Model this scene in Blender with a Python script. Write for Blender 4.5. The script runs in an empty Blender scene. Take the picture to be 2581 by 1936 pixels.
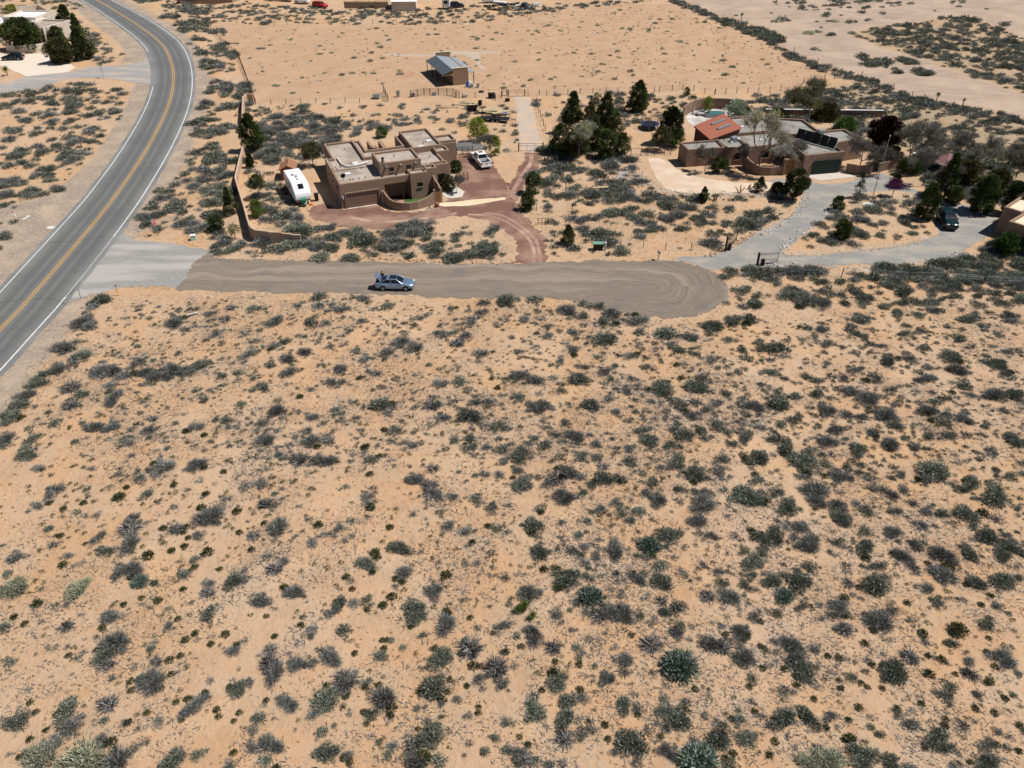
import bpy, math, random
import numpy as np
from mathutils import Vector, Matrix
D=bpy.data; SC=bpy.context.scene; COL=SC.collection
rng=np.random.default_rng(11); random.seed(5)
# ---------------- camera ----------------
CX,CY,F,TH,HC=1290.5,968.0,1964.0,math.radians(36),46.0
CT,ST=math.cos(TH),math.sin(TH)
cam=D.cameras.new('camera'); co=D.objects.new('camera',cam); COL.objects.link(co); SC.camera=co
co.location=(0,0,HC); co.rotation_euler=(math.radians(90)-TH,0,0)
cam.sensor_fit='HORIZONTAL'; cam.sensor_width=36; cam.lens=36*F/2581.0; cam.clip_end=6000
# ---------------- world, sun ----------------
EL,AZ=math.radians(59),math.radians(1.5)
w=D.worlds.new('World'); SC.world=w; w.use_nodes=True
nt=w.node_tree; bg=nt.nodes['Background']; sky=nt.nodes.new('ShaderNodeTexSky')
sky.sky_type='NISHITA'; sky.sun_disc=False; sky.sun_elevation=EL; sky.sun_rotation=math.pi/2-AZ; sky.altitude=1500; sky.dust_density=0.6
nt.links.new(sky.outputs[0],bg.inputs[0]); bg.inputs[1].default_value=0.05
sd=D.lights.new('sun','SUN'); so=D.objects.new('sun',sd); COL.objects.link(so)
sd.energy=4.9; sd.angle=math.radians(0.53); sd.color=(1.0,.955,.89)
so.rotation_euler=Vector((math.cos(EL)*math.cos(AZ),math.cos(EL)*math.sin(AZ),math.sin(EL))).to_track_quat('Z','Y').to_euler()
so.location=(60,10,120)
SC.view_settings.view_transform='Standard'; SC.view_settings.look='None'; SC.view_settings.gamma=1; SC.view_settings.exposure=0.15
SC.cycles.diffuse_bounces=2; SC.cycles.max_bounces=6
# ---------------- photo pixel <-> ground ----------------
def P(x,y,z=0.0):
    u=(x-CX)/F; v=-(y-CY)/F; t=(z-HC)/(-ST+v*CT)
    return (u*t,(CT+v*ST)*t)
def PN(pts,z=0.0): return [P(a,b,z) for a,b in pts]
def proj(X,Y,Z):
    dz=Z-HC; fw=Y*CT-dz*ST; up=Y*ST+dz*CT
    return CX+F*X/fw, CY-F*up/fw
def sc_at(X,Y): return F/(Y*CT+HC*ST)      # photo px per metre
def hgt(xb,yb,yt):
    X,Y=P(xb,yb); lo,hi=0,40
    for _ in range(40):
        m=(lo+hi)/2
        if proj(X,Y,m)[1]>yt: lo=m
        else: hi=m
    return lo
def inpoly(X,Y,poly):
    X=np.asarray(X); Y=np.asarray(Y); c=np.zeros(X.shape,bool); n=len(poly)
    for i in range(n):
        x1,y1=poly[i]; x2,y2=poly[i-1]
        if y1==y2: continue
        c^=((y1>Y)!=(y2>Y))&(X<(x2-x1)*(Y-y1)/(y2-y1)+x1)
    return c
def dpoly(X,Y,pl):
    X=np.asarray(X,float); Y=np.asarray(Y,float); d=np.full(X.shape,1e9)
    for (x1,y1),(x2,y2) in zip(pl[:-1],pl[1:]):
        L=(x2-x1)**2+(y2-y1)**2+1e-9
        t=np.clip(((X-x1)*(x2-x1)+(Y-y1)*(y2-y1))/L,0,1)
        d=np.minimum(d,np.hypot(X-x1-t*(x2-x1),Y-y1-t*(y2-y1)))
    return d
def crom(pts,n=8):
    p=[np.array(q,float) for q in pts]; p=[2*p[0]-p[1]]+p+[2*p[-1]-p[-2]]; out=[]
    for i in range(1,len(p)-2):
        for k in range(n):
            t=k/n; a,b,c,d=p[i-1],p[i],p[i+1],p[i+2]
            out.append(.5*((2*b)+(c-a)*t+(2*a-5*b+4*c-d)*t*t+(3*b-a-3*c+d)*t**3))
    out.append(p[-2]); return out
# ---------------- materials ----------------
def mat(name,col,rough=.85,c2=None,scale=3,detail=6,bump=0,bscale=None,metal=0,spec=.3,c3=None,s3=.3,dist=.05,lo=.35,hi=.65,stretch=None):
    m=D.materials.new(name); m.use_nodes=True; N=m.node_tree.nodes; L=m.node_tree.links; b=N['Principled BSDF']
    b.inputs['Roughness'].default_value=rough; b.inputs['Metallic'].default_value=metal; b.inputs['Specular IOR Level'].default_value=spec
    b.inputs['Base Color'].default_value=(*col,1)
    if c2 or bump:
        tc=N.new('ShaderNodeTexCoord'); src=tc.outputs['Object']
        if stretch:
            mp=N.new('ShaderNodeMapping'); mp.inputs['Scale'].default_value=stretch; L.new(src,mp.inputs[0]); src=mp.outputs[0]
    if c2:
        n=N.new('ShaderNodeTexNoise'); n.inputs['Scale'].default_value=scale; n.inputs['Detail'].default_value=detail; L.new(src,n.inputs['Vector'])
        r=N.new('ShaderNodeValToRGB'); r.color_ramp.elements[0].position=lo; r.color_ramp.elements[1].position=hi
        r.color_ramp.elements[0].color=(*col,1); r.color_ramp.elements[1].color=(*c2,1); L.new(n.outputs[0],r.inputs[0]); out=r.outputs[0]
        if c3:
            n3=N.new('ShaderNodeTexNoise'); n3.inputs['Scale'].default_value=s3; n3.inputs['Detail'].default_value=4; L.new(src,n3.inputs['Vector'])
            r3=N.new('ShaderNodeMapRange'); r3.inputs[1].default_value=.45; r3.inputs[2].default_value=.62; L.new(n3.outputs[0],r3.inputs[0])
            mx=N.new('ShaderNodeMix'); mx.data_type='RGBA'; L.new(r3.outputs[0],mx.inputs[0]); L.new(out,mx.inputs[6]); mx.inputs[7].default_value=(*c3,1); out=mx.outputs[2]
        L.new(out,b.inputs['Base Color'])
    if bump:
        n=N.new('ShaderNodeTexNoise'); n.inputs['Scale'].default_value=bscale or scale*4; n.inputs['Detail'].default_value=5; L.new(src,n.inputs['Vector'])
        bp=N.new('ShaderNodeBump'); bp.inputs['Strength'].default_value=bump; bp.inputs['Distance'].default_value=dist; L.new(n.outputs[0],bp.inputs['Height']); L.new(bp.outputs[0],b.inputs['Normal'])
    return m
def colmat(name,rough=.9,trans=0.0):
    m=D.materials.new(name); m.use_nodes=True; N=m.node_tree.nodes; L=m.node_tree.links; b=N['Principled BSDF']
    b.inputs['Roughness'].default_value=rough; b.inputs['Specular IOR Level'].default_value=.15
    a=N.new('ShaderNodeAttribute'); a.attribute_name='Col'
    oi=N.new('ShaderNodeObjectInfo'); mr=N.new('ShaderNodeMapRange'); mr.inputs[3].default_value=.78; mr.inputs[4].default_value=1.22
    L.new(oi.outputs['Random'],mr.inputs[0]); vm=N.new('ShaderNodeVectorMath'); vm.operation='SCALE'
    L.new(a.outputs['Color'],vm.inputs[0]); L.new(mr.outputs[0],vm.inputs['Scale']); L.new(vm.outputs[0],b.inputs['Base Color'])
    if trans:
        t=N.new('ShaderNodeBsdfTranslucent'); L.new(vm.outputs[0],t.inputs[0]); mx=N.new('ShaderNodeMixShader'); mx.inputs[0].default_value=trans
        L.new(b.outputs[0],mx.inputs[1]); L.new(t.outputs[0],mx.inputs[2]); L.new(mx.outputs[0],N['Material Output'].inputs[0])
    return m
M={}
M['leaf']=colmat('foliage',.85,.12)
M['stucco']=mat('stucco',(.30,.205,.145),.95,(.255,.17,.12),1.2,6,.25,9,c3=(.27,.18,.125),s3=.4)
M['stucco2']=mat('stucco_umber',(.25,.165,.12),.95,(.205,.135,.10),1.5,6,.2,9)
M['wallst']=mat('wall_stucco',(.52,.37,.265),.95,(.45,.32,.225),1.2,6,.2,8)
M['whitest']=mat('pale_stucco',(.62,.54,.45),.95,(.55,.47,.39),1.2,6)
M['roofg']=mat('roof_gravel',(.36,.30,.25),.95,(.43,.365,.31),.9,7,.2,20,c3=(.27,.225,.185),s3=.28)
M['roofg2']=mat('roof_tar',(.245,.235,.215),.95,(.30,.285,.26),.9,7,.2,20,c3=(.2,.19,.17),s3=.5)
M['roofcream']=mat('roof_cream',(.72,.61,.45),.9,(.66,.56,.42),.8)
M['roofwhite']=mat('roof_white',(.78,.76,.74),.8,(.7,.69,.68),.8)
M['tile']=mat('clay_tile',(.37,.125,.075),.8,(.28,.095,.06),4,5,.3,8)
M['glass']=mat('dark_glass',(.010,.014,.018),.12,spec=.35)
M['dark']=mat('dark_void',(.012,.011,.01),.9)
M['black']=mat('black_iron',(.012,.013,.014),.6)
M['rubber']=mat('rubber',(.015,.015,.016),.85)
M['white']=mat('white_paint',(.78,.79,.80),.35,spec=.5)
M['offw']=mat('offwhite',(.62,.62,.60),.6)
M['silver']=mat('silver_paint',(.27,.37,.52),.3,metal=.65,spec=.6)
M['greencar']=mat('green_paint',(.005,.02,.02),.15,spec=.6)
M['navy']=mat('navy_paint',(.006,.01,.02),.2,spec=.6)
M['red']=mat('red_paint',(.45,.02,.02),.5)
M['stopred']=mat('sign_red',(.5,.01,.03),.5)
M['green']=mat('sign_green',(.0,.23,.17),.5)
M['binhg']=mat('bin_green',(.0,.16,.10),.5)
M['blue']=mat('blue_plastic',(.02,.12,.5),.5)
M['tramp']=mat('blue_pad',(.012,.04,.16),.6)
M['yellow']=mat('yellow_paint',(.68,.42,.02),.5)
M['galv']=mat('galvanised',(.30,.34,.36),.45,(.36,.40,.42),2,metal=.5)
M['metal']=mat('grey_metal',(.33,.35,.37),.45,metal=.6)
M['bluemetal']=mat('metal_roof',(.36,.40,.44),.55,(.30,.34,.38),2.5,4,metal=.15,stretch=(.3,4,1))
M['wood']=mat('weathered_wood',(.13,.085,.055),.9,(.09,.06,.04),4)
M['rust']=mat('rusty_post',(.07,.035,.022),.9,(.05,.028,.02),4)
M['lumber']=mat('fresh_lumber',(.50,.41,.25),.85,(.40,.31,.18),3)
M['garaged']=mat('garage_panel',(.24,.145,.11),.7,(.21,.13,.10),2)
M['garageg']=mat('garage_green',(.008,.020,.017),.7)
M['shedw']=mat('shed_siding',(.30,.125,.085),.85,(.26,.105,.07),3,stretch=(6,6,.3))
M['shedr']=mat('shed_shingle',(.30,.145,.085),.9,(.25,.12,.07),4)
M['conc']=mat('concrete',(.56,.50,.44),.9,(.5,.45,.39),1.5)
M['rock']=mat('pale_rock',(.55,.53,.50),.95,(.32,.27,.22),.8,4,.4,6)
M['orock']=mat('orange_rock',(.50,.32,.19),.95,(.33,.22,.15),.9,4,.4,6)
M['pool']=mat('pool_cover',(.05,.15,.15),.3)
M['skin']=mat('skin',(.30,.16,.10),.6); M['hair']=mat('hair',(.012,.009,.008),.7)
M['cloth']=mat('dark_cloth',(.02,.022,.028),.9); M['sleeve']=mat('white_cloth',(.6,.6,.62),.9)
M['orange']=mat('orange_plastic',(.75,.2,.05),.5)
M['beam']=mat('viga_wood',(.22,.11,.045),.8)
M['barnbox']=mat('barn_siding',(.31,.205,.125),.95,(.26,.17,.105),2,5)
M['cream']=mat('cream_trim',(.66,.58,.40),.7)
M['line_w']=mat('paint_white',(.66,.66,.64),.8,(.48,.48,.47),2.5,5)
M['line_y']=mat('paint_yellow',(.60,.31,.045),.8,(.42,.24,.06),2.5,5)
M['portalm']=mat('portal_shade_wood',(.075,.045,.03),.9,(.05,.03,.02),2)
M['solar']=mat('solar_black',(.012,.013,.015),.5)
M['pinkg']=mat('brick_path',(.42,.2,.17),.9)
# ---------------- tagging & mesh building ----------------
def tag(o,label=None,cat=None,group=None,kind=None):
    if label: o['label']=label
    if cat: o['category']=cat
    if group: o['group']=group
    if kind: o['kind']=kind
    return o
def empty(name,loc,rz=0,label=None,cat=None,group=None):
    o=D.objects.new(name,None); COL.objects.link(o); o.location=loc; o.rotation_euler=(0,0,rz); o.empty_display_size=.3
    return tag(o,label,cat,group)
class MB:
    def __init__(s): s.v=[]; s.f=[]
    def add(s,vs,fs):
        k=len(s.v); s.v+= [tuple(map(float,a)) for a in vs]; s.f+=[tuple(k+i for i in f) for f in fs]; return s
    def box(s,c,d,rz=0,rx=0,ry=0):
        R=Matrix.Rotation(rz,3,'Z')@Matrix.Rotation(ry,3,'Y')@Matrix.Rotation(rx,3,'X'); c=Vector(c); vs=[]
        for z in (-.5,.5):
            for x,y in ((-.5,-.5),(.5,-.5),(.5,.5),(-.5,.5)): vs.append(c+R@Vector((x*d[0],y*d[1],z*d[2])))
        return s.add(vs,[(3,2,1,0),(4,5,6,7),(0,1,5,4),(1,2,6,5),(2,3,7,6),(3,0,4,7)])
    def b2(s,x0,x1,y0,y1,z0,z1): return s.box(((x0+x1)/2,(y0+y1)/2,(z0+z1)/2),(x1-x0,y1-y0,z1-z0))
    def tube(s,a,b,r,r2=None,n=8,cap=True):
        a=Vector(a); b=Vector(b); d=(b-a).normalized(); u=d.orthogonal().normalized(); w_=d.cross(u); r2=r if r2 is None else r2
        vs=[a+(u*math.cos(t)+w_*math.sin(t))*r for t in [2*math.pi*i/n for i in range(n)]]+[b+(u*math.cos(t)+w_*math.sin(t))*r2 for t in [2*math.pi*i/n for i in range(n)]]
        fs=[(i,(i+1)%n,n+(i+1)%n,n+i) for i in range(n)]
        if cap: fs+=[tuple(range(n-1,-1,-1)),tuple(range(n,2*n))]
        return s.add(vs,fs)
    def path(s,pts,r,n=6):
        for a,b in zip(pts[:-1],pts[1:]): s.tube(a,b,r,n=n)
        return s
    def prism(s,poly,z0,z1):
        n=len(poly); vs=[(x,y,z0) for x,y in poly]+[(x,y,z1) for x,y in poly]
        return s.add(vs,[tuple(range(n-1,-1,-1)),tuple(range(n,2*n))]+[(i,(i+1)%n,n+(i+1)%n,n+i) for i in range(n)])
    def loft(s,rings,cap=True):
        n=len(rings[0]); k=len(s.v)
        for r in rings: s.v+=[tuple(map(float,a)) for a in r]
        for j in range(len(rings)-1):
            for i in range(n): s.f.append((k+j*n+i,k+j*n+(i+1)%n,k+(j+1)*n+(i+1)%n,k+(j+1)*n+i))
        if cap: s.f+=[tuple(k+i for i in range(n-1,-1,-1)),tuple(k+(len(rings)-1)*n+i for i in range(n))]
        return s
    def build(s,name,m,parent=None,smooth=False,bevel=0,loc=None,kind=None):
        me=D.meshes.new(name); me.from_pydata(s.v,[],s.f); me.materials.append(m if not isinstance(m,str) else M[m])
        if smooth:
            for p in me.polygons: p.use_smooth=True
        me.update(); o=D.objects.new(name,me); COL.objects.link(o)
        if parent: o.parent=parent
        if loc: o.location=loc
        if bevel:
            b=o.modifiers.new('bevel','BEVEL'); b.width=bevel; b.segments=2; b.limit_method='ANGLE'
        if kind: o['kind']=kind
        return o
def quads(name,V,C,m='leaf',parent=None):
    n=len(V); me=D.meshes.new(name); me.vertices.add(4*n); me.loops.add(4*n); me.polygons.add(n)
    me.vertices.foreach_set('co',V.astype(np.float32).ravel()); me.loops.foreach_set('vertex_index',np.arange(4*n,dtype=np.int32))
    me.polygons.foreach_set('loop_start',np.arange(0,4*n,4,dtype=np.int32))
    try: me.polygons.foreach_set('loop_total',np.full(n,4,dtype=np.int32))
    except Exception: pass
    me.update(calc_edges=True)
    a=me.attributes.new('Col','FLOAT_COLOR','POINT'); c=np.ones((4*n,4),np.float32); c[:,:3]=np.repeat(C,4,0); a.data.foreach_set('color',c.ravel())
    me.materials.append(M[m]); o=D.objects.new(name,me)
    COL.objects.link(o)
    if parent: o.parent=parent
    return o
def copy_obj(o,parent=None):
    c=o.copy(); COL.objects.link(c)
    if parent: c.parent=parent
    for ch in list(o.children): copy_obj(ch,c)
    return c
# ---------------- layout polygons (ground, from photo pixels) ----------------
Cpx=[(-420,1290),(-200,1050),(0,832),(60,769),(146.5,670),(230,571),(301,480),(370.7,375),(422.7,271),(437.4,203),(429.5,151.4),(404.6,108.5),(345.8,63.3),(300,34),(244,0),(150,-48),(40,-95)]
Rpx=[(-450,1450),(-200,1152),(5.4,930),(157,759),(291.6,590),(369,480),(429.5,375),(465.6,300),(483.7,226),(482.6,181),(474.7,144.7),(454,110.8),(413.7,74.6),(352.6,37.3),(280,0),(185,-48),(75,-95)]
Lpx=[(-400,1180),(-200,955),(0,737.7),(213,505.8),(233,480),(312,370.7),(352.6,300.6),(374,257.7),(385.4,217),(388,175),(374,132),(345.8,97),(305,65.6),(264.5,37.3),(204.6,0),(115,-48),(0,-95)]
ctr=crom(PN(Cpx),10); Rw=crom(PN(Rpx),10); Lw=crom(PN(Lpx),10)
ctr=[tuple(c) for c in ctr]
def dist1(p,pl): return float(dpoly(np.array([p[0]]),np.array([p[1]]),pl)[0])
dR=np.array([dist1(c,[tuple(a) for a in Rw]) for c in ctr]); dL=np.array([dist1(c,[tuple(a) for a in Lw]) for c in ctr])
ker=np.hanning(21); ker/=ker.sum()
def smo(a): return np.convolve(np.pad(a,10,mode='edge'),ker,'valid')
dR=smo(dR); dL=smo(dL)
cn=np.array(ctr); tg=np.gradient(cn,axis=0); tg/=np.linalg.norm(tg,axis=1)[:,None]; nr=np.c_[tg[:,1],-tg[:,0]]
apron=PN([(300,580),(325,596),(341,608),(352,606),(420,612),(475,620),(531,632),(545,650),(515,662),(496,668),(500,682),(488,698),(484,712),(466,729),(380,722),(306,724),(271,736),(230,741),(173,762),(140,770),(230,660)])
street=PN([(520,636),(545,652),(620,655),(700,656),(830,657),(920,659),(1000,662),(1100,664),(1200,666),(1300,664),(1363,661),(1470,659),(1580,657),(1688,658),(1730,664),(1772,676),(1800,688),(1819,701),(1832,723),(1841,750),(1823,766),(1787,785),(1732,800),(1670,804),(1610,797),(1560,786),(1500,768),(1444,758),(1390,752),(1300,752),(1200,751),(1100,749),(1000,744),(900,741),(800,739),(700,736),(600,735),(520,734),(440,730),(470,700),(480,670)])
drive=PN([(1690,650),(1768,643),(1810,637),(1832,632),(1852,616),(1877,602),(1913,583),(1967,560),(1990,548),(2018,514),(2030,492),(2010,470),(1925,457),(1960,450),(2022,452),(2068,464),(2118,461),(2145,457),(2170,444),(2225,436),(2262,452),(2300,474),(2357,500),(2413,512),(2470,526),(2515,544),(2510,575),(2496,593),(2460,612),(2413,647),(2319,662),(2248,667),(2060,668),(1931,672),(1841,678),(1808,680),(1780,678),(1740,664)])
island=PN([(1971,638),(1978,629),(2000,614),(2018,596),(2060,567),(2095,539),(2112,515),(2149,492),(2201,484),(2260,481),(2300,490),(2330,500),(2354,516),(2352,551),(2354,572),(2366,589),(2340,603),(2296,615),(2225,627),(2131,637),(2040,645),(1985,644)])
sand_drive=PN([(1632,400),(1662,399),(1684,409),(1705,428),(1760,447),(1830,457),(1900,462),(1960,456),(2012,468),(2015,480),(1960,483),(1900,486),(1800,489),(1720,486),(1680,478),(1655,450)])
red1=PN([(771,533),(790,517),(815,513),(863,528),(952,516),(985,534),(1040,536),(1092,521),(1123,508),(1135,490),(1120,470),(1150,440),(1150,400),(1156,388),(1200,384),(1235,396),(1262,438),(1281,466),(1300,442),(1311,420),(1325,402),(1320,385),(1368,386),(1364,410),(1350,436),(1330,450),(1317,481),(1300,508),(1319,532),(1346,567),(1374,608),(1376,646),(1376,664),(1262,667),(1298,657),(1304,616),(1290,592),(1262,572),(1216,551),(1180,543),(1123,546),(1050,561),(967,577),(905,577),(842,569),(811,557),(780,547)])
lane=PN([(1312,383),(1369,383),(1356,330),(1340,262),(1334,244),(1296,243),(1300,262),(1306,320)])
sideroad=PN([(386,134),(360,156),(300,166),(226,168),(181,182),(130,186),(68,193),(0,213),(-90,228),(-90,262),(0,238),(45,231),(124,218),(154,200),(210,196),(260,197),(344,208),(388,216)])
parking=PN([(-60,130),(0,134),(35,140),(108,134),(165,150),(190,170),(172,182),(120,187),(68,193),(40,181),(0,165),(-60,175)])
arroyo=PN([(1640,-60),(1690,-8),(1740,8),(1800,34),(1880,55),(1940,72),(1973,90),(1966,113),(2001,138),(2083,171),(2189,199),(2295,245),(2440,270),(2577,301),(2800,345),(3000,345),(3000,-60)])
arr_is=PN([(2134,83),(2224,122),(2312,143),(2418,186),(2559,228),(2750,265),(2750,130),(2581,97),(2453,39),(2380,42),(2330,53),(2200,65)])
padd=PN([(515,60),(700,64),(1160,62),(1300,45),(1500,10),(1700,10),(1850,47),(1960,100),(2100,190),(1980,225),(1700,232),(1300,244),(900,250),(690,256),(645,262),(600,140)])
h1A,h1O=math.radians(21.5),(-24.65,106.63)
def h1w(u,v): return (h1O[0]+u*math.cos(h1A)-v*math.sin(h1A),h1O[1]+u*math.sin(h1A)+v*math.cos(h1A))
h2A,h2O=math.radians(12),(28.97,125.26)
def h2w(u,v): return (h2O[0]+u*math.cos(h2A)-v*math.sin(h2A),h2O[1]+u*math.sin(h2A)+v*math.cos(h2A))
h1poly=[h1w(*a) for a in ((-.6,-.6),(6,-.6),(6.4,-4.6),(13,-4.4),(15,-1),(17.5,1.5),(17.5,7),(21.8,10.5),(21.8,14.6),(19,18.5),(.5,18.6),(.5,11.3),(-.6,11.3))]
h2poly=[h2w(*a) for a in ((-1.6,-2.4),(8,-2.4),(8,-8),(15,-9.6),(24,-9.6),(27,-6),(27,9),(19,12.2),(8,12),(3.5,9),(3.5,2.4),(-1.6,2.4))]
patio=[h2w(*a) for a in ((8,12.5),(8.6,22),(11,26),(15,27.2),(19,26),(20.6,21.7),(19.6,16),(18,12.5))]
wallpx=[(613,364),(603,400),(593,441.6),(592.5,447),(598,465),(605,487),(614,517),(622,546),(628,566),(634,574),(643,578.5),(674,582),(677,583.5),(708,584.5),(711,587),(732,588.5),(736,590.5),(757,591)]
nobuild=[apron,street,drive,sand_drive,red1,lane,sideroad,parking,h1poly,h2poly,patio]
# ---------------- terrain ----------------
GX=np.arange(-200,200.1,.6); GY=np.arange(8,300.1,.6); gx,gy=np.meshgrid(GX,GY)
flat=np.zeros(gx.shape)
tracks=[PN([(950,128),(1275,125),(1275,140),(1230,185),(1190,170),(1160,146),(950,146)]),PN([(990,175),(1055,175),(1055,200),(990,200)])]
for pl in nobuild+tracks+[[(-37,104),(-25,104),(-25,122),(-37,122)],[(-16,169),(-5,170),(-9,190),(-24,186)]]: flat=np.maximum(flat,inpoly(gx,gy,pl))
droad=dpoly(gx,gy,ctr[::4]); flat=np.maximum(flat,droad<6.5)
def blur(a,k):
    for ax in (0,1):
        kk=np.ones(2*k+1)/(2*k+1); a=np.apply_along_axis(lambda r:np.convolve(np.pad(r,k,mode='edge'),kk,'valid'),ax,a)
    return a
soft=blur(blur((blur(flat,2)>.001).astype(float),2),2); free=np.clip(1-soft*1.6,0,1)
ks=[(rng.normal(0,1,2),rng.uniform(0,6.28)) for _ in range(26)]
def humf(X,Y):
    h=0
    for i,(k,p) in enumerate(ks):
        fr=(.12+.07*i)*.75; k=k/np.linalg.norm(k); h=h+np.sin((k[0]*X+k[1]*Y*1.0)*fr+p+1.5*np.sin(X*.05+i))*(.09/(1+.16*i))
    return h
hum=humf(gx,gy)*free
def zg(x,y):
    fx=np.clip((np.asarray(x,float)-GX[0])/.6,0,len(GX)-1.001); fy=np.clip((np.asarray(y,float)-GY[0])/.6,0,len(GY)-1.001)
    i=fx.astype(int); j=fy.astype(int); a=fx-i; b=fy-j
    return hum[j,i]*(1-a)*(1-b)+hum[j,i+1]*a*(1-b)+hum[j+1,i]*(1-a)*b+hum[j+1,i+1]*a*b
ny,nx=gx.shape; me=D.meshes.new('ground'); me.vertices.add(nx*ny)
me.vertices.foreach_set('co',np.stack([gx,gy,hum],-1).astype(np.float32).ravel())
idx=np.arange(nx*ny).reshape(ny,nx); fa=np.stack([idx[:-1,:-1],idx[:-1,1:],idx[1:,1:],idx[1:,:-1]],-1).reshape(-1,4)
me.loops.add(fa.size); me.polygons.add(len(fa)); me.loops.foreach_set('vertex_index',fa.ravel().astype(np.int32))
me.polygons.foreach_set('loop_start',np.arange(0,fa.size,4,dtype=np.int32)); me.update(calc_edges=True)
me.polygons.foreach_set('use_smooth',np.ones(len(fa),bool))
shoul=np.clip(1-(droad-5.5)/4.0,0,1)
shoul=np.maximum(shoul,np.where(inpoly(gx,gy,PN([(-60,560),(0,520),(120,500),(240,400),(310,300),(345,215),(400,215),(300,480),(0,760)])),1,0)*.95)
shoul=np.maximum(shoul,np.where(inpoly(gx,gy,PN([(180,-20),(200,30),(255,75),(300,105),(318,135),(300,160),(390,150),(330,80),(260,0)])),1,0)*.95)
arr=inpoly(gx,gy,arroyo).astype(float)-inpoly(gx,gy,arr_is); pd=inpoly(gx,gy,padd).astype(float)
yel=inpoly(gx,gy,PN([(2000,235),(2189,205),(2295,250),(2577,306),(2900,360),(2900,470),(2500,460),(2300,400),(2150,350),(2080,290)])).astype(float)
att=me.attributes.new('zone','FLOAT_COLOR','POINT')
z4=np.stack([blur(shoul,1),blur(np.clip(arr,0,1),2),blur(pd,1),blur(yel+inpoly(gx,gy,arr_is)*.7,3)],-1).astype(np.float32); att.data.foreach_set('color',z4.ravel())
gm=D.materials.new('desert_sand'); gm.use_nodes=True; N=gm.node_tree.nodes; L=gm.node_tree.links; b=N['Principled BSDF']
b.inputs['Roughness'].default_value=.95; b.inputs['Specular IOR Level'].default_value=.1
geo=N.new('ShaderNodeNewGeometry')
def noise(sc,det=6,vec=None,rough=.5):
    n=N.new('ShaderNodeTexNoise'); n.inputs['Scale'].default_value=sc; n.inputs['Detail'].default_value=det; n.inputs['Roughness'].default_value=rough; L.new(vec or geo.outputs['Position'],n.inputs['Vector']); return n.outputs[0]
def rmp(f,a,bb,c0=0,c1=1):
    r=N.new('ShaderNodeMapRange'); L.new(f,r.inputs[0]); r.inputs[1].default_value=a; r.inputs[2].default_value=bb; r.inputs[3].default_value=c0; r.inputs[4].default_value=c1; return r.outputs[0]
def mixc(f,a,bb):
    m=N.new('ShaderNodeMix'); m.data_type='RGBA'
    if isinstance(f,float): m.inputs[0].default_value=f
    else: L.new(f,m.inputs[0])
    for s_,i in ((a,6),(bb,7)):
        if isinstance(s_,tuple): m.inputs[i].default_value=(*s_,1)
        else: L.new(s_,m.inputs[i])
    return m.outputs[2]
def mth(op,a,bb):
    m=N.new('ShaderNodeMath'); m.operation=op
    for i,s_ in enumerate((a,bb)):
        if isinstance(s_,(int,float)): m.inputs[i].default_value=s_
        else: L.new(s_,m.inputs[i])
    return m.outputs[0]
za=N.new('ShaderNodeAttribute'); za.attribute_name='zone'; sp=N.new('ShaderNodeSeparateColor'); L.new(za.outputs['Color'],sp.inputs[0])
base=mixc(rmp(noise(.22,7),.4,.62),(.505,.322,.185),(.485,.342,.225))
base=mixc(rmp(noise(1.1,8,rough=.65),.48,.70),base,(.475,.28,.153))
base=mixc(rmp(noise(.07,3),.45,.62,0,.5),base,(.50,.365,.26))
padc=mixc(rmp(noise(.3,7),.4,.62),(.445,.285,.175),(.455,.31,.205)); base=mixc(sp.outputs[2],base,padc)
base=mixc(mth('MULTIPLY',za.outputs['Alpha'],rmp(noise(.5,7),.35,.6,.45,1)),base,(.34,.265,.175))
mpa=N.new('ShaderNodeMapping'); mpa.inputs['Rotation'].default_value=(0,0,math.radians(32)); mpa.inputs['Scale'].default_value=(.12,1.2,1); L.new(geo.outputs['Position'],mpa.inputs[0])
arc=mixc(rmp(noise(1,7,mpa.outputs[0]),.42,.62),(.42,.32,.25),(.34,.26,.205)); arc=mixc(rmp(noise(.08,4),.45,.6),arc,(.45,.34,.26)); base=mixc(sp.outputs[1],base,arc)
shc=mixc(rmp(noise(2.2,8,rough=.7),.4,.62),(.40,.315,.245),(.25,.20,.165)); shc=mixc(rmp(noise(.25,5),.45,.65,0,.7),shc,(.47,.36,.265))
shf=rmp(mth('ADD',sp.outputs[0],mth('MULTIPLY',noise(.7,6),.7)),.62,.95); base=mixc(shf,base,shc)
lit=mth('MULTIPLY',rmp(noise(.45,5,rough=.6),.46,.60),rmp(noise(5,6,rough=.8),.46,.60)); base=mixc(mth('MULTIPLY',lit,.5),base,(.27,.215,.165)); speck=rmp(noise(7,4,rough=.85),.60,.70); base=mixc(mth('MULTIPLY',speck,.5),base,(.17,.115,.075))
sp2=rmp(noise(4.2,5,rough=.75),.62,.72); base=mixc(mth('MULTIPLY',sp2,.35),base,(.27,.18,.12))
vo=N.new('ShaderNodeTexVoronoi'); vo.inputs['Scale'].default_value=2.6; L.new(geo.outputs['Position'],vo.inputs['Vector'])
base=mixc(rmp(vo.outputs['Distance'],.05,.035,0,.8),base,(.75,.68,.6))
L.new(base,b.inputs['Base Color'])
bp=N.new('ShaderNodeBump'); bp.inputs['Strength'].default_value=.95; bp.inputs['Distance'].default_value=.22; L.new(noise(1.7,9,rough=.68),bp.inputs['Height']); L.new(bp.outputs[0],b.inputs['Normal'])
me.materials.append(gm); g=D.objects.new('ground',me); COL.objects.link(g); g['kind']='structure'
mb=MB(); R=3000
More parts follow.
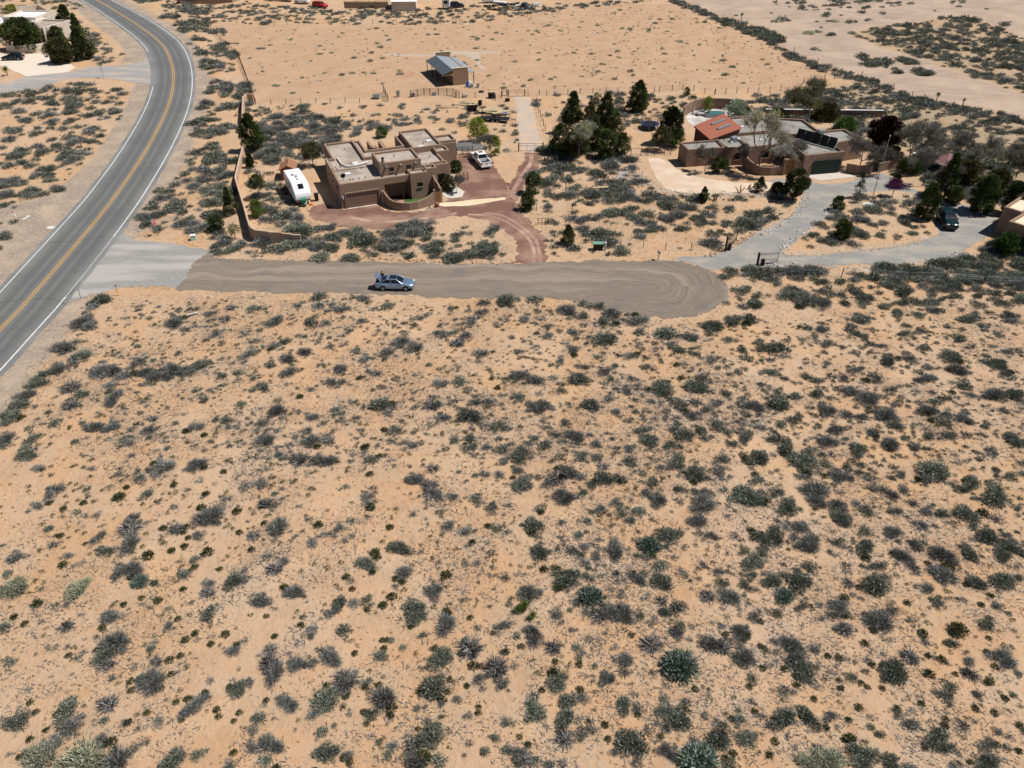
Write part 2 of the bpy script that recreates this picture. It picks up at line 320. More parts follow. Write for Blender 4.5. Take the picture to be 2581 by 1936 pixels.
for (x0,x1,y0,y1) in ((-R,R,300,R),(-R,R,-R,8),(-R,-200,8,300),(200,R,8,300)): mb.add([(x0,y0,0),(x1,y0,0),(x1,y1,0),(x0,y1,0)],[(0,1,2,3)])
mb.build('plain',mat('plain_sand',(.5,.345,.225),.95,(.42,.30,.20),.05,6),kind='structure')
# ---------------- road and sheets ----------------
def stripmesh(name,m,offs,z,rows=None,crossattr=False,kind='structure'):
    rows=rows or range(len(cn)); rows=list(rows); vs=[];n=len(offs(0))
    for i in rows:
        for o_ in offs(i): q=cn[i]+nr[i]*o_; vs.append((q[0],q[1],z))
    fs=[(a*n+k,a*n+k+1,(a+1)*n+k+1,(a+1)*n+k) for a in range(len(rows)-1) for k in range(n-1)]
    mbb=MB(); mbb.add(vs,fs); o=mbb.build(name,m,kind=kind)
    if crossattr:
        a=o.data.attributes.new('across','FLOAT','POINT'); a.data.foreach_set('value',np.array([q for i in rows for q in np.linspace(-1,1,n)],np.float32))
    return o
wv=humf(cn[:,0]*9,cn[:,1]*9)*1.1
am=D.materials.new('asphalt'); am.use_nodes=True; N=am.node_tree.nodes; L=am.node_tree.links; b=N['Principled BSDF']; b.inputs['Roughness'].default_value=.85; b.inputs['Specular IOR Level'].default_value=.25
geo=N.new('ShaderNodeNewGeometry'); ac=N.new('ShaderNodeAttribute'); ac.attribute_name='across'
fr=N.new('ShaderNodeMath'); fr.operation='ABSOLUTE'; L.new(ac.outputs['Fac'],fr.inputs[0])
cr=N.new('ShaderNodeValToRGB'); L.new(fr.outputs[0],cr.inputs[0]); els=cr.color_ramp.elements
els[0].position=0; els[0].color=(.165,.172,.175,1); els[1].position=1; els[1].color=(.225,.225,.22,1)
for p_,c_ in ((.12,.135),(.22,.098),(.34,.15),(.46,.098),(.60,.125),(.70,.16),(.86,.20)):
    e=els.new(p_); e.color=(c_,c_*1.02,c_*1.03,1)
base=mixc(rmp(noise(6,7,rough=.7),.35,.7,0,.35),cr.outputs[0],(.19,.185,.175)); base=mixc(rmp(noise(.12,5),.45,.62,0,.4),base,(.105,.108,.11)); base=mixc(rmp(noise(.9,8,rough=.7),.56,.68,0,.4),base,(.22,.205,.185)); base=mixc(rmp(noise(1.6,5),.66,.72,0,.5),base,(.06,.06,.062))
L.new(base,b.inputs['Base Color'])
stripmesh('road',am,lambda i:np.linspace(-(dL[i]+.7+.35*wv[i]),dR[i]+.75+.4*wv[i],25),.03,crossattr=True)
def rowsin(f): return [i for i in range(len(cn)) if f(i)]
wL=[proj(*(cn[i]-nr[i]*dL[i]),0) for i in range(len(cn))]; wR=[proj(*(cn[i]+nr[i]*dR[i]),0) for i in range(len(cn))]
up=[i for i in range(len(cn)) if wL[i][1]<134]; dn=[i for i in range(len(cn)) if wL[i][1]>216]
for r_ in (dn,up): stripmesh('edge_line',M['line_w'],lambda i:(-dL[i]-.07,-dL[i]+.08),.038,r_)
ra=[i for i in range(len(cn)) if wR[i][1]>745]; rb=[i for i in range(len(cn)) if 590<wR[i][1]<=765]; rc=[i for i in range(len(cn)) if wR[i][1]<=600]
stripmesh('edge_line',M['line_w'],lambda i:(dR[i]-.09,dR[i]+.09),.038,ra); stripmesh('edge_line',M['line_w'],lambda i:(dR[i]-.03,dR[i]+.04),.037,rb); stripmesh('edge_line',M['line_w'],lambda i:(dR[i]-.09,dR[i]+.09),.038,rc)
stripmesh('centre_line',M['line_y'],lambda i:(-.24,-.10),.038); stripmesh('centre_line',M['line_y'],lambda i:(.10,.24),.038)
def ragged(poly,amp,step=.5,seed=0):
    out=[]; n=len(poly); r=np.random.default_rng(seed+7)
    for i in range(n):
        a=np.array(poly[i]); b_=np.array(poly[(i+1)%n]); Ld=np.linalg.norm(b_-a); k=max(1,int(Ld/step)); d=(b_-a)/max(Ld,1e-6); nn=np.array([-d[1],d[0]])
        for j in range(k):
            q=a+(b_-a)*j/k; out.append(tuple(q+nn*(humf(q[0]*6+seed,q[1]*6)*amp*2.5+r.uniform(-1,1)*amp*.45)))
    return out
def sheet(name,poly,m,z,amp=.25,step=.5,kind='structure',seed=0):
    mb=MB(); pl=ragged(poly,amp,step,seed); mb.add([(x,y,z) for x,y in pl],[tuple(range(len(pl)))]); o=mb.build(name,m,kind=kind)
    import bmesh
    bm=bmesh.new(); bm.from_mesh(o.data); bmesh.ops.triangulate(bm,faces=bm.faces[:]); bm.to_mesh(o.data); bm.free()
    if o.data.polygons and sum(p.normal.z*p.area for p in o.data.polygons)<0: o.data.flip_normals()
    return o
def gravel(name,a,bb,c3,sc=5,st=None,s3=.35,bump=.35):
    return mat(name,a,.95,bb,sc,8,bump,14,c3=c3,s3=s3,stretch=st,dist=.03)
sheet('apron',apron,gravel('old_asphalt',(.31,.30,.285),(.215,.208,.195),(.37,.35,.325),5,(.3,1.6,1),.3,.5),.024,.3,.5)
for k,px in enumerate(([(0,764),(50,757),(105,754),(140,756),(165,768)],[(125,611),(180,608),(232,603),(264,594)],[(175,745),(190,725),(205,712)],[(204,752),(200,738),(196,728)])):
    pts=PN(px); mb=MB(); c_=crom(pts,6); r_=random.Random(k); c_=[(a+r_.uniform(-.05,.05),b_+r_.uniform(-.05,.05)) for a,b_ in c_]
    for a,b_ in zip(c_[:-1],c_[1:]):
        d=Vector((b_[0]-a[0],b_[1]-a[1])).normalized(); q=Vector((-d.y,d.x))*.035; mb.add([(a[0]-q.x,a[1]-q.y,.0345),(b_[0]-q.x,b_[1]-q.y,.0345),(b_[0]+q.x,b_[1]+q.y,.0345),(a[0]+q.x,a[1]+q.y,.0345)],[(0,1,2,3)])
    mb.build('road_crack',mat('crack_fill',(.05,.05,.052),.9) if k==0 else D.materials['crack_fill'],kind='structure')
# chip-seal street with turning swirls
sm=D.materials.new('chipseal'); sm.use_nodes=True; N=sm.node_tree.nodes; L=sm.node_tree.links; b=N['Principled BSDF']; b.inputs['Roughness'].default_value=.95; b.inputs['Specular IOR Level'].default_value=.12
geo=N.new('ShaderNodeNewGeometry'); (ax,ay),(bx,by)=P(300,703),P(1640,722)
sx=N.new('ShaderNodeSeparateXYZ'); L.new(geo.outputs['Position'],sx.inputs[0])
cl=N.new('ShaderNodeClamp'); L.new(sx.outputs[0],cl.inputs[0]); cl.inputs[1].default_value=ax; cl.inputs[2].default_value=bx
slope=(by-ay)/(bx-ax); yc=mth('ADD',mth('MULTIPLY',mth('SUBTRACT',cl.outputs[0],ax),slope),ay)
dx=mth('SUBTRACT',sx.outputs[0],cl.outputs[0]); dy=mth('SUBTRACT',sx.outputs[1],yc)
dd=mth('SQRT',mth('ADD',mth('MULTIPLY',dx,dx),mth('MULTIPLY',dy,dy)),0)
wob=mth('MULTIPLY',noise(.2,5),4.0); cv=N.new('ShaderNodeCombineXYZ'); L.new(mth('ADD',dd,wob),cv.inputs[0])
L.new(mth('MULTIPLY',sx.outputs[0],.06),cv.inputs[1]); L.new(mth('MULTIPLY',mth('SIGN',dy,0),.9),cv.inputs[2])
base=mixc(rmp(noise(2.4,6,cv.outputs[0],.6),.36,.66),(.195,.155,.118),(.25,.205,.16)); base=mixc(rmp(noise(9,7,cv.outputs[0],.7),.42,.7,0,.6),base,(.17,.145,.125)); base=mixc(rmp(noise(7,6,rough=.7),.45,.7,0,.35),base,(.16,.135,.115))
base=mixc(rmp(noise(.35,5),.52,.68,0,.6),base,(.15,.14,.13)); bulb=rmp(sx.outputs[0],P(1380,710)[0],P(1600,720)[0]); arcs=mth('MULTIPLY',rmp(noise(4.6,7,cv.outputs[0],.7),.48,.66),mth('ADD',mth('MULTIPLY',bulb,.38),.2))
base=mixc(arcs,base,(.095,.082,.068)); base=mixc(mth('MULTIPLY',rmp(noise(.5,6,cv.outputs[0]),.55,.66),.45),base,(.33,.27,.215)); L.new(base,b.inputs['Base Color'])
bp=N.new('ShaderNodeBump'); bp.inputs['Strength'].default_value=.35; bp.inputs['Distance'].default_value=.05; L.new(noise(2.4,5,cv.outputs[0]),bp.inputs['Height']); L.new(bp.outputs[0],b.inputs['Normal'])
sheet('street',street,sm,.030,.42,.35,seed=3)
sheet('gravel_driveway',drive,gravel('grey_gravel',(.29,.285,.27),(.19,.185,.175),(.33,.30,.26),5,(.8,1.3,1),.3,.6),.020,.32,.3,seed=5)
isl=sheet('sand_island',island,gm,.045,.15,.5,seed=6); isl.data.attributes.new('zone','FLOAT_COLOR','POINT').data.foreach_set('color',np.zeros(4*len(isl.data.vertices),np.float32))
sheet('sand_driveway',sand_drive,gravel('pale_sand',(.56,.43,.32),(.50,.38,.28),(.60,.48,.37),3),.016,.2,.5,seed=8)
WT=[]
rg=gravel('red_gravel',(.215,.112,.082),(.12,.066,.052),(.29,.18,.13),8,s3=.22,bump=.6)
sheet('red_gravel_drive',red1,rg,.016,.45,.3,seed=9)
sheet('lane',lane,gravel('pale_lane',(.46,.38,.32),(.40,.33,.27),(.52,.38,.27),3),.020,.25,.5,seed=10)
sheet('side_road',sideroad,gravel('side_asphalt',(.32,.31,.30),(.26,.25,.24),(.40,.34,.29),2,(.3,1.4,1)),.022,.25,.6,seed=11)
sheet('parking_pad',parking,gravel('cream_gravel',(.66,.57,.47),(.60,.50,.41),(.62,.55,.46),2),.018,.2,.6,seed=12)
sheet('cream_path',PN([(1104,512),(1140,510),(1190,503),(1245,500),(1272,497),(1277,502),(1240,510),(1180,519),(1120,521),(1106,519)]),gravel('cream_sand',(.68,.55,.38),(.6,.47,.32),(.7,.58,.42),3),.026,.1,.4)
sheet('white_gravel_bed',PN([(1117,436),(1140,440),(1150,470),(1172,484),(1165,496),(1140,500),(1122,497),(1112,480),(1110,455)]),gravel('white_gravel',(.66,.63,.58),(.38,.36,.33),(.55,.5,.44),7),.028,.1,.4)
sheet('track',PN([(1094,132),(1170,129),(1262,130),(1262,134),(1205,137),(1215,160),(1222,176),(1212,174),(1190,150),(1170,138),(1060,143),(960,140),(960,137),(1090,138)]),gravel('grey_track',(.44,.36,.29),(.38,.31,.25),(.47,.36,.27),2),.012,.35,.8)
sheet('bark_patch',PN([(1000,183),(1015,178),(1040,180),(1050,188),(1030,197),(1008,193)]),gravel('brown_soil',(.42,.25,.15),(.33,.19,.11),(.45,.29,.19),3),.010,.35,.6)
for k,px in enumerate(([(1180,541),(1240,545),(1295,570),(1330,600),(1345,630),(1345,662)],[(1225,538),(1270,545),(1318,575),(1352,610),(1364,662)],[(880,548),(960,560),(1060,552),(1150,538)],[(1339,388),(1338,410),(1318,440),(1295,480),(1280,500)])):
    WT.append((px,.5 if k<2 else .7))
M['ggravel']=gravel('footpath_gravel',(.33,.31,.28),(.26,.24,.22),(.40,.33,.26),5)
def pathsheet(name,px,wd,m,z):
    c=crom(PN(px),5); Lf=[];Rt=[]
    for i,q in enumerate(c):
        a=c[max(i-1,0)]; b_=c[min(i+1,len(c)-1)]; d=(b_-a)/np.linalg.norm(b_-a); n_=np.array([-d[1],d[0]])*wd/2; Lf.append(tuple(q+n_)); Rt.append(tuple(q-n_))
    return sheet(name,Lf+Rt[::-1],m,z,.06,.5)
for px,wd in WT: pathsheet('wheel_track',px,wd,'wt',.0235) if False else pathsheet('wheel_track',px,wd,D.materials.get('worn_red') or gravel('worn_red',(.33,.21,.165),(.26,.15,.12),(.42,.29,.21),5),.0225)
pathsheet('footpath',[(1435,476),(1470,464),(1510,459),(1548,462),(1575,475),(1610,500),(1640,530),(1655,560),(1662,582)],1.3,M['ggravel'],.05)
pathsheet('footpath',[(1555,462),(1572,440),(1560,420),(1548,402)],1.5,M['ggravel'],.05)
sheet('patio_floor',patio,gravel('patio_gravel',(.45,.42,.39),(.3,.27,.24),(.6,.57,.53),3),.02,.1)
sheet('garage_apron',[h2w(*a) for a in ((14.8,-7.9),(23,-7.9),(24.5,-11.2),(17.4,-11.6))],M['conc'],.028,.03)
# ================= buildings =================
def offs_poly(poly,t):
    n=len(poly); out=[]
    for i in range(n):
        a=Vector(poly[i-1]); b_=Vector(poly[i]); c=Vector(poly[(i+1)%n]); d1=(b_-a).normalized(); d2=(c-b_).normalized()
        n1=Vector((-d1.y,d1.x)); n2=Vector((-d2.y,d2.x)); k=1+n1.dot(n2); out.append(tuple(b_+(n1+n2)*t/max(k,.3)))
    return out
def ring(mb,poly,zt,rz,t=.32,zb={},rnd=.05):
    ip=offs_poly(poly,t); n=len(poly); mp=offs_poly(poly,rnd); mi=offs_poly(poly,t-rnd)
    for i in range(n):
        j=(i+1)%n; z0=zb.get(i,-.3); A,B=poly[i],poly[j]
        def q(p0,z0_,p1,z1_,p2,z2_,p3,z3_): mb.add([(*p0,z0_),(*p1,z1_),(*p2,z2_),(*p3,z3_)],[(0,1,2,3)])
        q(A,z0,B,z0,B,zt-rnd,A,zt-rnd); q(A,zt-rnd,B,zt-rnd,mp[j],zt,mp[i],zt); q(mp[i],zt,mp[j],zt,mi[j],zt,mi[i],zt)
        q(mi[i],zt,mi[j],zt,ip[j],zt-rnd,ip[i],zt-rnd); lo=min(rz-.02,zt-.1) if z0<0 else z0
        q(ip[i],zt-rnd,ip[j],zt-rnd,ip[j],lo,ip[i],lo)
        if z0>=0: q(A,z0,ip[i],z0,ip[j],z0,B,z0)
    return ip
def flatpoly(mb,poly,z): return mb.add([(x,y,z) for x,y in poly],[tuple(range(len(poly)))])
def window(parent,cx,cy,z,w_,h_,face,depth=.14,name='window',m='glass'):
    """recessed-look window: dark pane with proud sill; face = outward direction in local degrees"""
    a=math.radians(face); n_=Vector((math.cos(a),math.sin(a),0)); c=Vector((cx,cy,z))
    f=MB().box(c+n_*.012,(.03,w_+.12,h_+.12),rz=a).build(name,'beam',parent)
    MB().box(c+n_*.032,(.02,w_,h_),rz=a).build('pane',m,f); MB().box(c+n_*.06+Vector((0,0,-h_/2-.08)),(.12,w_+.2,.06),rz=a).build('sill','stucco',f)
    return f
H=empty('adobe_house',(*h1O,0),h1A,'brown flat-roofed adobe house with curved courtyard wall beside the red gravel drive','house')
P1=[(0,0),(6.5,0),(10.4,0),(10.4,-.35),(12.9,-.35),(12.9,.35),(14.6,.35),(14.6,1.9),(16.9,1.9),(16.9,7.15),(18.7,7.15),(18.7,11),(21.1,11),(21.1,14),(18.2,14),(18.2,17.8),(12.6,17.5),(12.6,12.6),(6.8,12.6),(6.8,17.6),(5.6,17.6),(5.6,18.0),(1.05,18.0),(1.05,10.9),(0,10.9)]
mb=MB(); RP=[]
RP.append(ring(mb,P1,3.72,3.38,zb={1:2.75}))
blk=[([(13.45,9.2),(18.2,9.2),(18.2,17.85),(13.45,17.85)],4.3,3.95),([(18.0,11.05),(21.15,11.05),(21.15,14.05),(18.0,14.05)],4.15,3.8),([(16.6,7.1),(18.75,7.1),(18.75,9.6),(16.6,9.6)],4.0,3.66),
     ([(10.35,-.4),(12.95,-.4),(12.95,1.5),(10.35,1.5)],3.95,3.7),([(12.9,.3),(14.65,.3),(14.65,2.0),(12.9,2.0)],4.15,3.8),([(14.4,1.85),(16.95,1.85),(16.95,3.2),(14.4,3.2)],3.95,3.62),([(-.04,6.1),(.4,6.1),(.4,10.95),(-.04,10.95)],3.86,3.8)]
for pl,zt,rz in blk: RP.append(ring(mb,pl,zt,rz,t=.28 if pl[1][0]-pl[0][0]>1 else .1))
CLP=[(6.4,1.65),(12.65,1.65),(12.65,6.7),(6.4,6.7)]; RP.append(ring(mb,CLP,5.3,4.98))
mb.b2(5.5,5.85,9.0,17.7,3.3,3.85); mb.b2(5.85,6.9,9.0,9.3,3.3,3.85); mb.b2(.3,6.4,6.05,6.25,3.36,3.5); mb.b2(8.2,9.0,14.4,15.4,-.2,3.3); mb.b2(9.0,10.9,14.9,15.4,-.2,2.7); mb.b2(10.3,10.9,15.6,20,-.2,2.4); mb.b2(8.4,8.8,15.6,20,-.2,2.6)
# portal recess
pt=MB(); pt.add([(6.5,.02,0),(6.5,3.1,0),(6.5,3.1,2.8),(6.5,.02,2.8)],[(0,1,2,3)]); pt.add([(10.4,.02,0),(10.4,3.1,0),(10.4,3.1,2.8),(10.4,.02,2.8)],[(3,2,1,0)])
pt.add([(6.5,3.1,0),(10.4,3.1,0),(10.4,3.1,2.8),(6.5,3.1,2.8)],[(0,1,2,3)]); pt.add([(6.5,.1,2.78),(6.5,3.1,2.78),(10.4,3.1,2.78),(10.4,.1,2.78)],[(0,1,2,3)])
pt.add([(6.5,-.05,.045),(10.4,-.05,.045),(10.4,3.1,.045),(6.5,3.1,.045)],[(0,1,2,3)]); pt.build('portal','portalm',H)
mb.tube((7.0,1.9,5.0),(7.0,1.9,5.55),.3,.27,n=10) # kiva chimney base
wall=mb.build('wall','stucco',H)
mb=MB()
for ip,z in zip(RP,[3.38]+[b_[2] for b_ in blk]+[4.98]): flatpoly(mb,ip,z)
mb.build('roof','roofg',H)
gd=MB(); gd.b2(.72,5.5,-.02,.06,-.02,2.15)
door=gd.build('garage_door','garaged',H)
pn=MB()
for r_ in range(4):
    for k in range(8): pn.b2(.80+k*.585,1.33+k*.585,-.035,-.015,.06+r_*.53,.52+r_*.53)
pn.build('panel','garaged',door)
fr_=MB(); fr_.b2(.55,.70,-.16,.0,-.02,2.28); fr_.b2(5.52,5.67,-.16,0,-.02,2.28); fr_.b2(.70,5.52,-.16,0,2.17,2.30); fr_.build('garage_surround','stucco',H)
MB().b2(.7,5.6,-.42,-.17,-.02,.035).build('threshold','conc',H)
window(H,11.75,-.4,2.15,.75,.62,-90); window(H,8.15,1.65,4.25,.62,.55,-90); window(H,10.75,1.65,4.25,.62,.55,-90)
for v in (2.2,5.2,8.1): window(H,0,v,2.6,.7,.35,180)
for v in (12.3,15.2): window(H,1.05,v,1.9,1.1,1.0,180)
window(H,15.7,1.85,1.5,1.1,1.9,-90); window(H,17.8,7.1,1.6,1.0,1.2,-90); window(H,21.15,12.5,1.6,1.0,1.0,0); window(H,18.2,16,1.6,1.2,1.0,0)
MB().b2(7.9,8.95,3.03,3.08,0,2.15).build('front_door','beam',H)
MB().b2(9.2,10.1,3.03,3.08,.6,2.0).build('window','glass',H)
for u in (6.75,9.3,10.2): MB().tube((u,.3,0),(u,.3,2.7),.09,.09).build('wooden_post','beam',H)
b_=MB(); b_.b2(6.5,10.4,.2,.4,2.5,2.74); b_.build('lintel_beam','beam',H)
for u in (7.35,9.45,11.75):
    c=MB(); c.tube((u,1.7,4.8),(u,1.05,4.72),.15,.15,n=12,cap=True); o=c.build('canale','galv',H); MB().tube((u,1.048,4.72),(u,1.03,4.72),.12,n=12).build('canale_mouth','dark',o)
for u,v,z in ((4.05,8.1,3.38),(2.1,4.3,3.38),(16.9,12.2,3.95),(15.0,9.9,3.97),(13.6,7.2,3.38),(12.55,3.2,3.38)):
    s=MB().b2(u-.42,u+.42,v-.3,v+.3,z,z+.2).build('skylight','white',H,bevel=.03)
d=MB().path([(1.9,11.2,3.62),(2.0,8.2,3.62),(2.5,7.1,3.62),(3.6,6.9,3.62),(4.6,7.1,3.62),(5.9,7.6,3.62)],.13,n=10); d.build('duct','offw',H,smooth=False)
for u,v,h_,r_ in ((3.3,7.5,.6,.09),(3.0,7.9,.35,.06),(1.6,7.3,.35,.05),(1.0,6.6,.25,.09),(.9,7.4,.3,.04),(4.6,5.9,.3,.12),(2.0,1.9,.22,.12),(2.4,1.8,.22,.12),(3.3,1.9,.22,.1),(4.2,1.85,.25,.1),(5.6,1.2,.3,.04),(3.8,15,.3,.05),(15.8,11.4,.4,.05),(14.1,8.6,.45,.06),(14.0,3.9,.35,.06),(13.3,4.4,.3,.06),(15.4,6.6,.35,.06),(16.7,15.8,.3,.07),(9.3,4.4,.5,.05)):
    z=3.38 if u<13.4 or v<9.2 else 3.95
    if 6.4<u<12.65 and 1.65<v<6.7: z=4.98
    MB().tube((u,v,z),(u,v,z+h_),r_,n=8).build('vent_pipe','metal' if r_>.05 else 'black',H)
ch=MB().tube((7.0,1.9,5.5),(7.0,1.9,5.85),.13,n=10); ch.tube((7.0,1.9,5.85),(7.0,1.9,6.05),.24,.2,n=10); ch.build('chimney_cap','black',H)
ac_=MB().b2(13.0,13.6,2.5,3.2,3.38,3.85); ac_.build('cooler','galv',H,bevel=.03)
dish=MB()
for k in range(10):
    a=2*math.pi*k/10; a2=2*math.pi*(k+1)/10; dish.add([(1.0,2.2,4.02),(1.0+.35*math.cos(a),2.05,4.1+.35*math.sin(a)),(1.0+.35*math.cos(a2),2.05,4.1+.35*math.sin(a2))],[(0,1,2),(2,1,0)])
dish.tube((1,2.2,3.38),(1,2.2,4.05),.03); dish.build('satellite_dish','black',H)
# courtyard wall with undulating top
def ribbonwall(name,pts,tops,th,m,parent,z0=-.2,cap=None):
    """wall of thickness th along pts with varying top height"""
    mb=MB(); cap=cap or MB(); n=len(pts); Lh=[];Rh=[]
    for i in range(n):
        a=Vector(pts[max(i-1,0)]); b_=Vector(pts[min(i+1,n-1)]); d=(b_-a).normalized(); q=Vector((-d.y,d.x))*th/2; p=Vector(pts[i]); Lh.append(p+q); Rh.append(p-q)
    rings=[[(*Rh[i],z0),(*Rh[i],tops[i]-.05),(*(Rh[i]*.82+Lh[i]*.18),tops[i]),(*(Rh[i]*.18+Lh[i]*.82),tops[i]),(*Lh[i],tops[i]-.05),(*Lh[i],z0)] for i in range(n)]
    mb.loft(rings); return mb.build(name,m,parent)
cw=[(6.15,-.15),(6.3,-1.2),(6.55,-2.2),(7.0,-3.05),(7.9,-3.75),(9.0,-4.05),(10.2,-4.05),(11.3,-3.8),(12.3,-3.5),(13.0,-3.25)]
ct_=[2.0,1.75,1.45,1.3,1.22,1.18,1.2,1.3,1.6,2.1]
ribbonwall('courtyard_wall',cw,ct_,.28,'stucco',H)
ribbonwall('courtyard_wall',[(14.1,-2.7),(14.15,-1.8),(14.0,-.6),(14.0,.3)],[2.1,2.3,2.7,3.0],.28,'stucco',H)
gm_=MB(); gm_.b2(12.85,13.15,-3.45,-3.15,0,2.25); gm_.b2(13.95,14.25,-3.1,-2.8,0,2.25); gm_.build('gate_post','stucco',H); MB().b2(13.15,13.95,-3.2,-3.1,0,1.75).build('courtyard_gate','beam',H)
gl=MB(); flatpoly(gl,[(6.6,-.1),(6.9,-2.4),(7.6,-3.3),(9,-3.8),(10.3,-3.8),(12.2,-3.3),(13.6,-2.4),(13.8,.1)],.03); gl.build('lawn',mat('lawn_green',(.04,.085,.018),.95,(.06,.12,.03),5),H)
gp=MB(); flatpoly(gp,[(8.1,-.1),(8.0,-1.6),(8.3,-3.2),(9.0,-3.3),(8.9,-1.6),(9.1,-.1)],.05); gp.build('brick_walk','pinkg',H)
for u,v,z in ((.25,-.12,1.7),(6.0,-.12,1.7)): MB().tube((u,v,z-.2),(u,v,z+.2),.09,n=8).build('wall_lamp','offw',H)
# --- second house ---
H2=empty('brown_ranch_house',(*h2O,0),h2A,'dark brown flat-roofed house with red tiled wing and green garage door','house')
blocks=[([(-1.1,-1.75),(5.3,-1.9),(5.6,1.9),(-1.05,1.9)],2.9,2.6),([(5.3,-2.6),(9.2,-2.4),(9.2,3.2),(5.3,3.2)],3.0,2.7),([(9.0,-2.9),(16.2,-2.6),(16.8,3.4),(9.0,3.4)],3.05,2.75),([(9.6,3.0),(17.6,3.2),(18.0,11.6),(9.6,11.4)],3.3,2.95),([(17.2,1.0),(23.6,-.2),(24.2,7.6),(20.5,9.2),(17.6,8.6)],3.3,2.95),([(21.5,-5.2),(28.5,-4.0),(28.2,1.2),(22.0,.9)],3.4,3.05),([(15.4,-9.05),(22.4,-8.7),(22.4,-3.2),(16.6,-.9),(15.6,-.9)],3.3,2.95)]
mb=MB(); rf=MB()
for pl,zt,rz in blocks: ip=ring(mb,pl,zt,rz); flatpoly(rf,ip,rz)
def twall(mb,pts): mb.add(pts,[tuple(range(len(pts))),tuple(range(len(pts)-1,-1,-1))])
for pts in ([(4.5,2.1,0),(10.0,3.1,0),(10.0,3.1,4.05),(4.5,2.1,3.0)],[(4.5,2.1,0),(4.4,8.3,0),(4.4,8.3,3.05),(4.5,2.1,3.0)],[(4.4,8.3,0),(9.7,9.3,0),(9.7,9.3,4.4),(4.4,8.3,3.05)],[(10.0,3.1,0),(9.7,9.3,0),(9.7,9.3,4.4),(10.0,3.1,4.05)]): twall(mb,pts)
mb.build('wall','stucco2',H2); rf.build('roof','roofg2',H2)
A_,B_,C_,D_=Vector((4.15,1.7,3.0)),Vector((4.05,8.5,3.12)),Vector((9.85,9.6,4.55)),Vector((10.15,2.85,4.15))
mb=MB(); nr_=12; k=0
for i in range(nr_):
    t0,t1=i/nr_,(i+1)/nr_; tm=(t0+t1)/2
    for (ta,za_),(tb,zb_) in (((t0,0),(tm,.11)),((tm,.11),(t1,0))):
        a0=A_.lerp(B_,ta)+Vector((0,0,za_*1.7)); a1=A_.lerp(B_,tb)+Vector((0,0,zb_*1.7)); b0=D_.lerp(C_,ta)+Vector((0,0,za_*1.7)); b1=D_.lerp(C_,tb)+Vector((0,0,zb_*1.7)); mb.add([a0,b0,b1,a1],[(0,1,2,3)])
mb.add([A_-Vector((0,0,.12)),B_-Vector((0,0,.12)),C_-Vector((0,0,.12)),D_-Vector((0,0,.12))],[(0,1,2,3)])
tr=mb.build('tile_roof','tile',H2)
def onroof(s,t,z): q=A_.lerp(D_,s).lerp(B_.lerp(C_,s),t); return q+Vector((0,0,z))
for t in (.32,.66):
    mb=MB(); q=[onroof(.42,t-.045,.13),onroof(.82,t-.045,.13),onroof(.82,t+.045,.13),onroof(.42,t+.045,.13)]; q2=[p+Vector((0,0,.16)) for p in q]
    mb.add(q+q2,[(0,1,2,3),(4,5,6,7),(0,1,5,4),(1,2,6,5),(2,3,7,6),(3,0,4,7)]); mb.build('skylight','galv',H2)
MB().b2(17.1,21.8,-9.12,-9.0,0,2.25).build('garage_door','garageg',H2)
for i in range(5):
    a=Vector((18.0,-1.0,3.0)).lerp(Vector((21.6,-7.0,3.0)),i/5+.004); c=Vector((18.0,-1.0,3.0)).lerp(Vector((21.6,-7.0,3.0)),(i+1)/5-.004); t_=Vector((.42,.25,1.75))
    mb=MB(); mb.add([a,c,c+t_,a+t_,a+Vector((.05,.03,-.04)),c+Vector((.05,.03,-.04)),c+t_+Vector((.05,.03,-.04)),a+t_+Vector((.05,.03,-.04))],[(0,1,2,3),(7,6,5,4),(0,1,5,4),(1,2,6,5),(2,3,7,6),(3,0,4,7)]); mb.build('solar_panel','solar',H2)
pr=MB().path([(18.0,-1.5,3.15),(21.4,-7.1,3.15)],.05); pr.path([(21.5,-7.0,3.15),(22.4,-6.5,4.4)],.05); pr.build('solar_frame','offw',H2)
for u,v,z,s_ in ((9.0,1.2,2.95,.45),(7.4,.4,2.75,.35),(12.5,.2,2.85,.4),(15.6,-.2,2.85,.4),(17.0,2.6,3.1,.5),(12.2,6.6,3.05,.5),(24.0,-1.2,3.1,.45),(20.0,-7.4,3.05,.25)): MB().b2(u-s_/2,u+s_/2,v-s_/2,v+s_/2,z-.15,z+.14).build('skylight','white',H2,bevel=.04)
for u,v,z,s_ in ((8.0,.9,3.1,.9),(23.2,.2,3.5,.9)): MB().b2(u-s_/2,u+s_/2,v-s_/2,v+s_/2,z-.5,z+.4).build('cooler','galv',H2,bevel=.05)
for u,v in ((1.5,.8),(3,.4),(6.6,1.5),(13,1.5),(19,3),(21,5),(14,9),(16,8)): MB().tube((u,v,2.6),(u,v,3.25),.05).build('vent_pipe','black',H2)
window(H2,3.6,-1.86,1.9,.8,.8,-88); window(H2,1.2,-1.81,1.8,.6,.8,-88); window(H2,7.4,-2.55,1.5,1.0,1.1,-88); window(H2,12,-2.8,1.6,1.4,1.2,-88)
cwp=[(8.2,-3.2),(8.0,-5.0),(8.3,-6.6),(9.2,-7.5),(10.6,-7.9),(12.6,-8.0)]; ribbonwall('courtyard_wall',cwp,[2.2,1.9,1.6,1.4,1.35,1.6],.28,'stucco2',H2)
ribbonwall('courtyard_wall',[(14.4,-8.2),(15.4,-8.6)],[2.3,2.4],.3,'stucco2',H2)
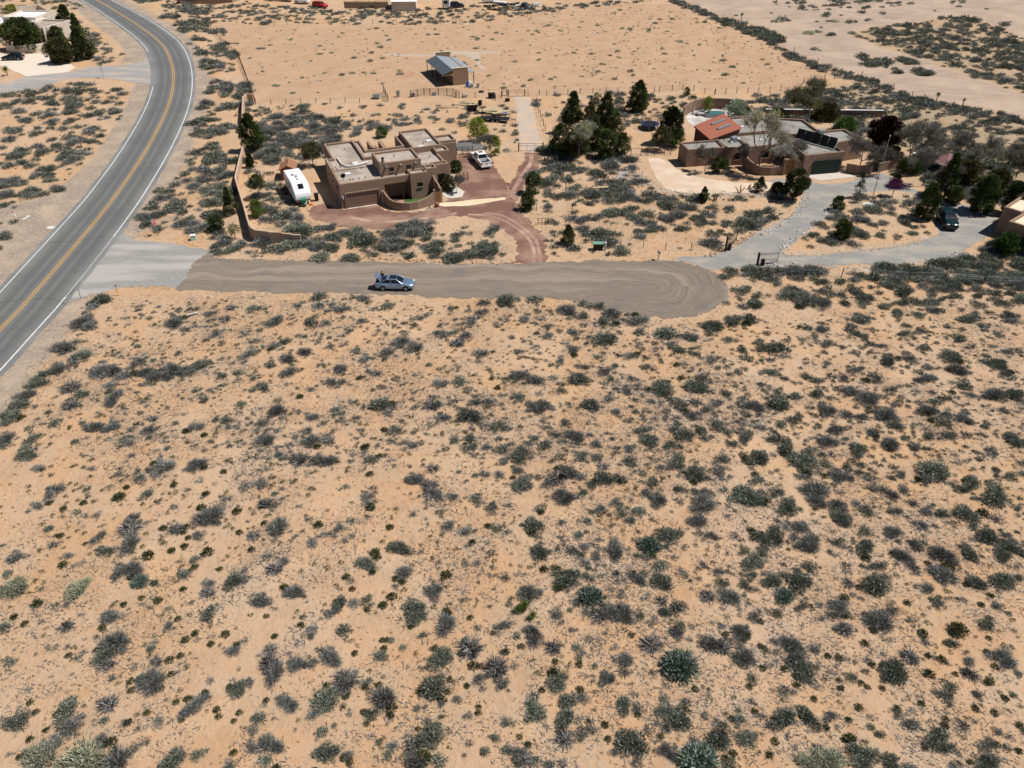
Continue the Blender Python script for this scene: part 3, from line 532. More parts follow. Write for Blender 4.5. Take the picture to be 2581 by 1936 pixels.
mb=MB(); mb.b2(12.5,12.85,-8.35,-7.9,0,2.4); mb.b2(14.2,14.55,-8.4,-7.95,0,2.4); mb.b2(12.5,14.55,-8.38,-7.92,2.4,2.6); mb.build('gate_arch','stucco2',H2); MB().b2(12.85,14.2,-8.2,-8.1,0,2.35).build('courtyard_gate','beam',H2)
rw=empty('curved_patio_wall',(*h2O,0),h2A,'tall curved brown patio wall wrapping the tub behind the tiled house wing','wall')
ribbonwall('wall_panel',[tuple(q) for q in crom([(8.2,22.5),(9.4,24.2),(13.4,26.9),(19,25.9),(20.6,21.7),(19.4,16.0),(18.6,13)],5)],[2.0]*31,.3,'stucco2',rw)
ew=empty('garden_wall',(*h2O,0),h2A,'low brown garden wall with planters east of the green garage door','wall')
ribbonwall('wall_panel',[(23.0,-9.2),(24.5,-10.6),(26.4,-10.6),(27.4,-9.6)],[1.5]*4,.3,'stucco2',ew)
ribbonwall('wall_panel',[(28.2,-10.0),(31,-9.4),(34.5,-8.6),(38,-8.2)],[1.45]*4,.3,'stucco2',ew)
bw=empty('retaining_wall',(*P(1955,292),0),math.radians(-2),'long brown retaining wall with pale cap behind the big willow','wall')
MB().box((9,0,.55),(22,.35,1.3)).build('wall_panel','stucco2',bw); MB().box((9,-.02,1.24),(22.1,.5,.08)).build('cap','offw',bw)
# --- right edge house ---
E1=empty('cream_roof_house',(0,0,0),0,'tan house with smooth cream roof cut off by the right edge of the photo','house')
def rect(p,a,w_,d_):
    a=math.radians(a); u=(math.cos(a),math.sin(a)); v=(-u[1],u[0]); return [p,(p[0]+u[0]*w_,p[1]+u[1]*w_),(p[0]+u[0]*w_+v[0]*d_,p[1]+u[1]*w_+v[1]*d_),(p[0]+v[0]*d_,p[1]+v[1]*d_)]
mb=MB(); rf=MB()
for pl,zt,rz in ((rect((64.6,94.45),-50,9,12),3.6,3.35),(rect((67.2,97.0),-50,10,14),3.85,3.6)):
    pass
pA=[(64.6,94.45),(71,86.8),(80,94),(74,102)]; pB=[(66.0,98.5),(67.4,96.7),(82,104),(79,110)]
for pl,zt,rz in ((pA,3.6,3.3),(pB,3.85,3.55)): ip=ring(mb,pl,zt,rz,t=.35); flatpoly(rf,ip,rz)
mb.build('wall','stucco',E1); rf.build('roof','roofcream',E1)
a_=math.degrees(math.atan2(86.8-94.45,71-64.6)); window(E1,66.5,92.2,1.6,1.2,1.1,a_-90)
cs=MB().box((63.2,92.2,.06),(2.2,1.4,.14),rz=math.radians(40)); tag(cs.build('concrete_step','conc'),'pale concrete slab on the gravel beside the cream-roofed house corner','slab')
# --- left house ---
LH=empty('pale_adobe_house',(-121,205,0),math.radians(-4),'pale adobe house with white roof and red awning at the upper left corner','house')
mb=MB(); rf=MB(); rf2=MB()
for pl,zt,rz,r_ in (([(-22,6),(-1,5.5),(-1,17),(-22,17)],4.0,3.6,rf),([(-1.3,4.5),(5.2,3.8),(6.6,12.5),(-1.3,13)],4.0,3.65,rf2),([(-26,-2),(-8,-2.5),(-8,6.5),(-26,7)],3.2,2.85,rf2),([(-12,13),(-3,13),(-3,22),(-12,22)],4.4,4.0,rf)):
    ip=ring(mb,pl,zt,rz); flatpoly(r_,ip,rz)
for k in range(5): mb.b2(-.8+k*1.35,-.45+k*1.35,3.0-k*.1,4.6-k*.1,-.2,4.02)
mb.build('wall','whitest',LH); rf.build('roof','roofwhite',LH); rf2.build('roof','roofg',LH)
for k in range(4): MB().b2(-.4+k*1.35,.5+k*1.35,4.25-k*.15,4.45-k*.15,.5,2.8).build('window','glass',LH)
aw=MB(); aw.add([(-13,4.2,2.8),(-7.4,4.2,2.7),(-6.9,6.5,3.9),(-13,6.5,3.9)],[(0,1,2,3),(3,2,1,0)]); aw.build('awning','red',LH)
for u,v in ((-18,9),(-12,12),(-7,8),(-4,11)): MB().b2(u-.5,u+.5,v-.4,v+.4,3.5,4.1).build('skylight','white',LH)
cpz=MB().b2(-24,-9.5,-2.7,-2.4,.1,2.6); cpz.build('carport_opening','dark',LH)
lw=empty('pale_yard_wall',(0,0,0),0,'pale curved yard wall beside the dark car at the left house','wall')
ribbonwall('wall_panel',[tuple(q) for q in crom([(-122.5,200.5),(-119,199.6),(-115.6,200.4),(-113.2,204),(-113.4,208)],4)],[1.7]*17,.3,'whitest',lw)
lw2=empty('far_yard_wall',(0,0,0),0,'long pale wall running behind the pale adobe house','wall')
ribbonwall('wall_panel',[P(45,36),P(100,30),P(140,52),P(160,68)],[2]*4,.3,'whitest',lw2)
# --- roadside adobe wall ---
RW=empty('roadside_adobe_wall',(*P(628,613),0),0,'long curving tan stucco wall with stepped top between highway and adobe house','wall')
tp=[1.75]*9+[1.75,1.75,1.65,1.6,1.5,1.45,1.35,1.3,1.25]; ox,oy=P(628,613)
wp=[P(x,y,t) for (x,y),t in zip(wallpx,tp)]
ribbonwall('wall_panel',[(a-ox,b_-oy) for a,b_ in wp],tp,.26,'wallst',RW,z0=-.3)
RW2=empty('roadside_wall_end',(*P(615,300),0),0,'short tan wall stub behind the tall dark juniper beside the paddock corner','wall')
ox,oy=P(615,300); wp=[P(612,320,1.7),P(610,290,1.7),P(611,262,1.7),P(612,243,1.7),P(620,236.5,1.7),P(636,236.5,1.7)]
ribbonwall('wall_panel',[(a-ox,b_-oy) for a,b_ in wp],[1.7]*6,.26,'wallst',RW2,z0=-.3)
# --- barn ---
B0=P(1143,215.9); BN=empty('horse_barn',(*B0,0),math.radians(20.5),'open-sided tan barn with blue-grey metal roof standing in the sandy paddock','barn')
mb=MB(); mb.b2(0,3.3,0,.2,-.2,3.45); mb.b2(-.0,3.3,13.0,13.2,-.2,3.75); mb.b2(3.1,3.3,.2,13,-.2,2.75); mb.b2(.05,.2,.2,13,-.2,2.95); mb.build('wall','barnbox',BN)
tr_=MB(); tr_.b2(-.06,3.36,-.05,.25,3.45,3.53); tr_.b2(-.06,3.36,12.95,13.25,3.75,3.83); tr_.build('parapet_trim','cream',BN)
def slab(name,pts,th,m,parent):
    mb=MB(); q=[Vector(p) for p in pts]; q2=[p-Vector((0,0,th)) for p in q]; mb.add(q+q2,[(0,1,2,3),(7,6,5,4),(0,4,5,1),(1,5,6,2),(2,6,7,3),(3,7,4,0)]); return mb.build(name,m,parent)
slab('roof',[(0,.24,3.2),(4.9,.24,2.35),(4.9,12.95,2.35),(0,12.95,3.2)],.07,'bluemetal',BN)
M['shaderoof']=mat('shaded_metal_roof',(.085,.10,.11),.5,(.065,.08,.09),3); slab('roof',[(-.02,-.35,3.2),(-.02,12.95,3.2),(-2.45,12.6,2.45),(-2.45,-.35,2.45)],.07,'shaderoof',BN)  # slope facing away from the sun: its shade is painted into the colour
sm_=MB()
for k in range(15): sm_.box((2.45,.6+k*.88,2.80),(4.95,.035,.035),ry=math.atan2(.85,4.9))
sm_.build('roof_seams','bluemetal',BN)
for v in (.2,4.2,8.3,12.4):
    MB().b2(-2.35,-2.22,v-.07,v+.07,-.2,2.4).build('post','rust',BN); MB().b2(4.55,4.68,v-.07,v+.07,-.2,2.35).build('post','rust',BN)
MB().b2(-2.45,0,-.1,.02,2.15,2.32).build('beam','lumber',BN); MB().b2(3.3,4.7,.1,.22,2.1,2.25).build('beam','lumber',BN)
tag(MB().add([(3.4,.5,.02),(4.5,.3,.02),(3.55,2.4,1.0)],[(0,1,2),(2,1,0)]).add([(3.4,.5,.02),(4.5,.3,.02),(3.55,2.4,.02)],[(0,1,2)]).build('tarp','white',None,loc=(*B0,0)),'white folded tarp leaning under the right side of the barn','tarp').rotation_euler=(0,0,math.radians(20.5))
# --- shed ---
SX=empty('garden_shed',(-36.1,117.6,0),math.radians(9),'small red-brown gabled garden shed behind the white camper','shed')
mb=MB(); mb.b2(0,2.3,0,2.9,-.1,1.75); mb.add([(0,0,1.75),(2.3,0,1.75),(1.15,0,2.3)],[(0,1,2)]); mb.add([(0,2.9,1.75),(2.3,2.9,1.75),(1.15,2.9,2.3)],[(2,1,0)]); mb.build('wall','shedw',SX)
slab('roof',[(-.2,-.25,1.7),(1.15,-.25,2.38),(1.15,3.1,2.38),(-.2,3.1,1.7)],.06,'shedr',SX); slab('roof',[(1.15,-.25,2.38),(2.5,-.25,1.7),(2.5,3.1,1.7),(1.15,3.1,2.38)],.06,'shedr',SX)
MB().b2(.55,1.75,-.04,-.005,0,1.7).build('door','shedw',SX); MB().b2(1.12,1.18,-.3,3.1,2.37,2.42).build('ridge_cap','rust',SX)
# --- far structures along the top edge ---
def gable(name,x0,x1,yb,dep,h1,h2,label,wm,rm,ang=0):
    a=P(x0,yb); b_=P(x1,yb); W=b_[0]-a[0]; e=empty(name,(*a,0),ang,label,'shed')
    mb=MB(); mb.b2(0,W,0,dep,-.2,h1); mb.add([(0,0,h1),(0,dep,h1),(0,dep/2,h2)],[(2,1,0)]); mb.add([(W,0,h1),(W,dep,h1),(W,dep/2,h2)],[(0,1,2)]); mb.build('wall',wm,e)
    slab('roof',[(-.3,-.3,h1-.05),(W+.3,-.3,h1-.05),(W+.3,dep/2,h2+.04),(-.3,dep/2,h2+.04)],.08,rm,e); slab('roof',[(-.3,dep/2,h2+.04),(W+.3,dep/2,h2+.04),(W+.3,dep+.3,h1-.05),(-.3,dep+.3,h1-.05)],.08,rm,e); return e
gable('metal_shed',988,1049,28,9,2.6,3.6,'long cream shed with bright white metal roof at the top edge','whitest','roofwhite',math.radians(3))
e=empty('tan_far_building',(*P(452,10),0),0,'low tan stucco building cut by the top edge above the highway bend','building')
ip=ring(mb:=MB(),[(0,0),(16,1),(16,12),(0,12)],3.2,2.9); mb.build('wall','stucco',e); flatpoly(rf:=MB(),ip,2.9); rf.build('roof','roofg',e)
e=empty('corral_screen',(*P(868,20),0),math.radians(-1),'long dark brown plank fence left of the white-roofed metal shed','fence')
mb=MB()
for k in range(60): mb.b2(k*.22,k*.22+.19,0,.05,-.1,1.7+.15*math.sin(k*2.1))
mb.build('plank_screen','wood',e)
e=empty('pergola_ruin',(*P(905,4),0),0,'pale cluttered timber pergola behind the dark plank fence','pergola')
mb=MB()
for k in range(9): mb.box((k*1.6,1+k%3,2.2),(.1,4,.12),rz=.2*(k%4)); mb.box((k*1.6,-.8,1.1),(.12,.12,2.2))
mb.build('timber_frame','lumber',e)
# ================= vehicles =================
def bring(x,w,zb,zt):
    md=(zb+zt)/2+.06
    return [(x,-w*.90,zb),(x,-w,zb+.14),(x,-w*1.01,md),(x,-w*.95,zt-.05),(x,-w*.80,zt),(x,w*.80,zt),(x,w*.95,zt-.05),(x,w*1.01,md),(x,w,zb+.14),(x,w*.90,zb)]
def wheel(parent,x,y,r=.34,w_=.22):
    s=1 if y>0 else -1
    t=MB().tube((x,y-s*w_,r),(x,y+s*.01,r),r,n=18).build('tyre','rubber',parent); rm_=MB().tube((x,y,r),(x,y+s*.025,r),r*.62,n=14)
    for k in range(5):
        a=k*2*math.pi/5; rm_.box((x+math.cos(a)*r*.32,y+s*.03,r+math.sin(a)*r*.32),(r*.62,.02,.05),ry=-a)
    rm_.build('rim','metal',t); return t
def sedan(name,loc,rz,paint,label,cat='car',trunk=False,suv=False,group=None):
    e=empty(name,(*loc,.035),rz,label,cat,group); dz=.22 if suv else 0
    st=[(-2.44,.70,.42,.86),(-2.40,.80,.36,.96),(-2.2,.88,.30,1.02),(-1.7,.91,.27,1.05),(-.9,.925,.25,1.02),(0,.93,.25,1.0),(.9,.925,.25,.98),(1.35,.92,.27,.95),(1.9,.89,.28,.87),(2.25,.84,.30,.78),(2.40,.76,.34,.68),(2.45,.66,.38,.58)]
    rings=[bring(x,w,zb+dz*.3,zt+dz) for x,w,zb,zt in st]; mb=MB().loft(rings)
    body=mb.build('body',paint,e,smooth=True)
    for x in (-1.45,1.45):
        for s in (-1,1): MB().tube((x,s*.90,.36),(x,s*.945,.36),.40,n=20).build('wheel_arch','dark',e); wheel(e,x,s*.955,.335)
    zr=1.45+dz; xb=-1.95 if not suv else -2.3; tb=-.95 if not suv else -2.0
    bot=[(xb,-.76),(1.05,-.80),(1.05,.80),(xb,.76)]; B4=[Vector((x,y,1.0+dz)) for x,y in bot]; T4=[Vector((x,y,zr)) for x,y in ((tb,-.60),(.28,-.60),(.28,.60),(tb,.60))]
    mid=[b_.lerp(t,.5)+Vector((0,(.045 if b_.y>0 else -.045),.02)) for b_,t in zip(B4,T4)]
    mb=MB().loft([B4,mid,T4],cap=False)
    mb.build('window_glass','glass',e)
    mb=MB()
    for i in range(4): mb.tube(B4[i],mid[i],.045,n=5); mb.tube(mid[i],T4[i],.045,.05,n=5)
    for s in (-1,1):
        mb.tube((-.42,s*.815,1.0+dz),(-.40,s*.64,zr),.035,n=5)
        mb.tube((tb,s*.60,zr),(.28,s*.60,zr),.05,n=6)
        mb.tube((xb,s*.77,1.01+dz),(1.05,s*.81,1.0+dz),.025,n=5)
    mb.build('pillar',paint,e)
    rf=MB().loft([[(tb-.05,-.56,zr-.01),(tb-.05,.56,zr-.01),(tb-.03,.5,zr+.03),(tb-.03,-.5,zr+.03)],[(-.4,-.62,zr),(-.4,.62,zr),(-.4,.5,zr+.06),(-.4,-.5,zr+.06)],[(.3,-.58,zr-.01),(.3,.58,zr-.01),(.28,.5,zr+.03),(.28,-.5,zr+.03)]]); rf.build('roof_panel',paint,e)
    sr=MB(); sr.add([(-.62,-.46,zr+.066),(.26,-.46,zr+.045),(.26,.46,zr+.045),(-.62,.46,zr+.066)],[(0,1,2,3)]); sr.build('sunroof','glass',e)
    for s in (-1,1):
        MB().box((2.28,s*.62,.72+dz),(.26,.34,.12),rz=-s*.35).build('headlight','offw',e); MB().box((-2.39,s*.62,.86+dz),(.12,.36,.13)).build('taillight','red',e)
        MB().box((.86,s*.98,1.03+dz),(.16,.20,.12)).build('mirror',paint,e); MB().box((-.05,s*.945,.86+dz),(.18,.03,.03)).build('door_handle','offw',e); MB().box((-.95,s*.94,.88+dz),(.18,.03,.03)).build('door_handle','offw',e)
    MB().box((2.42,0,.52+dz),(.06,.9,.20)).build('grille','black',e); MB().box((-2.445,0,.62+dz),(.02,.5,.14)).build('licence_plate','offw',e)
    if trunk:
        MB().b2(-2.35,-1.75,-.62,.62,1.045,1.075).build('trunk_well','dark',e)
        lid=MB().loft([[(-1.80,-.62,1.08),(-1.80,.62,1.08),(-1.74,.62,1.08),(-1.74,-.62,1.08)],[(-2.02,-.66,1.62),(-2.02,.66,1.62),(-1.96,.66,1.64),(-1.96,-.66,1.64)],[(-2.18,-.60,1.72),(-2.18,.60,1.72),(-2.12,.60,1.76),(-2.12,-.60,1.76)],[(-2.42,-.55,1.74),(-2.42,.55,1.74),(-2.42,.55,1.78),(-2.42,-.55,1.78)]]); lid.build('trunk_lid',paint,e)
    return e
p=P(997,726); sedan('parked_sedan',p,math.radians(-1.5),'silver','silver-blue sedan with raised boot lid parked on the dead-end street','car',trunk=True).scale=(.95,.95,.97)
# person behind the open trunk
pe=P(966,716)
def skin(name,verts,edges,rad,m,parent,loc=None,root=0,sub=1):
    me=D.meshes.new(name); me.from_pydata(verts,edges,[]); o=D.objects.new(name,me); COL.objects.link(o)
    if parent: o.parent=parent
    if loc: o.location=loc
    s=o.modifiers.new('skin','SKIN'); s.use_smooth_shade=True
    for i,v in enumerate(me.skin_vertices[0].data):
        v.radius=rad[i] if isinstance(rad[i],tuple) else (rad[i],rad[i]); v.use_root=(i==root)
    b_=o.modifiers.new('sub','SUBSURF'); b_.levels=sub; b_.render_levels=sub+1; me.materials.append(M[m] if isinstance(m,str) else m); return o
fz=.03
body=skin('person',[(0,0,.95),(0,.0,1.12),(0.02,0,1.32),(.03,0,1.45),(.04,0,1.52),(.06,0,1.60),(.075,0,1.70),
 (0,.10,.88),(.02,.11,.50),(-.01,.12,.09),(.12,.13,.04),(0,-.10,.88),(.03,-.11,.50),(.0,-.12,.09),(.13,-.13,.04),
 (.03,.19,1.40),(.10,.27,1.16),(.33,.24,1.08),(.40,.23,1.08),(.47,.26,1.08),(.48,.235,1.075),(.48,.21,1.07),(.46,.19,1.06),(.43,.28,1.09),
 (.03,-.19,1.40),(.12,-.27,1.17),(.34,-.22,1.10),(.41,-.21,1.10),(.48,-.24,1.10),(.49,-.215,1.10),(.49,-.19,1.09),(.47,-.17,1.08),(.44,-.15,1.11)],
 [(0,1),(1,2),(2,3),(3,4),(4,5),(5,6),(0,7),(7,8),(8,9),(9,10),(0,11),(11,12),(12,13),(13,14),(2,15),(15,16),(16,17),(17,18),(18,19),(18,20),(18,21),(18,22),(18,23),(2,24),(24,25),(25,26),(26,27),(27,28),(27,29),(27,30),(27,31),(27,32)],
 [(.12,.15),(.10,.14),(.11,.17),(.08,.10),.055,.085,.075,.085,.06,.045,.035,.085,.06,.045,.035,.06,.05,.038,.032,.010,.010,.010,.009,.011,.06,.05,.038,.032,.010,.010,.010,.009,.011],'skin',None,(pe[0],pe[1],.03))
body.rotation_euler=(0,0,math.radians(-95)); tag(body,'person in dark vest with white sleeve standing behind the open boot of the silver sedan','person')
skin('jacket',[(0,0,.9),(0,0,1.12),(.02,0,1.32),(.03,0,1.44),(.03,.19,1.40),(.10,.27,1.16)],[(0,1),(1,2),(2,3),(2,4),(4,5)],[(.135,.165),(.12,.16),(.13,.19),(.09,.11),.075,.062],'cloth',body)
skin('trousers',[(0,0,.93),(0,.10,.86),(.02,.11,.5),(-.01,.12,.10),(0,-.10,.86),(.03,-.11,.5),(0,-.12,.10)],[(0,1),(1,2),(2,3),(0,4),(4,5),(5,6)],[(.13,.15),.10,.075,.06,.10,.075,.06],'cloth',body)
skin('sleeve',[(.03,-.17,1.40),(.12,-.27,1.17),(.34,-.22,1.10)],[(0,1),(1,2)],[.075,.064,.05],'sleeve',body)
skin('sleeve',[(.03,.17,1.40),(.10,.27,1.16),(.33,.24,1.08)],[(0,1),(1,2)],[.073,.062,.05],'sleeve',body)
skin('hair',[(.03,0,1.60),(.045,0,1.69),(.07,0,1.745)],[(0,1),(1,2)],[(.085,.09),(.09,.09),(.07,.075)],'hair',body)
fc=MB(); fc.box((.155,0,1.655),(.03,.022,.045)); fc.build('nose','skin',body)
ey=MB(); ey.box((.148,.032,1.672),(.01,.022,.010)); ey.box((.148,-.032,1.672),(.01,.022,.010)); ey.box((.14,0,1.615),(.012,.045,.008)); ey.build('eyes_and_mouth','hair',body)
er=MB(); er.box((.07,.09,1.655),(.03,.02,.055)); er.box((.07,-.09,1.655),(.03,.02,.055)); er.build('ear','skin',body)
# pickup
a=Vector(P(1196,404)); b_=Vector(P(1228,425)); cpt=(a+b_)/2; d=a-b_
PK=empty('pickup_truck',(*P(1212,412),.03),math.radians(111),'white crew-cab pickup with open dark bed parked on the red gravel','pickup')
MB().loft([bring(x,w,zb,zt) for x,w,zb,zt in ((.35,.97,.5,1.15),(1.2,.99,.45,1.17),(1.9,.98,.5,1.15),(2.6,.94,.5,1.08),(2.85,.88,.5,1.0),(2.92,.8,.55,.9))]).build('body','white',PK,bevel=.03)
MB().loft([bring(x,w,.5,1.17) for x,w in ((-1.05,.98),(0,.98),(.36,.97))]).build('cab_side','white',PK,bevel=.02)
mb=MB(); mb.b2(-2.9,-1.05,.80,.98,.5,1.22); mb.b2(-2.9,-1.05,-.98,-.80,.5,1.22); mb.b2(-2.9,-1.05,-.80,.80,.5,.72); mb.build('bed','white',PK,bevel=.02); MB().b2(-2.8,-1.1,-.79,.79,.722,.735).build('bed_liner','rubber',PK)
MB().b2(-1.12,-1.05,-.8,.8,.73,1.2).build('bed_bulkhead','white',PK)
tg_=MB().b2(-2.98,-2.9,-.8,.8,.55,1.2).build('tailgate','white',PK,bevel=.02); MB().b2(-2.99,-2.975,-.12,.12,.95,1.08).build('emblem','metal',tg_)
MB().b2(-3.12,-2.95,-.95,.95,.42,.62).build('rear_bumper','offw',PK,bevel=.02); MB().b2(2.88,3.05,-.92,.92,.42,.66).build('front_bumper','metal',PK,bevel=.02)
B4=[Vector(q) for q in ((-1.05,-.84,1.15),(1.25,-.86,1.15),(1.25,.86,1.15),(-1.05,.84,1.15))]; T4=[Vector(q) for q in ((-.85,-.70,1.80),(.55,-.70,1.80),(.55,.70,1.80),(-.85,.70,1.80))]
MB().loft([B4,T4],cap=False).build('window_glass','glass',PK)
mb=MB()
for q,t in zip(B4,T4): mb.tube(q,t,.06,n=6)
for s in (-1,1): mb.tube((.1,s*.865,1.15),(.1,s*.72,1.8),.05,n=5)
mb.build('pillar','white',PK); MB().loft([[(-.95,-.72,1.79),(-.95,.72,1.79),(-.93,.66,1.87),(-.93,-.66,1.87)],[(.62,-.72,1.79),(.62,.72,1.79),(.58,.66,1.87),(.58,-.66,1.87)]]).build('roof_panel','white',PK)
MB().b2(-.25,.35,-.36,.36,1.872,1.882).build('sunroof','glass',PK)
for x in (-1.9,1.75):
    for s in (-1,1): wheel(PK,x,s*1.0,.40,.26)
for s in (-1,1): MB().box((-2.95,s*.88,.95),(.06,.14,.35)).build('taillight','red',PK); MB().box((1.15,s*1.10,1.25),(.12,.2,.22)).build('mirror','black',PK); MB().box((2.88,s*.74,.88),(.1,.26,.2)).build('headlight','offw',PK)
MB().b2(-2.995,-2.98,-.24,.24,.70,.84).build('licence_plate','yellow',tg_)
# camper trailer
rva=math.atan2(-5.78,2.65); RV=empty('camper_trailer',(-32.0,111.4,0),rva,'white travel trailer with dark front window parked beside the adobe house','trailer')
def rvr(x,z0,z1,w=1.22): return [(x,-w,z0),(x,-w,z1-.12),(x,-w+.1,z1),(x,w-.1,z1),(x,w,z1-.12),(x,w,z0)]
MB().loft([rvr(-3.4,.7,3.0),rvr(1.6,.7,3.0),rvr(2.4,.7,2.85),rvr(3.15,.75,2.35,1.2),rvr(3.65,.85,1.75,1.15),rvr(3.78,.95,1.35,1.1)]).build('body','white',RV,bevel=.03)
MB().loft([rvr(-3.35,.45,.74,1.1),rvr(3.5,.5,.8,1.05)]).build('skirt','metal',RV)
wn=MB(); wn.add([(2.52,-.38,2.80),(2.52,.38,2.80),(3.2,.38,2.34),(3.2,-.38,2.34)],[(0,1,2,3)]); wq=wn.build('front_window','glass',RV); wq.location=(.03,0,.05)
MB().b2(-1.2,-.4,-.38,.38,3.0,3.32).build('air_conditioner','white',RV,bevel=.06); MB().b2(-.1,.3,-.18,.18,3.0,3.1).build('roof_vent','metal',RV); MB().b2(.9,1.2,-.2,.1,3.0,3.05).build('roof_vent','black',RV)
for s in (-1,1):
    for x in (-1.5,.3): MB().b2(x-.45,x+.45,s*1.225-.01,s*1.225+.01,1.6,2.3).build('side_window','glass',RV)
    for x in (-.9,-.15): wheel(RV,x,s*1.16,.34,.2)
    MB().path([(3.6,s*.45,.55),(4.7,0,.5)],.05).build('hitch','offw',RV)
MB().tube((4.0,-.0,.55),(4.0,0,1.0),.16,n=10).build('gas_bottle','offw',RV)
for (px,py),lb,mt in (((768,520),'dark teal-green wheeled bin in front of the camper trailer','binhg'),((799,506),'black wheeled bin beside the red gravel and camper','black')):
    q=P(px,py); e=empty('wheelie_bin',(*q,0),.2,lb,'bin','wheeled bins by the camper')
    MB().loft([[(-.22,-.25,.08),(.22,-.25,.08),(.22,.25,.08),(-.22,.25,.08)],[(-.3,-.34,1.0),(.3,-.34,1.0),(.3,.34,1.0),(-.3,.34,1.0)]]).build('bin_body',mt,e); MB().box((0,0,1.04),(.66,.74,.07),rx=.08).build('lid',mt,e); MB().tube((-.28,.30,.1),(.28,.30,.1),.1,n=10).build('wheel','rubber',e)
tag(MB().b2(-.25,.25,-.15,.15,0,.2).build('hose_reel','orange',None,loc=(*P(784,517),.02)),'small orange item on the sand between the two bins','hose reel')
# other vehicles
q1=Vector(P(2364,549)); q2=Vector(P(2398,566)); d=q2-q1
sedan('parked_car',tuple(Vector(P(2384,566))),math.radians(-98),'greencar','dark green car glinting in the sun on the grey gravel lot by the cream-roofed house','car',suv=True)
sedan('parked_car',P(35,151),math.radians(185),'navy','black car on the pale pad in front of the left house','car')
far=[('parked_car',(1150,20),10,'navy','dark car parked next to a small white box truck at the top edge','car'),('parked_car',(808,20),-25,'red','dark red car among shrubs near the plank fence','car'),('parked_car',(762,9),160,'white','white car with open yellow tail near the top edge','car'),('parked_car',(1322,22),80,'greencar','black car amid junk at the top edge','car')]
for nme,(x,y),r,pt,lb,ct2 in far: sedan(nme,P(x,y),math.radians(r),pt,lb,ct2,suv=True)
e=empty('box_truck',(*P(1127,20),0),math.radians(85),'small white box trailer standing upright beside a dark car at the top edge','trailer')
MB().b2(-2.2,1.6,-1.1,1.1,.6,2.9).build('cargo_box','white',e,bevel=.05); MB().b2(-2.23,-2.2,-.6,.6,1.5,2.3).build('window','glass',e); [wheel(e,x,s*1.05,.38) for x in (-.9,) for s in (-1,1)]; MB().path([(1.6,0,.6),(2.6,0,.5)],.06).build('hitch','metal',e)
e=empty('box_truck',(*P(716,3),0),0,'white blue-sided trailer cut by the top edge above the paddock','trailer'); MB().b2(-3,2.6,-1.2,1.2,.6,2.8).build('cargo_box','white',e,bevel=.05); [wheel(e,x,s*1.15,.4) for x in (-.6,.4) for s in (-1,1)]
e=empty('box_truck',(*P(1232,8),0),.2,'silver-white camper shell beside junk at the top edge','trailer'); MB().b2(-2,2,-1.1,1.1,.6,2.4).build('cargo_box','offw',e,bevel=.05); [wheel(e,0,s*1.05,.38) for s in (-1,1)]
e=empty('flatbed_trailer',(*P(1266,16),0),math.radians(-25),'long flat trailer with white cover in the junk row at the top edge','trailer'); MB().b2(-3.4,2.4,-.9,.9,.7,.85).build('deck','black',e); MB().b2(-3.0,1.2,-.7,.7,.86,1.3).build('cover','white',e,bevel=.08); [wheel(e,x,s*.95,.36) for x in (-.4,.5) for s in (-1,1)]; MB().path([(2.4,0,.7),(3.6,0,.5)],.07).build('hitch','metal',e)
e=empty('boat',(*P(1298,22),0),math.radians(-15),'old white boat hull in the junk row right of the rusty cone','boat'); MB().loft([[(-2.2,-.8,.9),(-2.2,.8,.9),(-2.2,.5,.3),(-2.2,-.5,.3)],[(.6,-.9,1.0),(.6,.9,1.0),(.6,.5,.3),(.6,-.5,.3)],[(2.4,-.1,1.2),(2.4,.1,1.2),(2.3,.05,.9),(2.3,-.05,.9)]]).build('hull','offw',e); MB().b2(-1.8,.2,-.5,.5,.95,1.35).build('seats','black',e)
tag(MB().tube((0,0,0),(0,0,1.6),.9,.05,n=14).build('feed_hopper','shedr',None,loc=(*P(1284,26),0)),'rust-orange cone between trailer and boat at the top edge','hopper')
for k,(x,y) in enumerate(((1235,22),(1308,27),(1335,24),(1350,17),(1250,28))):
    mb=MB(); r=random.Random(k)
    for j in range(9): mb.box((r.uniform(-1.4,1.4),r.uniform(-.8,.8),r.uniform(.15,.9)),(r.uniform(.3,1.4),r.uniform(.2,.8),r.uniform(.1,.6)),rz=r.uniform(0,3),rx=r.uniform(-.3,.3))
    tag(mb.build('junk_pile',['black','galv','metal','offw','rust'][k],None,loc=(*P(x,y),0)),['black scrap heap left of the flatbed','galvanised scrap right of the boat','grey metal scrap under the black car','pale appliance heap at the right end of the junk row','rusty scrap in front of the flatbed'][k],'junk','scrap heaps along the top edge')
# utility trailer, lumber
def utrailer(loc,rz,label,L_=5.0,tilt=0):
    e=empty('utility_trailer',(*loc,0),rz,label,'trailer'); mb=MB()
    mb.b2(-L_/2,L_/2,-.95,.95,.62,.70); 
    for s in (-1,1):
        mb.path([(-L_/2,s*.95,1.1),(L_/2,s*.95,1.1)],.035)
        for k in range(7): mb.tube((-L_/2+k*L_/6,s*.95,.65),(-L_/2+k*L_/6,s*.95,1.1),.03,n=5)
    mb.build('deck','black',e); rp=MB()
    for k in range(6): rp.path([(L_/2,-.8+k*.32,.7),(L_/2+.12,-.8+k*.32,1.9)],.025)
    rp.path([(L_/2+.12,-.9,1.9),(L_/2+.12,.9,1.9)],.03); rp.path([(L_/2,-.9,.7),(L_/2+.12,-.9,1.9)],.03); rp.build('ramp','black',e)
    for x in (-.42,.42):
        for s in (-1,1): wheel(e,x,s*1.1,.36,.2); 
    for s in (-1,1): MB().b2(-.95,.95,s*1.04-.12,s*1.04+.12,.76,.82).build('fender','black',e)
    MB().path([(-L_/2,.6,.6),(-L_/2-1.3,0,.5),(-L_/2,-.6,.6)],.05).build('hitch','black',e); return e
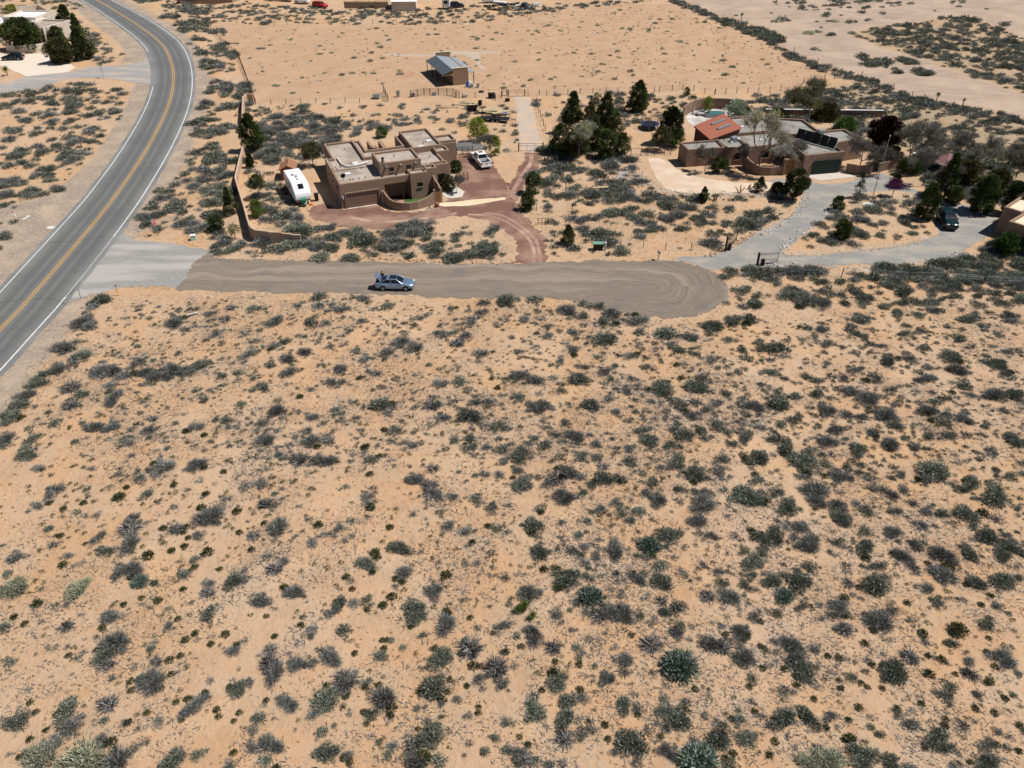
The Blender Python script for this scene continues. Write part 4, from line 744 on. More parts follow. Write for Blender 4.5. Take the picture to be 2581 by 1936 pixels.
utrailer(P(1250,307),math.radians(172),'black twin-axle utility trailer beyond the bright green tree by the pale lane')
e=empty('dump_trailer',(*P(1190,287),0),math.radians(20),'tall black tipped trailer bed standing by the lumber left of the lane','trailer'); MB().box((0,0,1.0),(1.9,.12,1.3),rx=.2).build('bed','black',e); [wheel(e,s*-.8,-.4,.36) for s in (-1,1)]; MB().path([(-.8,0,1.5),(-.8,0,2.3)],.04).path([(.2,0,1.5),(.2,0,2.2)],.04).build('rails','black',e)
for k,(x,y,lb,n_) in enumerate(((1172,264,'flat stack of pale yellow boards left of the black trailer bed',8),(1232,281,'scattered yellow lumber right behind the utility trailer',9),(1258,285,'crisscrossed yellow boards with a dark gap beside the blue tarp',8),(1130,272,'loose orange-brown planks on the sand among shrubs',3))):
    mb=MB(); r=random.Random(k+3)
    for j in range(n_): mb.box((r.uniform(-1,1),r.uniform(-.6,.6),.06+.07*j*.5),(r.uniform(2.2,3.8),r.uniform(.25,.9),.06),rz=r.uniform(-.5,.5)+.1)
    tag(mb.build('lumber_pile','lumber' if k<3 else 'orock',None,loc=(*P(x,y),0)),lb,'lumber','board stacks beside the utility trailer')
tag(MB().loft([[(-.5,-.4,0),(.5,-.4,0),(.5,.4,0),(-.5,.4,0)],[(-.3,-.2,.35),(.25,-.15,.4),(.2,.2,.3),(-.3,.25,.38)]]).build('tarp','blue',None,loc=(*P(1272,287),0)),'small crumpled blue tarp next to the yellow boards','tarp')
# tanks, barrels
def tank(x,y,rx,ry,h_,m,label,nme='stock_tank',cat='tank'):
    e=MB(); ring1=[[(rx*math.cos(t)*k,ry*math.sin(t)*k,z) for t in [2*math.pi*i/18 for i in range(18)]] for z,k in ((0,.97),(h_*.5,.98),(h_,1),(h_,.92),(h_*.8,.90))]
    e.loft(ring1); return tag(e.build(nme,m,None,loc=(*P(x,y),0)),label,cat,'tanks and barrels around the corral')
tank(949,246,.8,.5,.65,'galv','large oval galvanised tank at the left end of the paddock fence'); tank(1004,241,.42,.42,.9,'galv','grey drum left of the pipe corral','barrel','barrel')
tank(1178,219,.32,.32,.9,'blue','bright blue barrel at the barn corner','barrel','barrel'); tank(1188,221,.5,.32,.6,'galv','pale grey tank between blue barrel and right drum'); tank(1205,221,.33,.33,.8,'galv','dark-topped drum right of the barn','barrel','barrel')
tank(1213,235,.55,.45,.45,'rubber','black rubber tub in the sand below the right drum'); tank(1320,218,.5,.4,.4,'galv','lone small grey tub in the right of the paddock'); tank(1095,240,.5,.35,.5,'galv','teal-grey trough inside the pipe corral'); tank(1040,243,.5,.4,.6,'galv','grey trough at the left corral corner'); tank(1172,247,.6,.4,.5,'galv','green-grey trough behind the pale shrub by the gate'); tank(660,125.5,1.1,.28,.5,'galv','grey culvert pipe lying alone in the upper left paddock','culvert_pipe','pipe')
tank(1210,264,.4,.4,.8,'black','black tub with white rim above the lumber','barrel','barrel'); tank(1279,255,.5,.4,.5,'black','dark cooler by the lane gate','barrel','barrel')
tag(MB().b2(-.65,.65,-.3,.3,0,.95).b2(-.7,.7,-.35,.35,.95,1.0).build('feed_cabinet','black',None,loc=(*P(1240,247),0)),'black box cabinet standing at the fence left of the lane gate','cabinet')
# ================= signs and street furniture =================
def signlabel(txt,size,m,parent,loc,rot,ext=.004):
    c=D.curves.new('lettering','FONT'); c.body=txt; c.size=size; c.align_x='CENTER'; c.align_y='CENTER'; c.extrude=ext; o=D.objects.new('lettering',c); COL.objects.link(o); o.data.materials.append(M[m]); o.parent=parent; o.location=loc; o.rotation_euler=rot
    bpy.context.view_layer.update(); me=D.meshes.new_from_object(o.evaluated_get(bpy.context.evaluated_depsgraph_get())); q=D.objects.new('lettering',me); COL.objects.link(q); q.parent=parent; q.location=loc; q.rotation_euler=rot
    if not me.materials: me.materials.append(M[m])
    D.objects.remove(o); return q
def stop(x,y,rz,label,h_=2.75):
    e=empty('stop_sign',(*P(x,y),0),rz,label,'sign'); MB().box((0,0,h_/2),(.06,.06,h_)).build('post','rust' if h_<2 else 'galv',e)
    def octo(r): return [(r*math.cos(math.pi/8+k*math.pi/4),r*math.sin(math.pi/8+k*math.pi/4)) for k in range(8)]
    z=h_-.62
    for r,yy,m in ((.408,-.032,'galv'),(.41,-.045,'white'),(.375,-.056,'stopred')):
        pl=octo(r); mb=MB(); mb.add([(a,yy,z+b_) for a,b_ in pl]+[(a,yy+.01,z+b_) for a,b_ in pl],[tuple(range(8)),tuple(range(15,7,-1))]+[(i,8+i,8+(i+1)%8,(i+1)%8) for i in range(8)]); mb.build('sign_face' if m=='stopred' else 'sign_plate',m,e)
    signlabel('STOP',.27,'white',e,(0,-.066,z),(math.pi/2,0,0)); return e
s=stop(398,594,math.radians(80),'red stop sign with green street-name blades at the highway corner',2.55)
for k,(a,mm) in enumerate(((52,'green'),(-38+100,'green'))):
    q=MB().box((-.28 if k==0 else .18,0,2.62+.0*k),(.95 if k==0 else .35,.02,.2),rz=math.radians(a)).build('street_blade','green' if k==0 else 'beam',s)
s2=stop(262,197,math.radians(-80),'distant stop sign with green street blades at the left side road',2.6)
MB().box((0,0,2.68),(.9,.02,.2),rz=-1.4).build('street_blade','green',s2); MB().box((0,0,2.88),(.7,.02,.18),rz=.1).build('street_blade','green',s2)
def post(nme,x,y,h_,r,m,label,cat='post',group=None,cap=None):
    e=empty(nme,(*P(x,y),0),0,label,cat,group); MB().tube((0,0,-.1),(0,0,h_),r,n=8).build('shaft',m,e)
    if cap: MB().tube((0,0,h_),(0,0,h_+.3),r*1.15,n=8).build('cap',cap,e)
    return e
e=post('marker_post',299.5,745,1.15,.05,'yellow','yellow utility marker post at the street corner beside a small shrub','marker',cap='rust')
e=post('marker_post',43,549,.75,.05,'white','red and white marker leaning by the pale slab left of the highway','marker',cap='red'); e.rotation_euler=(0,-.35,0)
tag(MB().loft([[(-.9,-.7,0),(.6,-.9,0),(.9,.5,0),(-.5,.8,0)],[(-.85,-.65,.12),(.55,-.85,.12),(.85,.45,.12),(-.45,.75,.12)]]).build('slab','offw',None,loc=(*P(58,549),0)),'white concrete slab by the red marker left of the highway','slab')
tag(MB().b2(-.45,.45,-.4,.4,0,.08).build('slab','offw',None,loc=(*P(128,575),0)),'small white cover plate on the dirt shoulder left of the highway','slab')
e=empty('utility_box',(*P(489,605),0),.25,'pale green utility box on the sand right of the stop sign','utility box'); MB().loft([[(-.38,-.3,0),(.38,-.3,0),(.38,.3,0),(-.38,.3,0)],[(-.33,-.26,.62),(.33,-.26,.62),(.33,.26,.7),(-.33,.26,.7)]]).build('cabinet',mat('pale_green',(.42,.58,.50),.5),e); MB().box((0,0,.72),(.74,.6,.05),rx=.08).build('lid','offw',e)
e=empty('litter_board',(*P(486,794),.12),math.radians(48),'white broken board lying on the bare sand below the street','board'); MB().box((0,0,.08),(1.3,.14,.03),ry=.15).build('plank','offw',e); MB().box((-.55,0,.02),(.7,.06,.03)).build('broken_end','wood',e)
e=empty('mailbox',(*P(1659,655),0),math.radians(15),'grey mailbox on a post at the turnaround edge','mailbox'); MB().box((0,0,.5),(.1,.1,1.0)).build('post','galv',e); MB().tube((0,-.28,1.12),(0,.28,1.12),.14,n=12).b2(-.14,.14,-.28,.28,.98,1.12).build('box','galv',e)
e=empty('well_box',(*P(1507,627),0),0,'green topped utility box between shrubs by the wire fence','utility box'); MB().b2(-.6,.6,-.3,.3,0,.75).build('cabinet','rust',e); MB().b2(-.72,.72,-.4,.4,.75,.85).build('lid',mat('patina_green',(.16,.30,.25),.6),e)
e=empty('white_pipe_post',(*P(1525,630),0),0,'white upright post right of the green topped box','post'); MB().b2(-.15,.15,-.15,.15,0,1.1).build('shaft','offw',e,bevel=.03)
# iron gates on driveway
def irongate(x,y,x2,y2,h_,label,solid=False):
    a=Vector(P(x,y)); b_=Vector(P(x2,y2)); L_=(b_-a).length; e=empty('iron_gate',(*a,.03),math.atan2((b_-a).y,(b_-a).x),label,'gate')
    MB().b2(-.1,.1,-.1,.1,-.1,h_+.15).build('gate_post','black',e); fr=MB()
    for z in (.12,h_-.18,h_): fr.path([(0.1,0,z),(L_,0,z)],.03)
    fr.path([(.12,0,.12),(.12,0,h_)],.035); fr.path([(L_,0,.12),(L_,0,h_)],.035); fr.path([(0.1,0,.62),(L_,0,.62)],.02); fr.build('frame','black',e)
    n_=int(L_/.17); bars=MB()
    for k in range(1,n_): bars.tube((L_*k/n_,0,.12),(L_*k/n_,0,h_-.18),.015,n=4)
    for k in range(1,n_*2): bars.tube((L_*k/n_/2,0,.12),(L_*k/n_/2,0,.62),.008,n=4)
    bars.build('bars','black',e)
    MB().b2(.35,.75,-.45,-.15,0,.9).build('gate_motor','black',e); MB().path([(.6,-.3,.55),(1.9,-.03,.55)],.03).build('arm','metal',e); return e
irongate(1908,668,1958,664,1.55,'open black iron gate leaf on the near side of the gravel driveway')
irongate(1828,633,1855,611,1.9,'open black iron gate leaf swung back along the far side of the gravel driveway')
# fences
def fence(name,pts,spacing,h_,label,m='rust',r=.055,wire=True,rails=0,railm=None,jit=.0,wr=.008,cat='fence',hv=0):
    """pts in photo pixels (post feet)"""
    w_=[Vector(P(*q)) for q in pts]; o=w_[0]; e=empty(name,(*o,0),0,label,cat); foot=[]
    if spacing is None: foot=w_
    else:
        for a,b_ in zip(w_[:-1],w_[1:]):
            n_=max(1,round((b_-a).length/spacing)); foot+=[a.lerp(b_,k/n_) for k in range(n_)]
        foot.append(w_[-1])
    rr=random.Random(name); first=None
    for q in foot:
        hh=h_*(1+rr.uniform(-hv,hv)); g0=float(zg(q.x,q.y))
        if first is None: first=MB().tube((0,0,-.2),(0,0,h_),r,r*.9,n=6).build('post',m,e); pp=first
        else: pp=first.copy(); COL.objects.link(pp)
        pp.location=(q.x-o.x+rr.uniform(-jit,jit),q.y-o.y+rr.uniform(-jit,jit),g0); pp.rotation_euler=(rr.uniform(-.03,.03),rr.uniform(-.03,.03),0); pp.scale=(1,1,hh/h_)
    f3=[Vector((q.x-o.x,q.y-o.y,float(zg(q.x,q.y)))) for q in foot]
    if wire:
        mb=MB()
        for z in (.25,.55,.85,1.05):
            if z<h_:
                for a,b_ in zip(f3[:-1],f3[1:]): mb.tube(a+Vector((0,0,z)),b_+Vector((0,0,z)),wr,n=3,cap=False)
        mb.build('wire','galv' if wr<.01 else m,e)
    if rails:
        mb=MB()
        for k in range(rails):
            z=.25+k*(h_-.35)/(max(rails-1,1))
            for a,b_ in zip(f3[:-1],f3[1:]): mb.tube(a+Vector((0,0,z)),b_+Vector((0,0,z)),.03,n=5,cap=False)
        mb.build('rails',railm or m,e)
    return e
fence('wire_fence',[(683,260.5),(721,260),(759,260.5),(797,260),(833,259),(871,258),(907,260.5)],None,1.05,'row of dark wooden posts along the near left edge of the paddock',r=.07)
fence('wire_fence',[(1148,249),(1166,249.5),(1198,247),(1231,246),(1249,251),(1264,247)],None,1.15,'short wire fence between the pipe corral and the lane gate',r=.07)
fence('wire_fence',[(1331,243),(1359,240.5),(1378,243),(1398,243),(1431,239),(1462,238),(1494,238),(1527,236),(1557,236),(1587,234),(1649,232),(1662,230.5),(1694,230),(1720,231),(1748,233),(1776,236),(1802,239),(1828,239)],None,1.15,'line of brown posts behind the dark juniper grove',r=.065)
fence('wire_fence',[(1801,239),(1828,239),(1856,237),(1884,236),(1911,235),(1940,232),(1967,229),(2024,211),(2050,207),(2077,203),(2103,201),(2116,199)],None,1.2,'brown post line behind the big willow running to the arroyo',r=.065)
fence('wire_fence',[(2110,199),(2127,204),(2155,207),(2190,213)],None,1.4,'short cluster of tall posts at the arroyo corner',r=.07)
fence('coyote_fence',[(645,262),(640,248),(633,230),(626,210),(619,190),(611,170),(603,150),(598,139)],1.0,1.25,'dense dark post and mesh fence running up the left side of the paddock',r=.05,wr=.02)
fence('wire_fence',[(597,136),(591,131),(584,126),(577,120),(571,114),(564,108),(558,102),(553,97),(546,91),(540,85),(535,82),(526,74),(521,67)],None,1.35,'row of leaning posts at the upper left paddock corner',r=.07,wr=.015)
fence('wire_fence',[(522,62),(597,63),(693,65),(725,64),(790,63),(868,62),(880,61),(940,60),(1000,61),(1060,60),(1100,62),(1167,62)],None,1.4,'thin far post row across the top of the paddock',r=.06)
fence('wire_fence',[(1150,62),(1158,61),(1163,62),(1140,50),(1144,49),(1200,50),(1322,44),(1330,44),(1372,35),(1420,24),(1428,23),(1500,17),(1560,12),(1640,6)],None,1.5,'far post row right of the shed under the junk',r=.06)
fence('arroyo_fence',[(1640,4),(1700,10),(1822,47),(1860,60),(1900,85),(1960,105),(2000,135),(2060,160),(2120,186),(2170,197),(2210,215),(2250,225),(2298,246),(2329,252),(2400,272),(2470,290),(2562,310)],9,1.3,'weathered post line along the shrubby arroyo bank',r=.08,wire=False,hv=.2)
fence('wire_fence',[(1352,262),(1358,285),(1366,305),(1374,330),(1385,352),(1394,372)],3.2,1.3,'leaning posts along the right side of the pale lane',r=.06)
fence('wire_fence',[(1400,385),(1404,415),(1410,435),(1419,455),(1426,480),(1436,505),(1442,535),(1462,570),(1470,600),(1476,612)],3.2,1.2,'wire fence running down from the juniper grove to the street',r=.06)
fence('wire_fence',[(1476,613),(1507,609),(1564,622),(1621,625),(1677,630),(1742,632),(1801,632),(1828,636)],None,1.15,'low wire fence along the top side of the turnaround',r=.045)
fence('wire_fence',[(1934,692),(1957,690),(2030,697),(2120,700),(2195,702),(2290,704),(2380,706),(2480,712),(2580,716)],None,1.15,'post fence along the near side of the gravel driveway',r=.06)
fence('wire_fence',[(1590,392),(1615,392),(1630,393)],None,1.3,'short dark fence end beside the round juniper',r=.06,rails=2)
fence('pipe_fence',[(1630,393),(1650,392),(1674,391),(1690,392)],None,1.2,'pipe rail fence above the pale sand driveway',r=.05,rails=4,wire=False)
fence('pipe_corral',[(1035,246),(1052,243.5),(1069,240),(1084,240.5),(1105,239.5),(1127,239.5)],None,1.45,'rusty pipe corral panels in front of the barn',r=.08,rails=6,wire=False)
fence('pipe_corral',[(1127,239.5),(1142,241),(1150,246),(1158,249)],None,1.45,'angled pipe corral end panels right of centre',r=.06,rails=6,wire=False)
fence('pipe_corral',[(967,232),(972,242),(978,255)],None,1.6,'small dark panel standing on its own left of the corral',r=.07,rails=5,wire=False)
fence('picket_fence',[(1337,535),(1341,530),(1346,527),(1352,531)],None,1.0,'tiny old picket section beside the red drive',r=.05,rails=2,wire=False)
fence('picket_fence',[(1356,566),(1366,566),(1374,566),(1382,566)],1.0,1.0,'dark open picket panel leaning at the red drive bend',r=.045,rails=2,wire=False)
fence('wire_fence',[(1152,392),(1166,390),(1180,389),(1192,388)],None,1.4,'short black mesh fence between the adobe house and the pickup',m='black',r=.05,rails=5,wire=False)
def farmgate(x,y,x2,y2,h_,label,n_=4):
    a=Vector(P(x,y)); b_=Vector(P(x2,y2)); L_=(b_-a).length; e=empty('farm_gate',(*a,0),math.atan2((b_-a).y,(b_-a).x),label,'gate')
    for xx in (0,L_): MB().tube((xx,0,-.2),(xx,0,h_+.15),.08,n=8).build('gate_post','rust',e)
    fr=MB()
    for z in (.15,h_*.7,h_): fr.path([(.1,0,z),(L_-.1,0,z)],.03)
    for k in range(n_+1): fr.path([(.1+(L_-.2)*k/n_,0,.15),(.1+(L_-.2)*k/n_,0,h_)],.025)
    fr.build('frame','rust',e)
farmgate(1307,382,1369,381,1.35,'closed rusty pipe gate across the lane above the red gravel',3)
farmgate(1281,245,1323,243.5,1.3,'closed double pipe gate at the far end of the lane',2); farmgate(1265,243,1278,242,1.2,'narrow pipe gate left of the far double gate',1)
# trampoline, bench, flagpole, tub, gazebo, props
e=empty('trampoline',(*P(1637,322),0),0,'blue-rimmed trampoline with black net and hoop beside the grove','trampoline')
mb=MB()
for k in range(20):
    a=2*math.pi*k/20; a2=2*math.pi*(k+1)/20; mb.add([(1.35*math.cos(a),1.35*math.sin(a),.8),(1.35*math.cos(a2),1.35*math.sin(a2),.8),(1.7*math.cos(a2),1.7*math.sin(a2),.82),(1.7*math.cos(a),1.7*math.sin(a),.82),(1.7*math.cos(a2),1.7*math.sin(a2),.70),(1.7*math.cos(a),1.7*math.sin(a),.70)],[(0,1,2,3),(3,2,4,5)])
mb.build('pad','tramp',e); MB().tube((0,0,.77),(0,0,.79),1.36,n=20).build('mat','black',e)
mb=MB()
for k in range(6):
    a=2*math.pi*k/6+.3; q=(1.6*math.cos(a),1.6*math.sin(a)); mb.path([(*q,0),(*q,2.5)],.035)
mb.build('pole','metal',e); mb=MB()
for k in range(48):
    a=2*math.pi*k/48; q=(1.6*math.cos(a),1.6*math.sin(a)); mb.tube((*q,.8),(*q,2.4),.008,n=3,cap=False)
for z in (1.2,1.6,2.0,2.4):
    for k in range(20): a=2*math.pi*k/20; a2=2*math.pi*(k+1)/20; mb.tube((1.6*math.cos(a),1.6*math.sin(a),z),(1.6*math.cos(a2),1.6*math.sin(a2),z),.012,n=3,cap=False)
mb.build('net','black',e); MB().b2(-.35,.35,1.45,1.5,2.2,2.7).build('backboard','offw',e)
e=empty('garden_bench',(*P(1513,482),0),math.radians(8),'rustic timber bench beside the garden footpath','bench'); MB().b2(-1.2,1.2,-.25,.25,.55,.66).build('seat','lumber',e)
for x in (-1.0,1.0,0): MB().b2(x-.08,x+.08,-.2,.2,-.05,.55).build('leg','wood',e)
fq=P(2193,519); e=empty('flagpole',(*fq,0),0,'tall silver flagpole without flag on a white concrete pad in the driveway island','flagpole'); MB().tube((0,0,.05),(0,0,10.3),.065,.035,n=10).build('pole','metal',e); MB().tube((0,0,10.25),(0,0,10.42),.09,.06,n=10).build('finial','cream',e)
MB().prism([(1.15*math.cos(math.pi/8+k*math.pi/4),.95*math.sin(math.pi/8+k*math.pi/4)) for k in range(8)],.0,.14).build('concrete_pad','offw',e)
e=empty('hot_tub',(*h2w(14.6,22.4),0),h2A,'teal covered tub inside the curved patio wall','tub'); MB().loft([[(2.0*math.cos(t),1.3*math.sin(t),z) for t in [2*math.pi*i/20 for i in range(20)]] for z in (0,.6)]).build('shell','metal',e); MB().loft([[(1.85*math.cos(t),1.15*math.sin(t),z) for t in [2*math.pi*i/20 for i in range(20)]] for z in (.6,.66)]).build('cover','pool',e)
e=empty('patio_table',(*h2w(12.4,23.3),0),h2A,'white patio table beside the tub','table'); MB().b2(-.9,.9,-.6,.6,.7,.78).build('tabletop','white',e); [MB().b2(x-.05,x+.05,y-.05,y+.05,0,.7).build('leg','white',e) for x in (-.8,.8) for y in (-.5,.5)]
e=empty('patio_chair',(*h2w(11.2,24.2),0),h2A+.5,'pale patio chair against the curved brown wall','chair'); MB().b2(-.3,.3,-.3,.3,.35,.42).build('seat','cream',e); MB().b2(-.3,.3,.25,.32,.42,1.0).build('backrest','cream',e); [MB().b2(x-.03,x+.03,y-.03,y+.03,0,.35).build('leg','cream',e) for x in (-.27,.27) for y in (-.27,.27)]
e=empty('patio_umbrella',(*P(1744,300),0),0,'closed grey umbrella standing at the patio edge','umbrella'); MB().tube((0,0,0),(0,0,2.9),.03,n=6).build('pole','metal',e); MB().tube((0,0,1.2),(0,0,2.8),.22,.05,n=10).build('canopy','galv',e)
e=empty('tile_gazebo',(*P(2375,440),0),.3,'small pink-tiled gazebo roof half hidden among bare trees','gazebo')
MB().loft([[(-2,-2,2.3),(2,-2,2.3),(2,2,2.3),(-2,2,2.3)],[(-.1,-.1,3.5),(.1,-.1,3.5),(.1,.1,3.5),(-.1,.1,3.5)]]).build('roof',mat('pink_tile',(.30,.17,.16),.85,(.18,.09,.09),6,1,lo=.45,hi=.55),e)
for x in (-1.8,1.8):
    for y in (-1.8,1.8): MB().b2(x-.1,x+.1,y-.1,y+.1,0,2.3).build('post','wood',e)
e=empty('stone_fountain',(*P(2298,398),0),0,'dark bird table between bare trees near the garden wall','bird table'); MB().tube((0,0,0),(0,0,.8),.1).build('pedestal','rock',e); MB().tube((0,0,.8),(0,0,.92),.2,.45,n=14).build('bowl','rock',e)
for (x,y),lb in (((1109,541),'thin pale stone standing against the curved courtyard wall'),): tag(MB().loft([[(-.15,-.1,0),(.15,-.1,0),(.15,.1,0),(-.15,.1,0)],[(-.1,-.06,.5),(.12,-.06,.5),(.1,.06,.5),(-.1,.06,.5)],[(-.04,-.03,.85),(.03,-.03,.85),(.03,.03,.85),(-.04,.03,.85)]]).build('standing_stone','rock',None,loc=(*P(1083,525),0)),lb,'stone')
e=empty('ceramic_pot',(*P(1102,521),0),0,'round clay pot at the courtyard gate','pot'); MB().loft([[(r*math.cos(t),r*math.sin(t),z) for t in [2*math.pi*i/14 for i in range(14)]] for r,z in ((.18,0),(.36,.25),(.33,.5),(.22,.62))]).build('vessel','shedw',e)
e=empty('metal_arbor',(*P(1165,455),0),.2,'rusty wrought-metal cart frame at the edge of the white gravel bed','cart')
mb=MB()
for z in (.3,.9,1.2): mb.path([(-.9,-.4,z),(.9,-.4,z),(.9,.4,z),(-.9,.4,z),(-.9,-.4,z)],.035)
for x in (-.9,-.3,.3,.9):
    for y in (-.4,.4): mb.path([(x,y,.0),(x,y,1.2)],.03)
mb.build('frame','rust',e); MB().tube((-.5,-.5,.35),(-.5,-.45,.35),.35,n=14).build('wheel','rust',e)
mb=MB(); mb.loft([[(R_*1.9*math.cos(t),R_*math.sin(t),z) for t in [2*math.pi*i/20 for i in range(20)]] for R_,z in ((2.0,-.1),(1.5,.35),(.9,.62),(.2,.72))]); tag(mb.build('gravel_heap',mat('dark_gravel_heap',(.17,.165,.165),.95,(.12,.115,.115),5),None,loc=(*P(1176,372),0)),'low dark grey gravel heap behind the pickup','heap')
for i,(x,y,lb) in enumerate(((1800,505,'leaning cut stump post left of the small conifer'),(1866,487,'twisted driftwood stump pair by the white rock strip'),(1884,478,'short upright driftwood stump near the pale drive'))):
    mb=MB(); r=random.Random(i); 
    for k in range(3): mb.tube((r.uniform(-.3,.3),0,0),(r.uniform(-.9,.9),r.uniform(-.3,.3),r.uniform(.6,1.5)),.12,.06,n=6)
    tag(mb.build('driftwood_stump','orock' if i else 'wood',None,loc=(*P(x,y),0)),lb,'stump')
# rocks (borders)
ROCKS=[]
def rockline(px,n_,smin,smax,m,label,spread=.35,kind='stuff',name='rock_border'):
    pts=[np.array(P(*q)) for q in px]; seg=np.array([np.linalg.norm(b_-a) for a,b_ in zip(pts[:-1],pts[1:])]); cs=np.r_[0,np.cumsum(seg)]
    r=np.random.default_rng(n_); mb=MB()
    for _ in range(n_):
        t=r.uniform(0,cs[-1]); i=min(np.searchsorted(cs,t)-1,len(seg)-1); i=max(i,0); q=pts[i]+(pts[i+1]-pts[i])*(t-cs[i])/seg[i]+r.normal(0,spread,2); s_=r.uniform(smin,smax)*.72
        k=6; rings=[[(q[0]+s_*f*math.cos(a+r.uniform(-.3,.3))*(1+r.uniform(-.2,.2)),q[1]+s_*f*.8*math.sin(a)*(1+r.uniform(-.2,.2)),z*s_+.02) for a in [2*math.pi*j/k for j in range(k)]] for f,z in ((.85,-.1),(1,.25),(.55,.62))]
        mb.loft(rings)
    return tag(mb.build(name,m),label,'rocks',kind=kind)
rockline([(930,652),(1010,657),(1100,660),(1180,661),(1262,668)],60,.12,.38,'orock','orange and cream boulders edging the upper street side',.15)
rockline([(1275,470),(1300,520),(1328,560),(1350,590),(1385,625),(1405,650)],40,.12,.35,'orock','rough rocks lining the right side of the red drive',.15)
rockline([(540,655),(700,659),(860,655)],30,.1,.25,'orock','scattered stones at the upper left street edge',.3)
rockline([(1905,590),(1870,605),(1845,622),(1800,642),(1775,648)],45,.15,.5,'orock','rocks along the left edge of the gravel driveway',.25)
rockline([(2035,478),(2028,510),(2000,545),(1960,570),(1930,580),(1900,592)],130,.08,.3,'rock','pale river stones beside the upper gravel driveway curve',.5)
rockline([(1968,640),(1985,615),(2020,590),(2060,565),(2100,530),(2120,510)],170,.08,.32,'rock','pale stone border on the left edge of the driveway island',.35)
rockline([(1990,642),(2060,640),(2131,632),(2225,622),(2296,611),(2370,590)],220,.07,.24,'rock','river stones along the lower edge of the driveway island',.4)
rockline([(1930,674),(2000,676),(2080,678),(2150,680),(2260,678),(2340,670),(2440,640)],200,.09,.42,'rock','mixed rocks along the near edge of the lower driveway',.5)
rockline([(1650,478),(1700,486),(1760,492),(1840,492),(1920,492),(1985,490)],420,.07,.25,'rock','white river stone strip below the pale sand driveway',.55)
rockline([(1560,402),(1585,430),(1610,455),(1640,470),(1660,480)],380,.07,.26,'rock','white stone bed beside the footpath junction',1.3)
rockline([(1545,395),(1560,400),(1568,410)],120,.07,.25,'rock','pale stone heap at the foot of the round juniper',.8)
rockline([(1548,405),(1555,430),(1560,460),(1580,480),(1620,505),(1645,540)],90,.08,.2,'rock','stones edging the narrow footpath',.5)
rockline([(1105,527),(1060,532),(1020,535),(1005,536)],30,.12,.28,'rock','row of pale rocks at the foot of the courtyard wall',.12)
rockline([(735,522),(760,540),(790,566)],26,.08,.2,'orock','thin line of red stones left of the red gravel',.1)
rockline([(2235,505),(2290,495),(2350,505),(2420,520),(2500,535)],120,.1,.35,'rock','stones in the shade behind the gravel lot',.8)
# ================= vegetation =================
def nrm(a): return a/np.maximum(np.linalg.norm(a,axis=-1,keepdims=True),1e-9)
def blades(p,d,ln,wd,r,taper=.35):
    side=nrm(np.cross(d,r.normal(size=d.shape))); w0=side*(wd[:,None]/2); tip=p+d*ln[:,None]
    return np.stack([p-w0,p+w0,tip+w0*taper,tip-w0*taper],1)
def pick(r,n,cols,jit=.18):
    c=np.array([q[:3] for q in cols]); w_=np.array([q[3] for q in cols]); i=r.choice(len(c),n,p=w_/w_.sum()); return c[i]*(1+r.normal(0,jit,(n,1)))
SAGE=[(.215,.235,.185,4),(.14,.155,.12,4),(.06,.07,.05,2.6),(.40,.415,.345,2),(.19,.172,.13,1.3)]
GREY=[(.215,.218,.21,4),(.14,.145,.142,4),(.45,.445,.42,2),(.06,.062,.06,2.4),(.16,.165,.10,1.5)]
TUFT=[(.055,.068,.022,4),(.035,.045,.016,3),(.10,.115,.035,1.2),(.10,.095,.07,.6)]
SILV=[(.18,.235,.19,4),(.115,.155,.125,3),(.29,.345,.29,1.4),(.05,.07,.055,1.5)]
BARE=[(.17,.16,.155,3),(.26,.25,.24,1.5),(.07,.065,.06,2)]
CHAM=[(.38,.39,.28,4),(.29,.31,.21,3),(.18,.19,.13,1)]
CL={'s':SAGE,'g':GREY,'t':TUFT,'k':SILV,'b':BARE,'c':CHAM}
